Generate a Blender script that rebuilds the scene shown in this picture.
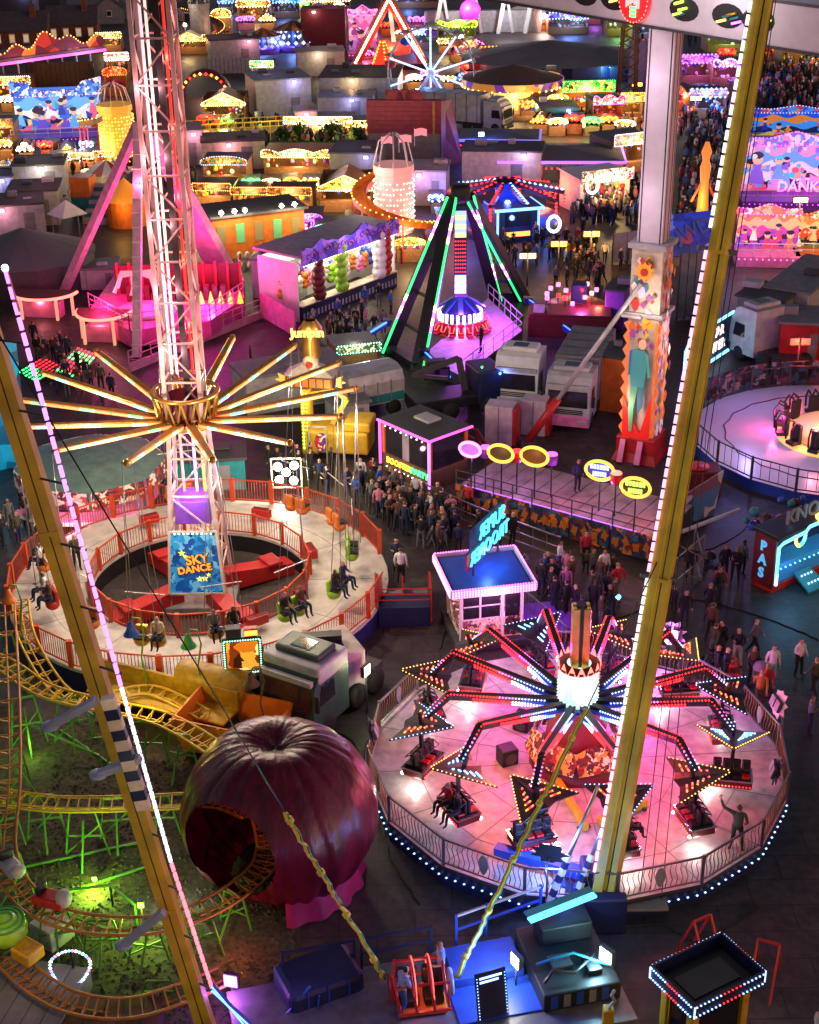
import bpy, bmesh, math, random
from mathutils import Vector, Matrix, Euler
R = math.radians
SC = bpy.context.scene
for _o in list(bpy.data.objects): bpy.data.objects.remove(_o)
COL = SC.collection
rnd = random.Random(7)

# ------------------------------------------------------------------ camera, sky, sun, exposure
FPX, PITCH, ROLL, HC = 1450.0, R(26.0), R(-0.8), 30.0
camd = bpy.data.cameras.new('camera'); cam = bpy.data.objects.new('camera', camd); COL.objects.link(cam)
camd.sensor_fit = 'VERTICAL'; camd.sensor_height = 36.0; camd.lens = 36.0 * FPX / 1024.0
camd.clip_start = 0.5; camd.clip_end = 6000
cam.location = (0, 0, HC)
cam.matrix_world = Matrix.Translation((0, 0, HC)) @ Matrix.Rotation(R(90) - PITCH, 4, 'X') @ Matrix.Rotation(ROLL, 4, 'Z')
SC.camera = cam
W = bpy.data.worlds.new('World'); SC.world = W; W.use_nodes = True
nt = W.node_tree
sky = nt.nodes.new('ShaderNodeTexSky'); sky.sky_type = 'NISHITA'; sky.sun_disc = False
SUN_EL, SUN_AZ = R(4), R(120)
sky.sun_elevation = SUN_EL; sky.sun_rotation = SUN_AZ
bg = nt.nodes['Background']; bg.inputs['Strength'].default_value = 0.155
tint = nt.nodes.new('ShaderNodeMixRGB'); tint.blend_type = 'MULTIPLY'; tint.inputs[0].default_value = 1; tint.inputs[2].default_value = (1, .72, .86, 1)   # town glow warms the dusk sky
nt.links.new(sky.outputs[0], tint.inputs[1]); nt.links.new(tint.outputs[0], bg.inputs['Color'])
sl = bpy.data.lights.new('dusk_sun', 'SUN'); sl.energy = 0.03; sl.angle = R(20); sl.color = (1, .8, .65)
so = bpy.data.objects.new('dusk_sun', sl); COL.objects.link(so)
so.rotation_euler = (R(90) - SUN_EL, 0, -SUN_AZ + R(180))
SC.view_settings.view_transform = 'Standard'; SC.view_settings.look = 'None'
SC.view_settings.exposure = 0.0; SC.view_settings.gamma = 1.0; SC.view_settings.use_curve_mapping = False
SC.render.engine = 'CYCLES'
cy = SC.cycles
cy.use_denoising = True
try: cy.denoiser = 'OPENIMAGEDENOISE'
except Exception: pass
cy.max_bounces = 5; cy.diffuse_bounces = 2; cy.glossy_bounces = 3; cy.transmission_bounces = 4
cy.sample_clamp_indirect = 3.0; cy.sample_clamp_direct = 0.0; cy.use_light_tree = True
cy.caustics_reflective = False; cy.caustics_refractive = False

# ------------------------------------------------------------------ where a thing stands (photo pixel -> point on level z)
def ray(px, py):
    x = (px - 409.5) / FPX; y = -(py - 512) / FPX
    c, s = math.cos(ROLL), math.sin(ROLL); x, y = c*x - s*y, s*x + c*y
    return (x, math.cos(PITCH) + y*math.sin(PITCH), -math.sin(PITCH) + y*math.cos(PITCH))
def G(px, py, z=0.0):
    d = ray(px, py); t = (z - HC) / d[2]
    return Vector((d[0]*t, d[1]*t, z))
def AY(px, py, Y):
    d = ray(px, py); t = Y / d[1]
    return Vector((d[0]*t, Y, HC + d[2]*t))
def proj(p):
    x, y, z = p[0], p[1], p[2] - HC
    cx = x; cyy = y*math.sin(PITCH) + z*math.cos(PITCH); cz = y*math.cos(PITCH) - z*math.sin(PITCH)
    a, b = cx/cz, cyy/cz; c, s = math.cos(ROLL), math.sin(ROLL); a, b = c*a + s*b, -s*a + c*b
    return (409.5 + FPX*a, 512 - FPX*b, FPX/cz)
def HT(base, py):
    lo, hi = -3.0, 60.0
    for _ in range(40):
        m = (lo + hi)/2
        if proj((base[0], base[1], m))[1] > py: lo = m
        else: hi = m
    return lo
def PPM(p): return proj(p)[2]

# ------------------------------------------------------------------ materials
MATS = {}
def srgb(c):
    if isinstance(c, str):
        c = tuple(int(c[i:i+2], 16)/255 for i in (0, 2, 4))
        return tuple((v/12.92 if v <= .04045 else ((v+.055)/1.055)**2.4) for v in c)
    return c
def mat(name, col, rough=.6, metal=0.0, var=.25, scale=2.0, bump=0.0, spec=.4):
    if name in MATS: return name
    m = bpy.data.materials.new(name); m.use_nodes = True; t = m.node_tree; b = t.nodes['Principled BSDF']
    col = srgb(col)
    tc = t.nodes.new('ShaderNodeTexCoord'); n = t.nodes.new('ShaderNodeTexNoise')
    n.inputs['Scale'].default_value = scale; n.inputs['Detail'].default_value = 5
    t.links.new(tc.outputs['Object'], n.inputs['Vector'])
    r = t.nodes.new('ShaderNodeValToRGB'); r.color_ramp.elements[0].position = .3; r.color_ramp.elements[1].position = .7
    lo = tuple(max(0, v*(1-var)) for v in col); hi = tuple(min(1, v*(1+var*.6)) for v in col)
    r.color_ramp.elements[0].color = (*lo, 1); r.color_ramp.elements[1].color = (*hi, 1)
    t.links.new(n.outputs['Fac'], r.inputs['Fac']); t.links.new(r.outputs['Color'], b.inputs['Base Color'])
    b.inputs['Roughness'].default_value = rough; b.inputs['Metallic'].default_value = metal
    b.inputs['Specular IOR Level'].default_value = spec
    if bump:
        bp = t.nodes.new('ShaderNodeBump'); bp.inputs['Strength'].default_value = bump; bp.inputs['Distance'].default_value = .05
        t.links.new(n.outputs['Fac'], bp.inputs['Height']); t.links.new(bp.outputs['Normal'], b.inputs['Normal'])
    m.diffuse_color = (*col, 1); MATS[name] = m
    return name
def emi(name, col, st=4.0, sample=False):
    if name in MATS: return name
    m = bpy.data.materials.new(name); m.use_nodes = True; b = m.node_tree.nodes['Principled BSDF']
    col = srgb(col)
    b.inputs['Base Color'].default_value = (*[min(.8, v) for v in col], 1)
    b.inputs['Emission Color'].default_value = (*col, 1); b.inputs['Emission Strength'].default_value = st
    m.cycles.emission_sampling = 'AUTO' if sample else 'NONE'
    MATS[name] = m; return name
def sign(name, cols, st=1.0, scale=2.0, seed=0.0):
    """backlit sign face, its glow also put into plain painted panels: irregular patches of the given colours"""
    if name in MATS: return name
    m = bpy.data.materials.new(name); m.use_nodes = True; t = m.node_tree; b = t.nodes['Principled BSDF']
    tc = t.nodes.new('ShaderNodeTexCoord'); mp = t.nodes.new('ShaderNodeMapping'); mp.inputs['Location'].default_value = (seed, seed*1.7, seed*.6)
    nz = t.nodes.new('ShaderNodeTexNoise'); nz.inputs['Scale'].default_value = scale*.9
    mx = t.nodes.new('ShaderNodeMixRGB'); mx.blend_type = 'ADD'; mx.inputs['Fac'].default_value = .8
    v = t.nodes.new('ShaderNodeTexVoronoi'); v.inputs['Scale'].default_value = scale
    t.links.new(tc.outputs['Object'], mp.inputs['Vector']); t.links.new(mp.outputs[0], nz.inputs['Vector'])
    t.links.new(mp.outputs[0], mx.inputs[1]); t.links.new(nz.outputs['Color'], mx.inputs[2]); t.links.new(mx.outputs[0], v.inputs['Vector'])
    sp = t.nodes.new('ShaderNodeSeparateColor'); t.links.new(v.outputs['Color'], sp.inputs[0])
    r = t.nodes.new('ShaderNodeValToRGB'); r.color_ramp.interpolation = 'CONSTANT'; e = r.color_ramp.elements
    cs = [srgb(c) for c in cols]
    while len(e) < len(cs): e.new(.5)
    for i, c in enumerate(cs): e[i].position = i/len(cs); e[i].color = (*c, 1)
    t.links.new(sp.outputs[0], r.inputs['Fac'])
    t.links.new(r.outputs['Color'], b.inputs['Base Color']); t.links.new(r.outputs['Color'], b.inputs['Emission Color'])
    b.inputs['Emission Strength'].default_value = st; b.inputs['Roughness'].default_value = .5
    m.cycles.emission_sampling = 'NONE'
    MATS[name] = m; return name
def glassmat(name, col=(.02, .02, .025), rough=.08):
    if name in MATS: return name
    mat(name, col, rough, 0, .3, 1.2, 0, .6); return name

# ------------------------------------------------------------------ mesh builder
class MB:
    def __init__(s): s.v = []; s.f = []; s.m = []; s.names = []; s.T = Matrix.Identity(4); s.sm = []; s.r = []
    def mi(s, n):
        if n not in s.names: s.names.append(n)
        return s.names.index(n)
    def add(s, vs, fs, m, smooth=False):
        o = len(s.v); s.r.append((o, len(s.f))); s.v += [tuple(s.T @ Vector(v)) for v in vs]; k = s.mi(m)
        for f in fs: s.f.append(tuple(i+o for i in f)); s.m.append(k); s.sm.append(smooth)
        return s
    def box(s, x0, x1, y0, y1, z0, z1, m):
        return s.add([(x0,y0,z0),(x1,y0,z0),(x1,y1,z0),(x0,y1,z0),(x0,y0,z1),(x1,y0,z1),(x1,y1,z1),(x0,y1,z1)],
                     [(0,3,2,1),(4,5,6,7),(0,1,5,4),(1,2,6,5),(2,3,7,6),(3,0,4,7)], m)
    def bbox(s, x0, x1, y0, y1, z0, z1, m, b=.03):
        """box with chamfered edges"""
        b = min(b, abs(x1-x0)*.4, abs(y1-y0)*.4, abs(z1-z0)*.4)
        bm = bmesh.new(); bmesh.ops.create_cube(bm, size=1)
        for v in bm.verts: v.co = Vector(((x0+x1)/2+v.co.x*(x1-x0), (y0+y1)/2+v.co.y*(y1-y0), (z0+z1)/2+v.co.z*(z1-z0)))
        bmesh.ops.bevel(bm, geom=bm.edges[:], offset=b, segments=2, affect='EDGES', profile=.5)
        bm.verts.index_update()
        vs = [v.co[:] for v in bm.verts]; fs = [tuple(v.index for v in f.verts) for f in bm.faces]; bm.free()
        return s.add(vs, fs, m)
    def cb(s, c, sz, m, rot=0, tilt=0):
        M = Matrix.Translation(c) @ Matrix.Rotation(rot, 4, 'Z') @ Matrix.Rotation(tilt, 4, 'X'); x, y, z = sz[0]/2, sz[1]/2, sz[2]/2
        return s.add([tuple(M @ Vector(p)) for p in [(-x,-y,-z),(x,-y,-z),(x,y,-z),(-x,y,-z),(-x,-y,z),(x,-y,z),(x,y,z),(-x,y,z)]],
                     [(0,3,2,1),(4,5,6,7),(0,1,5,4),(1,2,6,5),(2,3,7,6),(3,0,4,7)], m)
    def bar(s, p, q, w, m, h=None, w2=None, h2=None):
        h = h or w; w2 = w2 or w; h2 = h2 or h; p, q = Vector(p), Vector(q); d = (q-p).normalized()
        up = Vector((0,0,1)) if abs(d.z) < .95 else Vector((0,1,0))
        x = d.cross(up).normalized(); y = x.cross(d).normalized(); vs = []
        for c, a, b in ((p, w/2, h/2), (q, w2/2, h2/2)):
            vs += [c-x*a-y*b, c+x*a-y*b, c+x*a+y*b, c-x*a+y*b]
        return s.add(vs, [(0,3,2,1),(4,5,6,7),(0,1,5,4),(1,2,6,5),(2,3,7,6),(3,0,4,7)], m)
    def tube(s, pts, r, m, n=6, r2=None, closed=False):
        pts = [Vector(p) for p in pts]; r2 = r if r2 is None else r2; vs = []; fs = []; k = len(pts)
        for i, p in enumerate(pts):
            if closed: d = (pts[(i+1) % k] - pts[i-1])
            else: d = pts[min(i+1, k-1)] - pts[max(i-1, 0)]
            d = d.normalized(); up = Vector((0,0,1)) if abs(d.z) < .9 else Vector((0,1,0))
            x = d.cross(up).normalized(); y = x.cross(d).normalized(); rr = r + (r2-r)*i/max(1, k-1)
            vs += [p + x*math.cos(2*math.pi*j/n)*rr + y*math.sin(2*math.pi*j/n)*rr for j in range(n)]
        for i in range(k if closed else k-1):
            for j in range(n):
                a = i*n; b = ((i+1) % k)*n
                fs.append((a+j, a+(j+1) % n, b+(j+1) % n, b+j))
        if not closed: fs += [tuple(range(n-1, -1, -1)), tuple((k-1)*n+j for j in range(n))]
        return s.add(vs, fs, m, True)
    def prism(s, poly, z0, z1, m, top=None):
        n = len(poly); vs = [(x,y,z0) for x, y in poly] + [(x,y,z1) for x, y in poly]
        s.add(vs, [(i, (i+1) % n, n+(i+1) % n, n+i) for i in range(n)] + [tuple(range(n-1, -1, -1))], m)
        return s.add([(x,y,z1) for x, y in poly], [tuple(range(n))], top or m)
    def plate(s, poly, t, m, back=None):
        """outline in the local x-z plane, thickness t towards +y"""
        n = len(poly); vs = [(x,0,z) for x, z in poly] + [(x,t,z) for x, z in poly]
        s.add(vs, [tuple(range(n))], m)
        return s.add(vs, [tuple(range(2*n-1, n-1, -1))] + [(i, n+i, n+(i+1) % n, (i+1) % n) for i in range(n)], back or m)
    def lathe(s, prof, m, n=16, c=(0,0,0), a0=0, a1=360, smooth=True):
        full = (a1-a0) >= 360; k = n if full else n+1; vs = []; fs = []
        for r, z in prof:
            vs += [(c[0]+r*math.cos(R(a0+(a1-a0)*j/n)), c[1]+r*math.sin(R(a0+(a1-a0)*j/n)), c[2]+z) for j in range(k)]
        for i in range(len(prof)-1):
            for j in range(n):
                j2 = (j+1) % k; fs.append((i*k+j, i*k+j2, (i+1)*k+j2, (i+1)*k+j))
        return s.add(vs, fs, m, smooth)
    def ball(s, c, r, m, n=8, sz=(1,1,1)):
        prof = []; k = max(4, n//2+1)
        vs = []; fs = []
        for i in range(k+1):
            th = math.pi*i/k
            for j in range(n):
                ph = 2*math.pi*j/n
                vs.append((c[0]+r*sz[0]*math.sin(th)*math.cos(ph), c[1]+r*sz[1]*math.sin(th)*math.sin(ph), c[2]-r*sz[2]*math.cos(th)))
        for i in range(k):
            for j in range(n): fs.append((i*n+j, i*n+(j+1) % n, (i+1)*n+(j+1) % n, (i+1)*n+j))
        return s.add(vs, fs, m, True)
    def octa(s, c, r, m):
        x, y, z = c
        return s.add([(x-r,y,z),(x+r,y,z),(x,y-r,z),(x,y+r,z),(x,y,z-r),(x,y,z+r)],
                     [(0,2,5),(2,1,5),(1,3,5),(3,0,5),(2,0,4),(1,2,4),(3,1,4),(0,3,4)], m)
    def bulbs(s, p, q, n, r, m):
        p, q = Vector(p), Vector(q)
        for i in range(n):
            mm = m[i*len(m)//n] if isinstance(m, (list, tuple)) else m
            s.octa(p + (q-p)*((i+.5)/n), r, mm)
        return s
    def mesh(s, me, M, m):
        return s.add([tuple(M @ v.co) for v in me.vertices], [tuple(p.vertices) for p in me.polygons], m)
    def text(s, txt, size, M, m, ext=.03, bold=.0):
        me = textmesh(txt, size, ext, bold); return s.mesh(me, M, m)
    def build(s, name, parent=None, loc=None):
        me = bpy.data.meshes.new(name); me.from_pydata(s.v, [], s.f)
        for n in s.names: me.materials.append(MATS[n])
        me.polygons.foreach_set('material_index', s.m); me.polygons.foreach_set('use_smooth', s.sm); me.update()
        o = bpy.data.objects.new(name, me); COL.objects.link(o)
        if parent is not None: o.parent = parent
        if loc is not None: o.location = loc
        return o
    # (each primitive as a mesh of its own)
_T = {}
def _each(s, name, parent):
    rs = s.r + [(len(s.v), len(s.f))]
    for (v0, f0), (v1, f1) in zip(rs[:-1], rs[1:]):
        q = MB(); q.v = s.v[v0:v1]; q.f = [tuple(i-v0 for i in f) for f in s.f[f0:f1]]; q.sm = s.sm[f0:f1]; q.names = [s.names[s.m[f0]]]; q.m = [0]*(f1-f0); o = q.build(name, parent)
    return o
MB.each = _each
def textmesh(txt, size, ext, bold):
    k = (txt, size, ext, bold)
    if k not in _T:
        c = bpy.data.curves.new('lettering', 'FONT'); c.body = txt; c.size = size; c.extrude = ext; c.offset = bold
        c.align_x = 'CENTER'; c.align_y = 'CENTER'; c.resolution_u = 3
        o = bpy.data.objects.new('lettering', c); COL.objects.link(o)
        dg = bpy.context.evaluated_depsgraph_get(); dg.update()
        _T[k] = bpy.data.meshes.new_from_object(o.evaluated_get(dg)); bpy.data.objects.remove(o)
    return _T[k]
FACE = Matrix.Rotation(R(90), 4, 'X')      # lettering standing upright, read from -y

def tag(o, label, cat, group=None, kind=None):
    if label: o['label'] = label
    if cat: o['category'] = cat
    if group: o['group'] = group
    if kind: o['kind'] = kind
    return o
def thing(name, label, cat, loc, rot=0.0, group=None):
    o = bpy.data.objects.new(name, None); COL.objects.link(o); o.location = loc; o.rotation_euler = (0, 0, rot); o.empty_display_size = .3
    return tag(o, label, cat, group)
def lamp(loc, col, watts, r=.12, parent=None, spot=None, to=None, name='lamp_glow'):
    l = bpy.data.lights.new(name, 'SPOT' if spot else 'POINT'); l.energy = watts; l.color = srgb(col); l.shadow_soft_size = r
    o = bpy.data.objects.new(name, l); COL.objects.link(o); o.location = loc
    if spot:
        l.spot_size = R(spot); l.spot_blend = .5
        o.rotation_euler = (Vector(to) - Vector(loc)).to_track_quat('-Z', 'Y').to_euler()
    if parent is not None: o.parent = parent
    return o
def copy_tree(o, parent=None):
    c = o.copy(); COL.objects.link(c)
    if parent is not None: c.parent = parent
    for ch in list(o.children):
        if ch is not c: copy_tree(ch, c)
    return c
def circ(n, r, a0=0): return [(r*math.cos(a0+2*math.pi*i/n), r*math.sin(a0+2*math.pi*i/n)) for i in range(n)]

# palette
mat('asphalt', (.036, .031, .033), .55, 0, .4, .35, .15); mat('black', (.012, .012, .014), .5); mat('darkgrey', (.05, .05, .055), .55)
mat('grey', (.2, .2, .21), .6); mat('lightgrey', (.42, .42, .43), .5); mat('white', (.75, .74, .72), .45, 0, .12)
mat('cream', (.62, .55, .42), .55); mat('red', (.45, .02, .02), .4); mat('darkred', (.12, .008, .012), .55); mat('orange', (.6, .16, .02), .45)
mat('yellow', (.62, .38, .02), .4); mat('mustard', (.42, .24, .02), .45, 0, .35, 4); mat('gold', (.6, .36, .08), .3, .8); mat('green', (.04, .3, .05), .5)
mat('limegreen', (.25, .55, .03), .35); mat('teal', (.02, .2, .22), .5); mat('blue', (.02, .07, .4), .4); mat('navy', (.01, .018, .07), .5)
mat('purple', (.18, .05, .4), .5); mat('pink', (.7, .2, .42), .45); mat('steel', (.35, .35, .37), .35, .9); mat('brown', (.12, .06, .03), .6)
mat('wood', (.25, .12, .05), .6, 0, .4, 6); mat('tyre', (.015, .015, .015), .8); mat('silver', (.5, .5, .52), .4, .3); mat('chrome', (.6, .6, .62), .15, 1)
glassmat('glass')
emi('e_white', (1, .95, .9), 5); emi('e_warm', (1, .7, .32), 7); emi('e_gold', (1, .5, .1), 4); emi('e_red', (1, .03, .04), 2.6)
emi('e_pink', (1, .16, .75), 4); emi('e_magenta', (1, .08, .9), 3.5); emi('e_purple', (.55, .14, 1), 4); emi('e_blue', (.1, .25, 1), 5)
emi('e_cyan', (.12, .75, 1), 4); emi('e_green', (.06, 1, .2), 3.5); emi('e_lime', (.5, 1, .06), 3.5); emi('e_orange', (1, .25, .03), 4)
emi('e_ltblue', (.3, .5, 1), 3.4); emi('e_salmon', (1, .18, .12), 3); emi('e_flood', (1, .93, .8), 30); emi('e_violet', (.75, .35, 1), 3)
# ------------------------------------------------------------------ ground
def ground_mat():
    m = bpy.data.materials.new('fairground_asphalt'); m.use_nodes = True; t = m.node_tree; b = t.nodes['Principled BSDF']
    tc = t.nodes.new('ShaderNodeTexCoord')
    n1 = t.nodes.new('ShaderNodeTexNoise'); n1.inputs['Scale'].default_value = .12; n1.inputs['Detail'].default_value = 6
    n2 = t.nodes.new('ShaderNodeTexNoise'); n2.inputs['Scale'].default_value = 3.5; n2.inputs['Detail'].default_value = 8
    for n in (n1, n2): t.links.new(tc.outputs['Object'], n.inputs['Vector'])
    r1 = t.nodes.new('ShaderNodeValToRGB'); e = r1.color_ramp.elements; e[0].position = .35; e[0].color = (.034, .027, .028, 1); e[1].position = .7; e[1].color = (.085, .066, .058, 1)
    t.links.new(n1.outputs['Fac'], r1.inputs['Fac'])
    mx = t.nodes.new('ShaderNodeMixRGB'); mx.blend_type = 'MULTIPLY'; mx.inputs['Fac'].default_value = .8
    r2 = t.nodes.new('ShaderNodeValToRGB'); e = r2.color_ramp.elements; e[0].position = .3; e[0].color = (.35, .35, .35, 1); e[1].position = .72; e[1].color = (1.3, 1.25, 1.2, 1)
    t.links.new(n2.outputs['Fac'], r2.inputs['Fac']); t.links.new(r1.outputs[0], mx.inputs[1]); t.links.new(r2.outputs[0], mx.inputs[2])
    bk = t.nodes.new('ShaderNodeTexBrick'); bk.inputs['Scale'].default_value = .22; bk.inputs['Mortar Size'].default_value = .006; bk.inputs['Color1'].default_value = (1, 1, 1, 1); bk.inputs['Color2'].default_value = (.78, .76, .76, 1); bk.inputs['Mortar'].default_value = (.3, .3, .3, 1)
    t.links.new(tc.outputs['Object'], bk.inputs['Vector'])
    m3 = t.nodes.new('ShaderNodeMixRGB'); m3.blend_type = 'MULTIPLY'; m3.inputs[0].default_value = .9; t.links.new(mx.outputs[0], m3.inputs[1]); t.links.new(bk.outputs['Color'], m3.inputs[2])
    n4 = t.nodes.new('ShaderNodeTexNoise'); n4.inputs['Scale'].default_value = .45; n4.inputs['Detail'].default_value = 9; n4.inputs['Distortion'].default_value = 1.5; t.links.new(tc.outputs['Object'], n4.inputs['Vector'])
    r4 = t.nodes.new('ShaderNodeValToRGB'); e = r4.color_ramp.elements; e[0].position = .42; e[0].color = (.45, .42, .42, 1); e[1].position = .56; e[1].color = (1, 1, 1, 1); t.links.new(n4.outputs['Fac'], r4.inputs['Fac'])
    m5 = t.nodes.new('ShaderNodeMixRGB'); m5.blend_type = 'MULTIPLY'; m5.inputs[0].default_value = .7; t.links.new(m3.outputs[0], m5.inputs[1]); t.links.new(r4.outputs[0], m5.inputs[2])
    t.links.new(m5.outputs[0], b.inputs['Base Color'])
    rr = t.nodes.new('ShaderNodeMapRange'); rr.inputs[3].default_value = .35; rr.inputs[4].default_value = .8
    t.links.new(n1.outputs['Fac'], rr.inputs[0]); t.links.new(rr.outputs[0], b.inputs['Roughness'])
    bp = t.nodes.new('ShaderNodeBump'); bp.inputs['Strength'].default_value = .4; bp.inputs['Distance'].default_value = .03
    t.links.new(n2.outputs['Fac'], bp.inputs['Height']); t.links.new(bp.outputs[0], b.inputs['Normal'])
    MATS['ground'] = m
ground_mat()
g = MB(); g.add([(-3000,-200,0),(3000,-200,0),(3000,5000,0),(-3000,5000,0)], [(0,1,2,3)], 'ground')
tag(g.build('ground'), None, None, None, 'structure')
# rough gravel under the coaster and the dome
mat('gravel', (.06, .052, .035), .9, 0, .6, 5.5, 1.0)
def patch(name, pts, m, z=.004, kind='structure'):
    mb = MB(); ps = [G(x, y) for x, y in pts]; mb.add([(p.x, p.y, z) for p in ps], [tuple(range(len(ps)))], m)
    return tag(mb.build(name), None, None, None, kind)
patch('gravel_bed', [(-120, 1150), (300, 1150), (300, 900), (235, 760), (-60, 690)], 'gravel')
def clods():
    mb = MB(); r = random.Random(3)
    for i in range(5200):
        x, y = r.uniform(-12.5, -3.5), r.uniform(27.5, 42)
        s = r.uniform(.02, .09); a = r.uniform(0, 6.28)
        mb.add([(x+s*math.cos(a),y+s*math.sin(a),.004),(x+s*math.cos(a+2.1),y+s*math.sin(a+2.1),.004),(x+s*math.cos(a+4.2),y+s*math.sin(a+4.2),.004),(x,y,s*.9)],
               [(0,1,3),(1,2,3),(2,0,3)], 'gravel')
    o = mb.build('gravel_stones'); tag(o, 'loose stones and clods strewn under the yellow coaster', 'gravel', None, 'stuff')
clods()

# ------------------------------------------------------------------ fence builder
def fence_ring(name, label, C, Rr, n, a0, z, h, rail, barm, skip=(), wavy=False, nb=12, post=None, cat='fence', pw=.07, plate=None, name2='fence_panel'):
    t = thing(name, label, cat, (C[0], C[1], z))
    for i in range(n):
        if i in skip: continue
        A = a0 + 2*math.pi*i/n; B = a0 + 2*math.pi*(i+1)/n
        p = Vector((Rr*math.cos(A), Rr*math.sin(A), 0)); q = Vector((Rr*math.cos(B), Rr*math.sin(B), 0)); mb = MB()
        up = Vector((0,0,1)); e = (q-p)
        mb.bar(p+up*h, q+up*h, .055, rail); mb.bar(p+up*.12, q+up*.12, .05, rail)
        for k in range(1, nb):
            b = p + e*k/nb
            if wavy:
                d = e.normalized()*.05
                mb.tube([b+up*.12, b+d+up*(.12+(h-.12)*.3), b-d+up*(.12+(h-.12)*.7), b+up*h], .014, barm, 4)
            else: mb.bar(b+up*.12, b+up*h, .025, barm)
        mb.bar(p, p+up*(h+.06), pw*1.6, post or rail, pw*1.6)
        if plate and i % 2 == 0:
            c = p + e*.5 + up*h*.55; d = e.normalized(); nrm = d.cross(up)
            poly = [(0.17*math.cos(a)*(.8 if math.sin(a) < 0 else 1), .36*math.sin(a)) for a in [k*math.pi/6 for k in range(12)]]
            vs = [c + d*x + up*y + nrm*s for s in (-.02, .02) for x, y in poly]; m_ = len(poly)
            mb.add(vs, [tuple(range(m_)), tuple(range(2*m_-1, m_-1, -1))] + [(j, m_+j, m_+(j+1) % m_, (j+1) % m_) for j in range(m_)], plate)
        mb.build(name2, t)
    return t
def fence_line(name, label, pts, h, rail, barm, nb=8, cat='fence', mid=False, part='fence_panel'):
    """straight runs through world points"""
    p0 = Vector(pts[0]); t = thing(name, label, cat, p0)
    for a, b in zip(pts[:-1], pts[1:]):
        a, b = Vector(a)-p0, Vector(b)-p0; mb = MB(); up = Vector((0,0,1))
        mb.bar(a+up*h, b+up*h, .06, rail); mb.bar(a+up*.15, b+up*.15, .045, rail)
        if mid: mb.bar(a+up*h*.55, b+up*h*.55, .045, rail)
        for k in range(1, nb): mb.bar(a+(b-a)*k/nb+up*.15, a+(b-a)*k/nb+up*h, .025, barm)
        mb.bar(a, a+up*(h+.05), .08, rail); mb.bar(b-(b-a).normalized()*.09, b-(b-a).normalized()*.09+up*(h+.05), .08, rail)
        mb.build(part, t)
    return t

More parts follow.
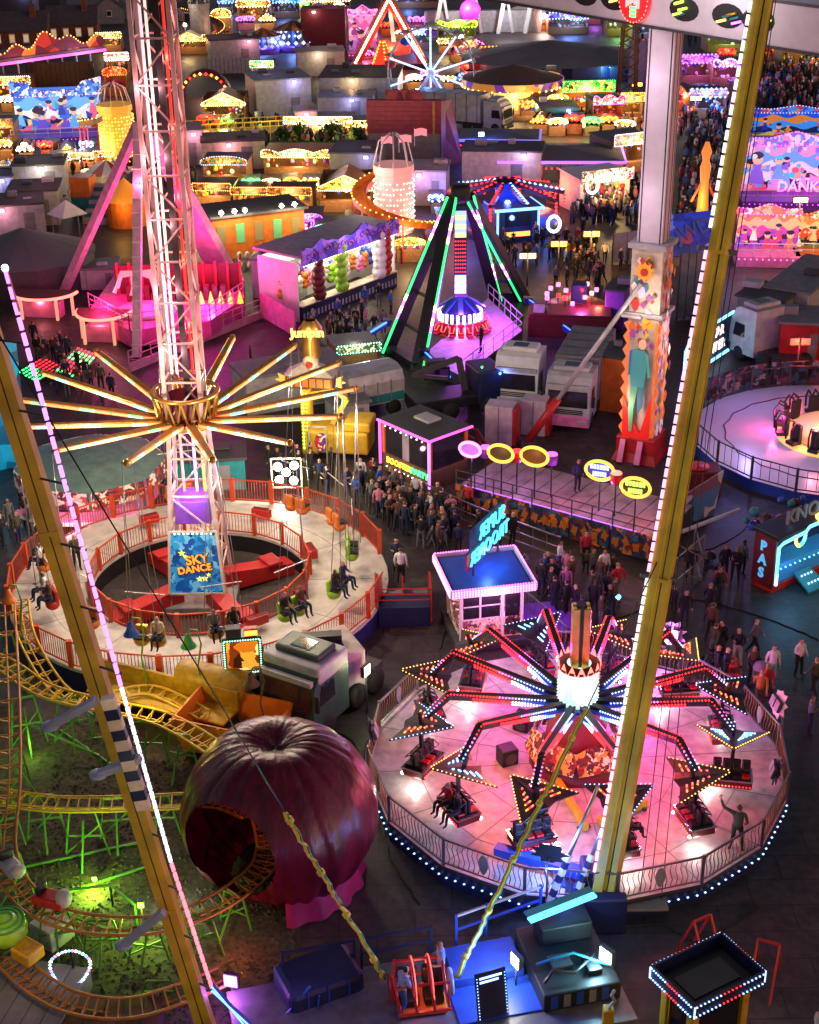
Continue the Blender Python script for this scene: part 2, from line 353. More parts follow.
# ------------------------------------------------------------------ the big spinning arm ride
ST = Vector((5.48, 40.44, 0)); SR = 7.05; SZ = .8; SA0 = R(4)
mat('st_floor', (.46, .42, .42), .36, 0, .34, 2.4, .08)
mat('copper', (.4, .2, .1), .4, .7); mat('wing_black', (.02, .017, .02), .4)
CARS = []
def spinning_ride():
    t = thing('spinning_arm_ride', 'round ride with twelve lit arms carrying black delta wings above a pale pink floor', 'amusement ride', ST)
    N = 16; P = circ(N, SR, SA0)
    d = MB(); d.prism(P, SZ-.12, SZ, 'darkgrey', 'st_floor')
    for i in range(N):      # floor joints
        x, y = P[i]; d.bar((x*.2, y*.2, SZ+.002), (x*.99, y*.99, SZ+.002), .035, 'grey', .006)
    for rr in (.48, .76):
        for i in range(N):
            a, b = P[i], P[(i+1) % N]; d.bar((a[0]*rr, a[1]*rr, SZ+.003), (b[0]*rr, b[1]*rr, SZ+.003), .03, 'grey', .006)
    d.build('deck', t)
    s = MB(); Q = circ(N, SR-.06, SA0)
    for i in range(N):
        a, b = Q[i], Q[(i+1) % N]; s.add([(a[0],a[1],0),(b[0],b[1],0),(b[0],b[1],SZ-.12),(a[0],a[1],SZ-.12)], [(0,1,2,3)], 'navy')
    sk = s.build('skirt', t)
    lb = MB(); Q = circ(N, SR+.02, SA0)
    for i in range(N):
        a, b = Q[i], Q[(i+1) % N]
        lb.bulbs((a[0],a[1],.42), (b[0],b[1],.42), 9, .045, 'e_ltblue')
    lb.build('light_row', sk)
    # middle
    c = MB(); c.lathe([(1.55, SZ+.004), (1.55, 1.15), (1.1, 1.3), (1.0, 2.2), (.75, 2.5), (.62, 3.1)], 'darkred', 14)
    c.build('turntable', t)
    pn = MB()
    for i in range(8):
        a = i*math.pi/4+.3; M = Matrix.Rotation(a, 4, 'Z') @ Matrix.Translation((0, -1.62, 1.35)) @ Matrix.Rotation(R(-20), 4, 'X')
        pn.T = M; pn.plate([(-.55, 0), (.55, 0), (.62, .75), (0, .95), (-.62, .75)], .04, sign('st_panel', ['8a1a10', 'd9c9a0', '5a0a10', 'c9862a', '301010'], .25, 5))
    pn.build('painted_panel', t)
    dr = MB(); dr.lathe([(.3, 3.0), (.66, 3.1), (.72, 3.25), (.72, 3.3)], 'red', 24)
    dr.lathe([(.66, 3.3), (.66, 4.55)], emi('e_drum', (.5, .9, .82), 1.05, True), 24)
    for z in (3.45, 3.7, 3.95, 4.2, 4.4):
        for j in range(26):
            a = 2*math.pi*j/26; dr.octa((.67*math.cos(a), .67*math.sin(a), z), .04, emi('e_drumdot', (.8,1,.95), 1.6) if z < 4.1 else 'e_salmon')
    for j in range(28):
        a = 2*math.pi*j/28; dr.octa((.75*math.cos(a), .75*math.sin(a), 3.27), .045, 'e_pink')
    dr.lathe([(.66, 4.55), (.72, 4.6), (.72, 4.7), (.4, 4.72)], 'darkred', 24)
    for j in range(14):
        a = 2*math.pi*j/14; dr.T = Matrix.Rotation(a, 4, 'Z') @ Matrix.Translation((0, -.71, 4.6)); dr.plate([(-.14, 0), (.14, 0), (0, .34)], .02, 'e_salmon')
    dr.build('drum', t)
    ms = MB()
    for sx in (-.2, .2):
        for sy in (-.17, .17): ms.bbox(sx*.85-.12, sx*.85+.12, sy*.85-.11, sy*.85+.11, 4.6, 6.85, 'gold', .03)
    ms.box(-.16, .16, -.14, .14, 4.6, 6.9, 'black'); ms.build('mast', t)
    lamp((0, 0, 5.05), (1, .75, .45), 90, .3, t)
    # arms
    for i in range(12):
        a = 2*math.pi*i/12 + R(9)
        rt = bpy.data.objects.new('arm', None)
        ar = MB()
        up = 4.15 if i % 2 else 3.95
        p0, p1, p2 = (.6, 0, 3.3), (4.35, 0, up), (5.1, 0, 3.2)
        ar.bar(p0, p1, .22, 'black', .26, .17, .24); ar.bar(p1, p2, .17, 'black', .24, .14, .18); ar.ball(p1, .15, 'black')
        # fork at the hub end
        ar.bar((.6, .2, 3.25), (1.9, .05, 3.5), .1, 'blue'); ar.bar((.6, -.2, 3.25), (1.9, -.05, 3.5), .1, 'blue')
        A = ar.build('arm', t); A.rotation_euler = (0, 0, a)
        L = MB(); f = Vector(p0); e = Vector(p1)
        for sy in (-.125, .125):
            L.bulbs(f+Vector((.5, sy, .14)), e+Vector((0, sy, .13)), 30, .04, ['e_ltblue', 'e_ltblue', 'e_pink', 'e_red', 'e_red', 'e_red'])
            for dz in (-.02, -.1):
                L.bulbs(f+Vector((.55, sy*1.02, dz)), f+(e-f)*.8+Vector((0, sy*.98, dz)), 24, .045, ['e_blue', 'e_ltblue', 'e_white', 'e_red', 'e_red', 'e_red', 'e_red'])
            L.bulbs(Vector(p1)+Vector((0, sy*.9, .12)), Vector(p2)+Vector((.06, sy*.8, .08)), 9, .035, ['e_red', 'e_pink', 'e_ltblue'])
        L.build('bulb_row', A)
        # swinging carriage: delta wing above a double row of seats
        yaw = [1.2, 2.9, .4, 3.6, 2.2, 5.0, 1.0, 4.4, 2.6, .2, 5.6, 3.3][i]
        off = rnd.uniform(-.18, .1)
        wg = MB(); wm = 'wing_black'
        wg.T = Matrix.Translation((5.15, 0, 3.0+off)) @ Matrix.Rotation(yaw, 4, 'Z') @ Matrix.Rotation(R(rnd.uniform(8, 20)), 4, 'X') @ Matrix.Scale(.92, 4)
        for sx in (-1, 1):
            wg.add([(0,1.15,0),(sx*1.3,-.8,.1),(sx*.4,-.62,.06),(0,-.75,.1),(0,1.15,.07),(sx*1.3,-.8,.15),(sx*.4,-.62,.12),(0,-.75,.16)],
                   [(0,1,2,3),(7,6,5,4),(0,4,5,1),(1,5,6,2),(2,6,7,3),(3,7,4,0)], wm)
        lm = ['e_salmon', 'e_red', 'e_orange'] if i % 4 != 3 else ['e_ltblue', 'e_cyan', 'e_ltblue']
        for sx in (-1, 1):
            wg.bulbs((sx*.03, 1.15, .09), (sx*1.28, -.77, .15), 15, .03, 'e_gold' if i % 3 else 'e_ltblue')
            for rw in range(5):
                k = .1 + .16*rw
                wg.bulbs((sx*(.16+.05*rw), .42-.2*rw, .14), (sx*(.2+.145*rw), .36-.2*rw, .15), 2+rw, .04, lm)
        wg.bar((0, -.1, .1), (0, -.1, .55), .12, 'black')
        wg.build('delta_wing', A)
        cr = MB(); cr.T = Matrix.Translation((5.2, 0, 1.35+off)) @ Matrix.Rotation(yaw+rnd.uniform(-.4, .4), 4, 'Z') @ Matrix.Rotation(R(rnd.uniform(-6, 6)), 4, 'X') @ Matrix.Scale(.84, 4)
        CARS.append(Matrix.Translation(ST) @ Matrix.Rotation(a, 4, 'Z') @ cr.T); cr.bar((0, 0, .5), (0, 0, 1.7), .13, 'black')
        cr.bbox(-.8, .8, -.5, .5, 0, .34, 'darkred', .05); cr.box(-.82, .82, -.52, .52, .3, .37, 'chrome'); cr.box(-.74, .74, -.44, .44, .35, .4, 'black')
        for sx in (-.55, -.18, .18, .55):
            for sy in (-1, 1):
                cr.bbox(sx-.16, sx+.16, sy*.08-.06, sy*.08+.06, .4, 1.0, 'black', .05); cr.bbox(sx-.15, sx+.15, min(sy*.1, sy*.42), max(sy*.1, sy*.42), .4, .5, 'red' if (i+int(sx*9)) % 2 else 'black', .04)
                cr.tube([(sx-.13, sy*.12, .95), (sx-.13, sy*.36, .8), (sx+.13, sy*.36, .8), (sx+.13, sy*.12, .95)], .025, 'darkgrey', 5)
        for sy in (-.53, .53): cr.bulbs((-.78, sy, .12), (.78, sy, .12), 12, .04, ['e_red', 'e_salmon'])
        for sx in (-.75, .75): cr.octa((sx, -.5, .06), .08, 'e_flood')
        cr.build('carriage', A)
        ll = lamp((5.2+.7*math.cos(yaw), .7*math.sin(yaw), 1.2+off), (1, .9, .78), 30, .06, A)
    return t
spin = spinning_ride()
fence_ring('railing', 'copper wavy-bar railing on the rim of the ride with black delta wings', ST, SR-.05, 16, SA0, SZ, 1.0, 'steel', 'copper', (4, 5), True, 16, 'steel', 'fence', .06, 'grey', 'railing_panel')

def floor_object(name, label, cat, px, py, z, build, rot=0, group=None):
    t = thing(name, label, cat, G(px, py, z), rot, group); build(t); return t
def speaker_box(t):
    m = MB(); m.bbox(-.3, .3, -.28, .28, 0, .62, 'black', .04); m.build('cabinet', t)
    m = MB(); m.T = FACE; m.lathe([(0, .29), (.2, .29), (.22, .3)], 'darkgrey', 12, (0, .3, 0)); m.build('grille', t)
for (x, y, r_, lb) in [(507, 762, .4, 'black speaker box at the foot of the turntable near the yellow barrier'), (523, 728, -.5, 'black speaker box tucked behind the red turntable'),
                       (508, 848, 1.2, 'small black speaker box on the pale floor below the seated pair')]:
    if y < 840: floor_object('speaker', lb, 'speaker', x, y, SZ+.004, speaker_box, r_)
def barrier(t, L):
    m = MB(); m.bbox(-L/2, L/2, -.1, .1, 0, .3, 'yellow', .03); m.build('rail', t)
    m = MB()
    for x in (-L/2+.2, 0, L/2-.2): m.box(x-.05, x+.05, -.22, .22, -.01, .06, 'darkgrey')
    m.build('foot', t)
p, q = G(537, 752, SZ), G(586, 832, SZ); e = q-p
t = thing('barrier', 'long yellow barrier beam lying across the pink ride floor', 'barrier', (p+q)/2+Vector((0,0,.02)), math.atan2(e.y, e.x)); barrier(t, e.length)
p, q = G(598, 826, SZ), G(646, 806, SZ); e = q-p
t = thing('barrier', 'short yellow barrier beam beside the leaning mast', 'barrier', (p+q)/2+Vector((0,0,.02)), math.atan2(e.y, e.x)); barrier(t, e.length)

def star_flood(label, base, h, yaw, col=None, watts=0, em=None, pm='grey', pitch=-.3, group=None, tgt=None):
    """floodlight head with a jagged star plate behind it, on a bent pole"""
    t = thing('floodlight', label, 'floodlight', base, yaw, group)
    m = MB(); m.tube([(0,0,0), (0,0,h*.55), (.08,-.1,h*.8), (0,-.25,h)], .035, 'steel', 6); m.build('pole', t)
    m = MB(); m.T = Matrix.Translation((0,-.25,h+.2)) @ Matrix.Rotation(pitch, 4, 'X'); pts = []
    for k in range(18):
        a = 2*math.pi*k/18; rr = (.52 if k % 2 else .38)*(1+.12*math.sin(k*2.3)); pts.append((rr*math.cos(a), rr*math.sin(a)))
    m.plate(pts, .03, pm); m.build('star_plate', t)
    m = MB(); m.T = Matrix.Translation((0,-.25,h+.2)) @ Matrix.Rotation(pitch, 4, 'X')
    for sx in (-.17, .17):
        m.bbox(sx-.15, sx+.15, -.16, -.03, -.2, .2, 'darkgrey', .02); m.box(sx-.13, sx+.13, -.175, -.162, -.18, .18, em or 'lightgrey')
    m.build('lamp_head', t)
    if watts: lamp((0, -.6, h+.2), col, watts, .2, t)
    return t
def STp(k, r=SR, z=SZ): a = SA0 + k*2*math.pi/16; return ST + Vector((r*math.cos(a), r*math.sin(a), z))
star_flood('violet lit floodlight with jagged star plate on the railing behind the leaning mast', STp(2.2), 1.5, R(-25), (.9, .2, 1), 650, emi('e_fl_violet', (.72, .2, 1), 4))
star_flood('unlit floodlight with pale star plate on the railing by the man in white', STp(0, SR+.05), 1.7, R(-80), None, 0, None, 'white')
star_flood('dark star plate floodlight on the railing next to the crimson dome', STp(7.9, SR+.05), 1.3, R(90), None, 0, None, 'black')
star_flood('blue glaring floodlight with black star plate in front of the ride floor', STp(11.25, SR+.1), 1.4, R(165), (.25, .35, 1), 500, emi('e_fl_blue', (.6, .75, 1), 14), 'black')
t = star_flood('low floodlight box standing on the rim beyond the man with raised arm', STp(15.2, SR-.2), .5, R(-100), None, 0, None, 'black')
# stage lamps of this ride, hung on the arm tips and rim
for a, col, w in [(100, (.8, .03, 1), 620), (60, (.75, .05, 1), 560), (140, (1, .05, .5), 560), (175, (1, .16, .1), 420), (215, (1, .2, .08), 620), (250, (1, .12, .2), 520),
                  (300, (1, .03, .3), 560), (340, (1, .06, .02), 760), (15, (1, .06, .3), 420)]:
    lamp((3.0*math.cos(R(a)), 3.0*math.sin(R(a)), 3.4), col, w*.42, .25, spin, name='arm_lamp')
# ------------------------------------------------------------------ ticket booth of the arm ride, with its reversed roof sign
def arm_booth():
    A, B, Dd = G(461, 649), G(521, 642), G(434, 628)
    ang = math.atan2(B.y-A.y, B.x-A.x); w = (B-A).length; d = 2.3
    t = thing('ticket_booth', 'small ticket booth with pink-lit roof rim and blue roof beside the reversed neon letters', 'ticket booth', A, ang)
    mb = MB(); mb.bbox(-.25, w+.55, -.35, d+.25, 0, .35, 'darkgrey', .04); mb.box(w+.2, w+1.9, -.2, d, .28, .36, 'purple'); mb.build('plinth', t)
    H = 2.55
    bd = MB(); bd.box(0, w, .02, d, .35, 1.25, sign('st_panel2', ['d9b8a8', '8a4a5a', 'e8d8c8', '6a3040', 'c9a090'], .12, 4)); bd.box(.05, w-.05, d-.06, d-.01, 1.25, H, 'purple'); bd.box(.06, w-.06, .08, d-.08, .9, 1.0, 'wood'); bd.build('body', t)
    po = MB()
    for x, y in ((0, 0), (w, 0), (w, d), (0, d), (w*.68, 0)): po.bbox(x-.06, x+.06, y-.06, y+.06, .35, H+.05, 'white', .02)
    po.each('post', t)
    wn = MB(); wn.box(.1, w*.64, .02, .05, 1.3, 2.4, 'glass'); wn.box(.1, w*.64, 0, .018, 1.82, 1.87, 'white'); wn.box(w*.3, w*.33, 0, .018, 1.3, 2.4, 'white'); wn.box(0.06, w*.66, -.01, .03, 1.24, 1.3, 'white'); wn.build('window', t)
    dr = MB(); dr.box(w*.73, w-.08, .02, .05, .4, 2.4, 'glass'); dr.build('door', t)
    rf = MB(); rf.bbox(-.45, w+.35, -.45, d+.35, H+.05, H+.2, 'navy', .05); rf.box(-.35, w+.25, -.35, d+.25, H+.21, H+.24, 'blue'); R_ = rf.build('roof', t)
    rm = MB()
    for a, b in (((-.5, -.5), (w+.4, -.5)), ((w+.4, -.5), (w+.4, d+.4)), ((w+.4, d+.4), (-.5, d+.4)), ((-.5, d+.4), (-.5, -.5))):
        a3, b3 = Vector((*a, H+.2)), Vector((*b, H+.2)); rm.bar(a3, b3, .08, 'white', .34)
        n = int((b3-a3).length/.11)
        for dz in (-.12, -.04, .04, .12):
            o = Vector((b3.y-a3.y, a3.x-b3.x, 0)).normalized()*.05; rm.bulbs(a3+o+Vector((0,0,dz)), b3+o+Vector((0,0,dz)), n, .035, 'e_violet' if dz else 'e_pink')
        rm.bulbs(a3+Vector((0,0,.19)), b3+Vector((0,0,.19)), n, .035, 'e_pink')
    rm.build('light_rim', R_)
    # neon letters on a raised board, seen from behind
    s = MB(); M = Matrix.Translation((w*.62, d*.66, H+1.55)) @ Matrix.Rotation(R(-118)-ang+R(180), 4, 'Z')
    for k, (tx, z) in enumerate((('SUPER', .5), ('TROOPER', -.32))):
        L = M @ Matrix.Translation((0 if k else .2, 0, z)) @ Matrix.Rotation(R(180), 4, 'Z') @ FACE
        s.text(tx, .86 if k == 0 else .8, L @ Matrix.Scale(-1, 4, (0, 0, 1)), emi('e_neon', (.1, .75, 1), 1.5), .04, -.004)
    s.build('neon_lettering', t)
    bk = MB(); bk.T = M
    bk.box(-1.7, 1.7, .09, .13, .1, .95, 'navy'); bk.box(-1.9, 1.5, .09, .13, -.75, .05, 'navy')
    for x in (-1.2, 1.1): bk.bar((x, .16, -1.25), (x, .16, .9), .07, 'darkgrey')
    bk.box(1.5, 1.75, .08, .12, .15, .9, 'red'); bk.box(-1.95, -1.7, .08, .12, -.7, 0, 'red'); bk.build('sign_board', t)
    lamp((w*.5, d*.4, 2.3), (1, .55, .7), 60, .1, t); lamp((w*.5, -.8, 2.5), (1, .3, .8), 120, .15, t); lamp((w*.55, d*.5, H+1.0), (.15, .35, 1), 90, .2, t); lamp((w+1.1, .5, 2.3), (.6, .2, 1), 120, .1, t)
    st = MB()
    for k in range(3): st.box(w+1.9+.3*k, w+2.2+.3*k, .2, 1.6, 0, .28-.09*k, 'purple')
    st.each('step', t)
    return t
arm_booth()
pa, pb = G(523, 610), G(566, 655)
fence_line('railing', 'silver stair railing between the small ticket booth and the arm ride', [G(522, 612), G(545, 632), G(566, 652)], 1.1, 'steel', 'steel', 7)

# ------------------------------------------------------------------ the tall chair swing with the SKY DANCE board
SD = Vector((-8.76, 53.36, 0)); SDR, SDI, SDZ = 7.84, 4.51, .9
mat('sd_floor', (.52, .48, .42), .42, 0, .26, 2.0, .08); mat('fence_red', (.55, .07, .02), .45)
def sky_swing():
    t = thing('sky_swing', 'tall lattice tower swing ride with golden star of arms and blue SKY DANCE board', 'swing ride', SD)
    N = 48; fl = MB(); o = circ(N, SDR); i_ = circ(N, SDI)
    for k in range(N):
        a, b, c, d = o[k], o[(k+1) % N], i_[(k+1) % N], i_[k]
        fl.add([(*a, SDZ), (*b, SDZ), (*c, SDZ), (*d, SDZ), (*a, SDZ-.12), (*b, SDZ-.12), (*c, SDZ-.12), (*d, SDZ-.12)], [(0,1,2,3), (0,4,5,1), (3,2,6,7), (4,7,6,5)], 'sd_floor')
        if k % 4 == 0: fl.bar((*(Vector(d)*1.002), SDZ+.002), (*(Vector(a)*.998), SDZ+.002), .03, 'grey', .006)
    for k in range(N): fl.bar((o[k][0]*.79, o[k][1]*.79, SDZ+.002), (o[(k+1) % N][0]*.79, o[(k+1) % N][1]*.79, SDZ+.002), .025, 'grey', .006)
    fl.build('deck', t)
    sk = MB(); sk.lathe([(SDR-.03, 0), (SDR-.03, SDZ-.12)], 'navy', N); sk.lathe([(SDI+.03, 0), (SDI+.03, SDZ-.12)], 'black', N); sk.build('skirt', t)
    for k in range(4):      # outriggers
        a = R(35 + 90*k); ou = MB(); ou.T = Matrix.Rotation(a, 4, 'Z')
        ou.add([(1.0,-.35,.2),(4.3,-.42,.05),(4.3,.42,.05),(1.0,.35,.2),(1.0,-.35,1.1),(4.3,-.42,.55),(4.3,.42,.55),(1.0,.35,1.1)], [(0,3,2,1),(4,5,6,7),(0,1,5,4),(1,2,6,5),(2,3,7,6),(3,0,4,7)], 'red')
        ou.bbox(3.0, 3.7, -.5, .5, .75, .9, 'red', .03); ou.build('outrigger', t)
    bs = MB(); bs.bbox(-1.5, 1.5, -1.4, 1.4, .05, .4, 'grey', .05); bs.build('base_frame', t)
    # tower: flared foot then a straight lattice mast rising out of the picture
    def hw(z): return 1.16 - .48*min(1, max(0, (z-.4)/7.2)) if z < 7.6 else .68
    tw = MB(); zs = [.4]
    while zs[-1] < 30: zs.append(zs[-1] + 1.6)
    mat('tower_paint', (.5, .38, .35), .4, .2)
    cs = ((-1,-1), (1,-1), (1,1), (-1,1))
    for a, b in zip(zs[:-1], zs[1:]):
        for sx, sy in cs: tw.bar((sx*hw(a), sy*hw(a), a), (sx*hw(b), sy*hw(b), b), .15, 'tower_paint')
    for s_ in range(4):
        p, q = cs[s_], cs[(s_+1) % 4]
        for k, (a, b) in enumerate(zip(zs[:-1], zs[1:])):
            if s_ == 0 and 1 < a < 3: continue
            tw.bar((p[0]*hw(b), p[1]*hw(b), b), (q[0]*hw(b), q[1]*hw(b), b), .07, 'tower_paint')
            u, v = (p, q) if k % 2 else (q, p); tw.bar((u[0]*hw(a), u[1]*hw(a), a), (v[0]*hw(b), v[1]*hw(b), b), .06, 'tower_paint')
    tw.build('tower', t)
    emi('e_towerred', (.8, .05, .03), .8); emi('e_towerpale', (1, .75, .85), .8)
    for nm, xs, m, z0, z1 in (('light_tube', -.5, 'e_towerpale', 10, 30), ('light_tube', .48, 'e_towerred', 10, 30), ('light_tube', -.42, 'e_salmon', 1, 7.5), ('light_tube', .42, 'e_orange', 1, 7.5), ('light_tube', .1, 'e_violet', 4.6, 7.4), ('light_tube', -.3, emi('e_towerwarm', (1, .6, .5), 1.3), 10, 30), ('light_tube', .32, emi('e_towerred', (.8, .05, .03), .8), 10, 30), ('light_tube', .02, emi('e_towerpale', (1, .75, .85), .8), 10, 30)):
        l = MB(); l.bar((xs, .35, z0), (xs, .35, z1), .09, m, .08); l.build(nm, t)
    ch = MB(); ch.bar((0.12, -.05, 8), (.12, -.05, 30), .24, 'black', .1); ch.build('cable_chain', t)
    pp = MB(); pp.bbox(-.72, .72, -.72, .72, 3.9, 4.9, 'purple', .03); pp.build('machine_box', t); lamp((0, -1.1, 5.3), (.6, .2, 1), 40, .1, t)
    # board
    z0, z1 = 1.0, 3.75; b = MB(); y0, y1 = -hw(z0)-.14, -hw(z1)-.14
    x0, x1 = hw(z0)-.02, hw(z1)-.02
    b.add([(-x0,y0,z0),(x0,y0,z0),(x1,y1,z1),(-x1,y1,z1),(-x0,y0+.08,z0),(x0,y0+.08,z0),(x1,y1+.08,z1),(-x1,y1+.08,z1)], [(0,1,2,3),(4,7,6,5),(0,4,5,1),(2,6,7,3),(1,5,6,2),(0,3,7,4)], sign('sd_board', ['0a5aa0', '1a80c0', '063a80', '2a90c8', '0a4a98', '60b0d8'], .4, 3.2, 3))
    sl_ = math.atan2(y1-y0, z1-z0); B_ = b.build('sign_board', t)
    M = Matrix.Translation((0, (y0+y1)/2-.02, (z0+z1)/2)) @ Matrix.Rotation(-sl_, 4, 'X') @ Matrix.Scale(.74, 4)
    l = MB(); ro = Matrix.Rotation(R(8), 4, 'Z')
    for tx, sz, x, z, m in (('SKY', .74, .16, .2, 'e_sd1'), ('DANCE', .56, -.0, -.36, 'e_sd1')):
        emi('e_sd1', (1, .3, .03), 1.3); emi('e_sd2', (1, .8, .1), 1.2)
        l.text(tx, sz, M @ Matrix.Translation((x, -.03, z)) @ FACE @ ro, 'darkred', .02, .05)
        l.text(tx, sz, M @ Matrix.Translation((x-.02, -.07, z+.02)) @ FACE @ ro, m, .02, .015)
    def star(c, r_):
        l.T = M @ Matrix.Translation((c[0], -.05, c[1])); l.plate([(r_*(1 if k % 2 == 0 else .42)*math.sin(math.pi*k/5), r_*(1 if k % 2 == 0 else .42)*math.cos(math.pi*k/5)) for k in range(10)], .02, 'e_sd2'); l.T = Matrix.Identity(4)
    for c, r_ in (((-.68, .62), .2), ((-.5, .42), .13), ((.2, -.95), .19), ((.5, -.92), .2), ((.72, -.7), .14)): star(c, r_)
    l.build('lettering', B_)
    r2 = MB(); r2.T = M @ Matrix.Scale(1/.74, 4, (1, 0, 0))
    for a, c in (((-x0-.03, -1.85), (x0+.03, -1.85)), ((-x1-.03, 1.88), (x1+.03, 1.88)), ((-x0-.03, -1.85), (-x1-.03, 1.88)), ((x0+.03, -1.85), (x1+.03, 1.88))): r2.bar((a[0], -.02, a[1]), (c[0], -.02, c[1]), .1, 'cream')
    r2.bulbs((-x1+.1, -.08, 1.78), (x1-.1, -.08, 1.78), 9, .05, 'e_white'); r2.build('frame', B_)
    # golden crown carriage
    hb = MB(); HZ = 8.15
    for z, rr in ((HZ, 1.12), (HZ+1.25, 1.3)): hb.tube([(rr*math.cos(2*math.pi*k/24), rr*math.sin(2*math.pi*k/24), z) for k in range(24)], .09, 'gold', 6, closed=True)
    for k in range(14):
        a = 2*math.pi*k/14; a2 = a+2*math.pi/28
        hb.bar((1.12*math.cos(a), 1.12*math.sin(a), HZ), (1.3*math.cos(a2), 1.3*math.sin(a2), HZ+1.25), .07, 'gold'); hb.bar((1.3*math.cos(a2), 1.3*math.sin(a2), HZ+1.25), (1.12*math.cos(a2*2-a), 1.12*math.sin(a2*2-a), HZ), .07, 'gold')
        hb.octa((1.22*math.cos(a), 1.22*math.sin(a), HZ+.1), .06, 'e_gold')
    hb.lathe([(.85, HZ+.05), (1.1, HZ+.02)], 'red', 24); hb.lathe([(.8, HZ+.05), (.8, HZ+1.1)], 'darkred', 20); hb.build('crown', t)
    NS = 14
    seatc = ['gold', 'mustard', 'limegreen', 'limegreen', 'limegreen', 'orange', 'orange', 'orange', 'orange', 'red', 'orange', 'orange', 'red', 'orange']
    for k in range(NS):
        a = R(25.7*k - 100); ar = MB(); RT, ZT = 6.75, HZ+1.15
        ar.T = Matrix.Rotation(a, 4, 'Z')
        ar.bar((1.0, 0, HZ+.15), (RT, 0, ZT), .34, 'mustard', .2, .2, .16)
        ar.ball((RT, 0, ZT), .14, 'gold', 8)
        A = ar.build('arm', t)
        lt = MB(); lt.T = Matrix.Rotation(a, 4, 'Z'); n = 9
        for q in range(n):
            f0, f1 = q/n, (q+.96)/n
            P_, Q_ = Vector((1.1, 0, HZ+.15)), Vector((RT-.1, 0, ZT-.02)); cm = emi('e_a1', (1, .28, .1), 1.7) if q % 3 != 1 else (emi('e_a2', (.25, .95, .35), 1.5) if k % 2 else emi('e_a3', (.25, .9, .85), 1.5))
            for sy in (-1, 1):
                w0 = .17-.07*f0; lt.bar(P_+(Q_-P_)*f0+Vector((0, sy*(w0+.025), 0)), P_+(Q_-P_)*f1+Vector((0, sy*(w0+.02), 0)), .045, cm, .1)
        lt.build('light_strip', A)
        # hanging double seat
        sw = R(5); zb = SDZ+.75 + (.25 if k % 3 else 0); gx = RT-.35
        if k in (7, 9, 10): continue
        gd = MB(); gd.T = Matrix.Rotation(a, 4, 'Z') @ Matrix.Translation((gx, 0, zb)) @ Matrix.Scale(.86, 4); c = seatc[k]
        for sy in (-.38, .38):
            gd.ball((-.08, sy, .14), .4, c, 12, (.85, .95, .72)); gd.bbox(-.36, -.14, sy-.3, sy+.3, .25, .85, c, .1); gd.bbox(-.2, .25, sy-.28, sy+.28, .3, .42, 'black', .04)
        gd.bar((.28, -.7, .62), (.28, .7, .62), .04, 'steel'); gd.build('gondola', t)
        cb = MB(); cb.T = Matrix.Rotation(a, 4, 'Z')
        for sy in (-.75, .75):
            cb.tube([(RT, sy*.25, ZT), (gx, sy, zb+.55)], .016, 'steel', 4)
            cb.tube([(RT, sy*.25, ZT), (gx+.3, sy*.6, zb+.75)], .016, 'steel', 4)
        cb.bar((gx, -.78, zb+2.2), (gx, .78, zb+2.2), .035, 'silver'); cb.build('hanging_cable', t)
    # stage lamps on the crown
    for a in range(0, 360, 60):
        lamp((4.6*math.cos(R(a)), 4.6*math.sin(R(a)), HZ+.1), (1, .83, .6), 980, .3, t, name='crown_lamp')
    lamp((0, -.3, 6.2), (.6, .25, 1), 120, .1, t); lamp((0, 0, 2.5), (1, .35, .2), 60, .1, t)
    for z in (11, 13.5, 16, 18.5, 21): lamp((-.1, -.25, z), (1, .42, .45), 110, .15, t); lamp((.35, .2, z+1), (1, .12, .1), 90, .15, t); lamp((-.6, -1.5, z), (1, .35, .42), 90, .2, t)  # the foremost lamp of each set is added to brighten the tower front
    lamp((0, -1.7, 4.9), (.8, .9, 1), 40, .1, t)
    return t
swing = sky_swing()
fence_ring('railing', 'orange outer railing round the cream deck of the tall star swing', SD, SDR-.06, 26, R(3), SDZ, 1.1, 'fence_red', 'fence_red', (0, 25), False, 14, None, 'fence', .12, name2='railing_panel')
fence_ring('railing', 'orange inner railing round the dark pit under the star swing', SD, SDI+.06, 18, R(6), SDZ, 1.0, 'fence_red', 'fence_red', (), False, 11, None, 'fence', .1, name2='railing_panel')
for k, (px, py) in enumerate([(150, 528), (262, 522), (312, 560), (301, 600), (258, 630), (92, 600)]):
    p = G(px, py, SDZ); v = (SD-p).normalized(); t = thing('planter_box', ['red box hung inside the pit railing behind the lattice tower', 'red box hung on the pit railing behind the tower near the orange seats', 'red box on the pit railing facing the green apple seats', 'red box on the pit railing beside the close green apple seat', 'red box on the near pit railing above the picture screen', 'red box on the pit railing behind the leaning yellow mast'][k], 'box', (p.x+v.x*.0, p.y, SDZ+.25), math.atan2(v.y, v.x)+R(90))
    m = MB(); m.bbox(-.45, .45, -.16, .16, 0, .42, 'red', .06); m.build('box', t)
    m = MB(); m.box(-.38, .38, -.1, .1, .421, .44, 'darkred'); m.build('lid', t)
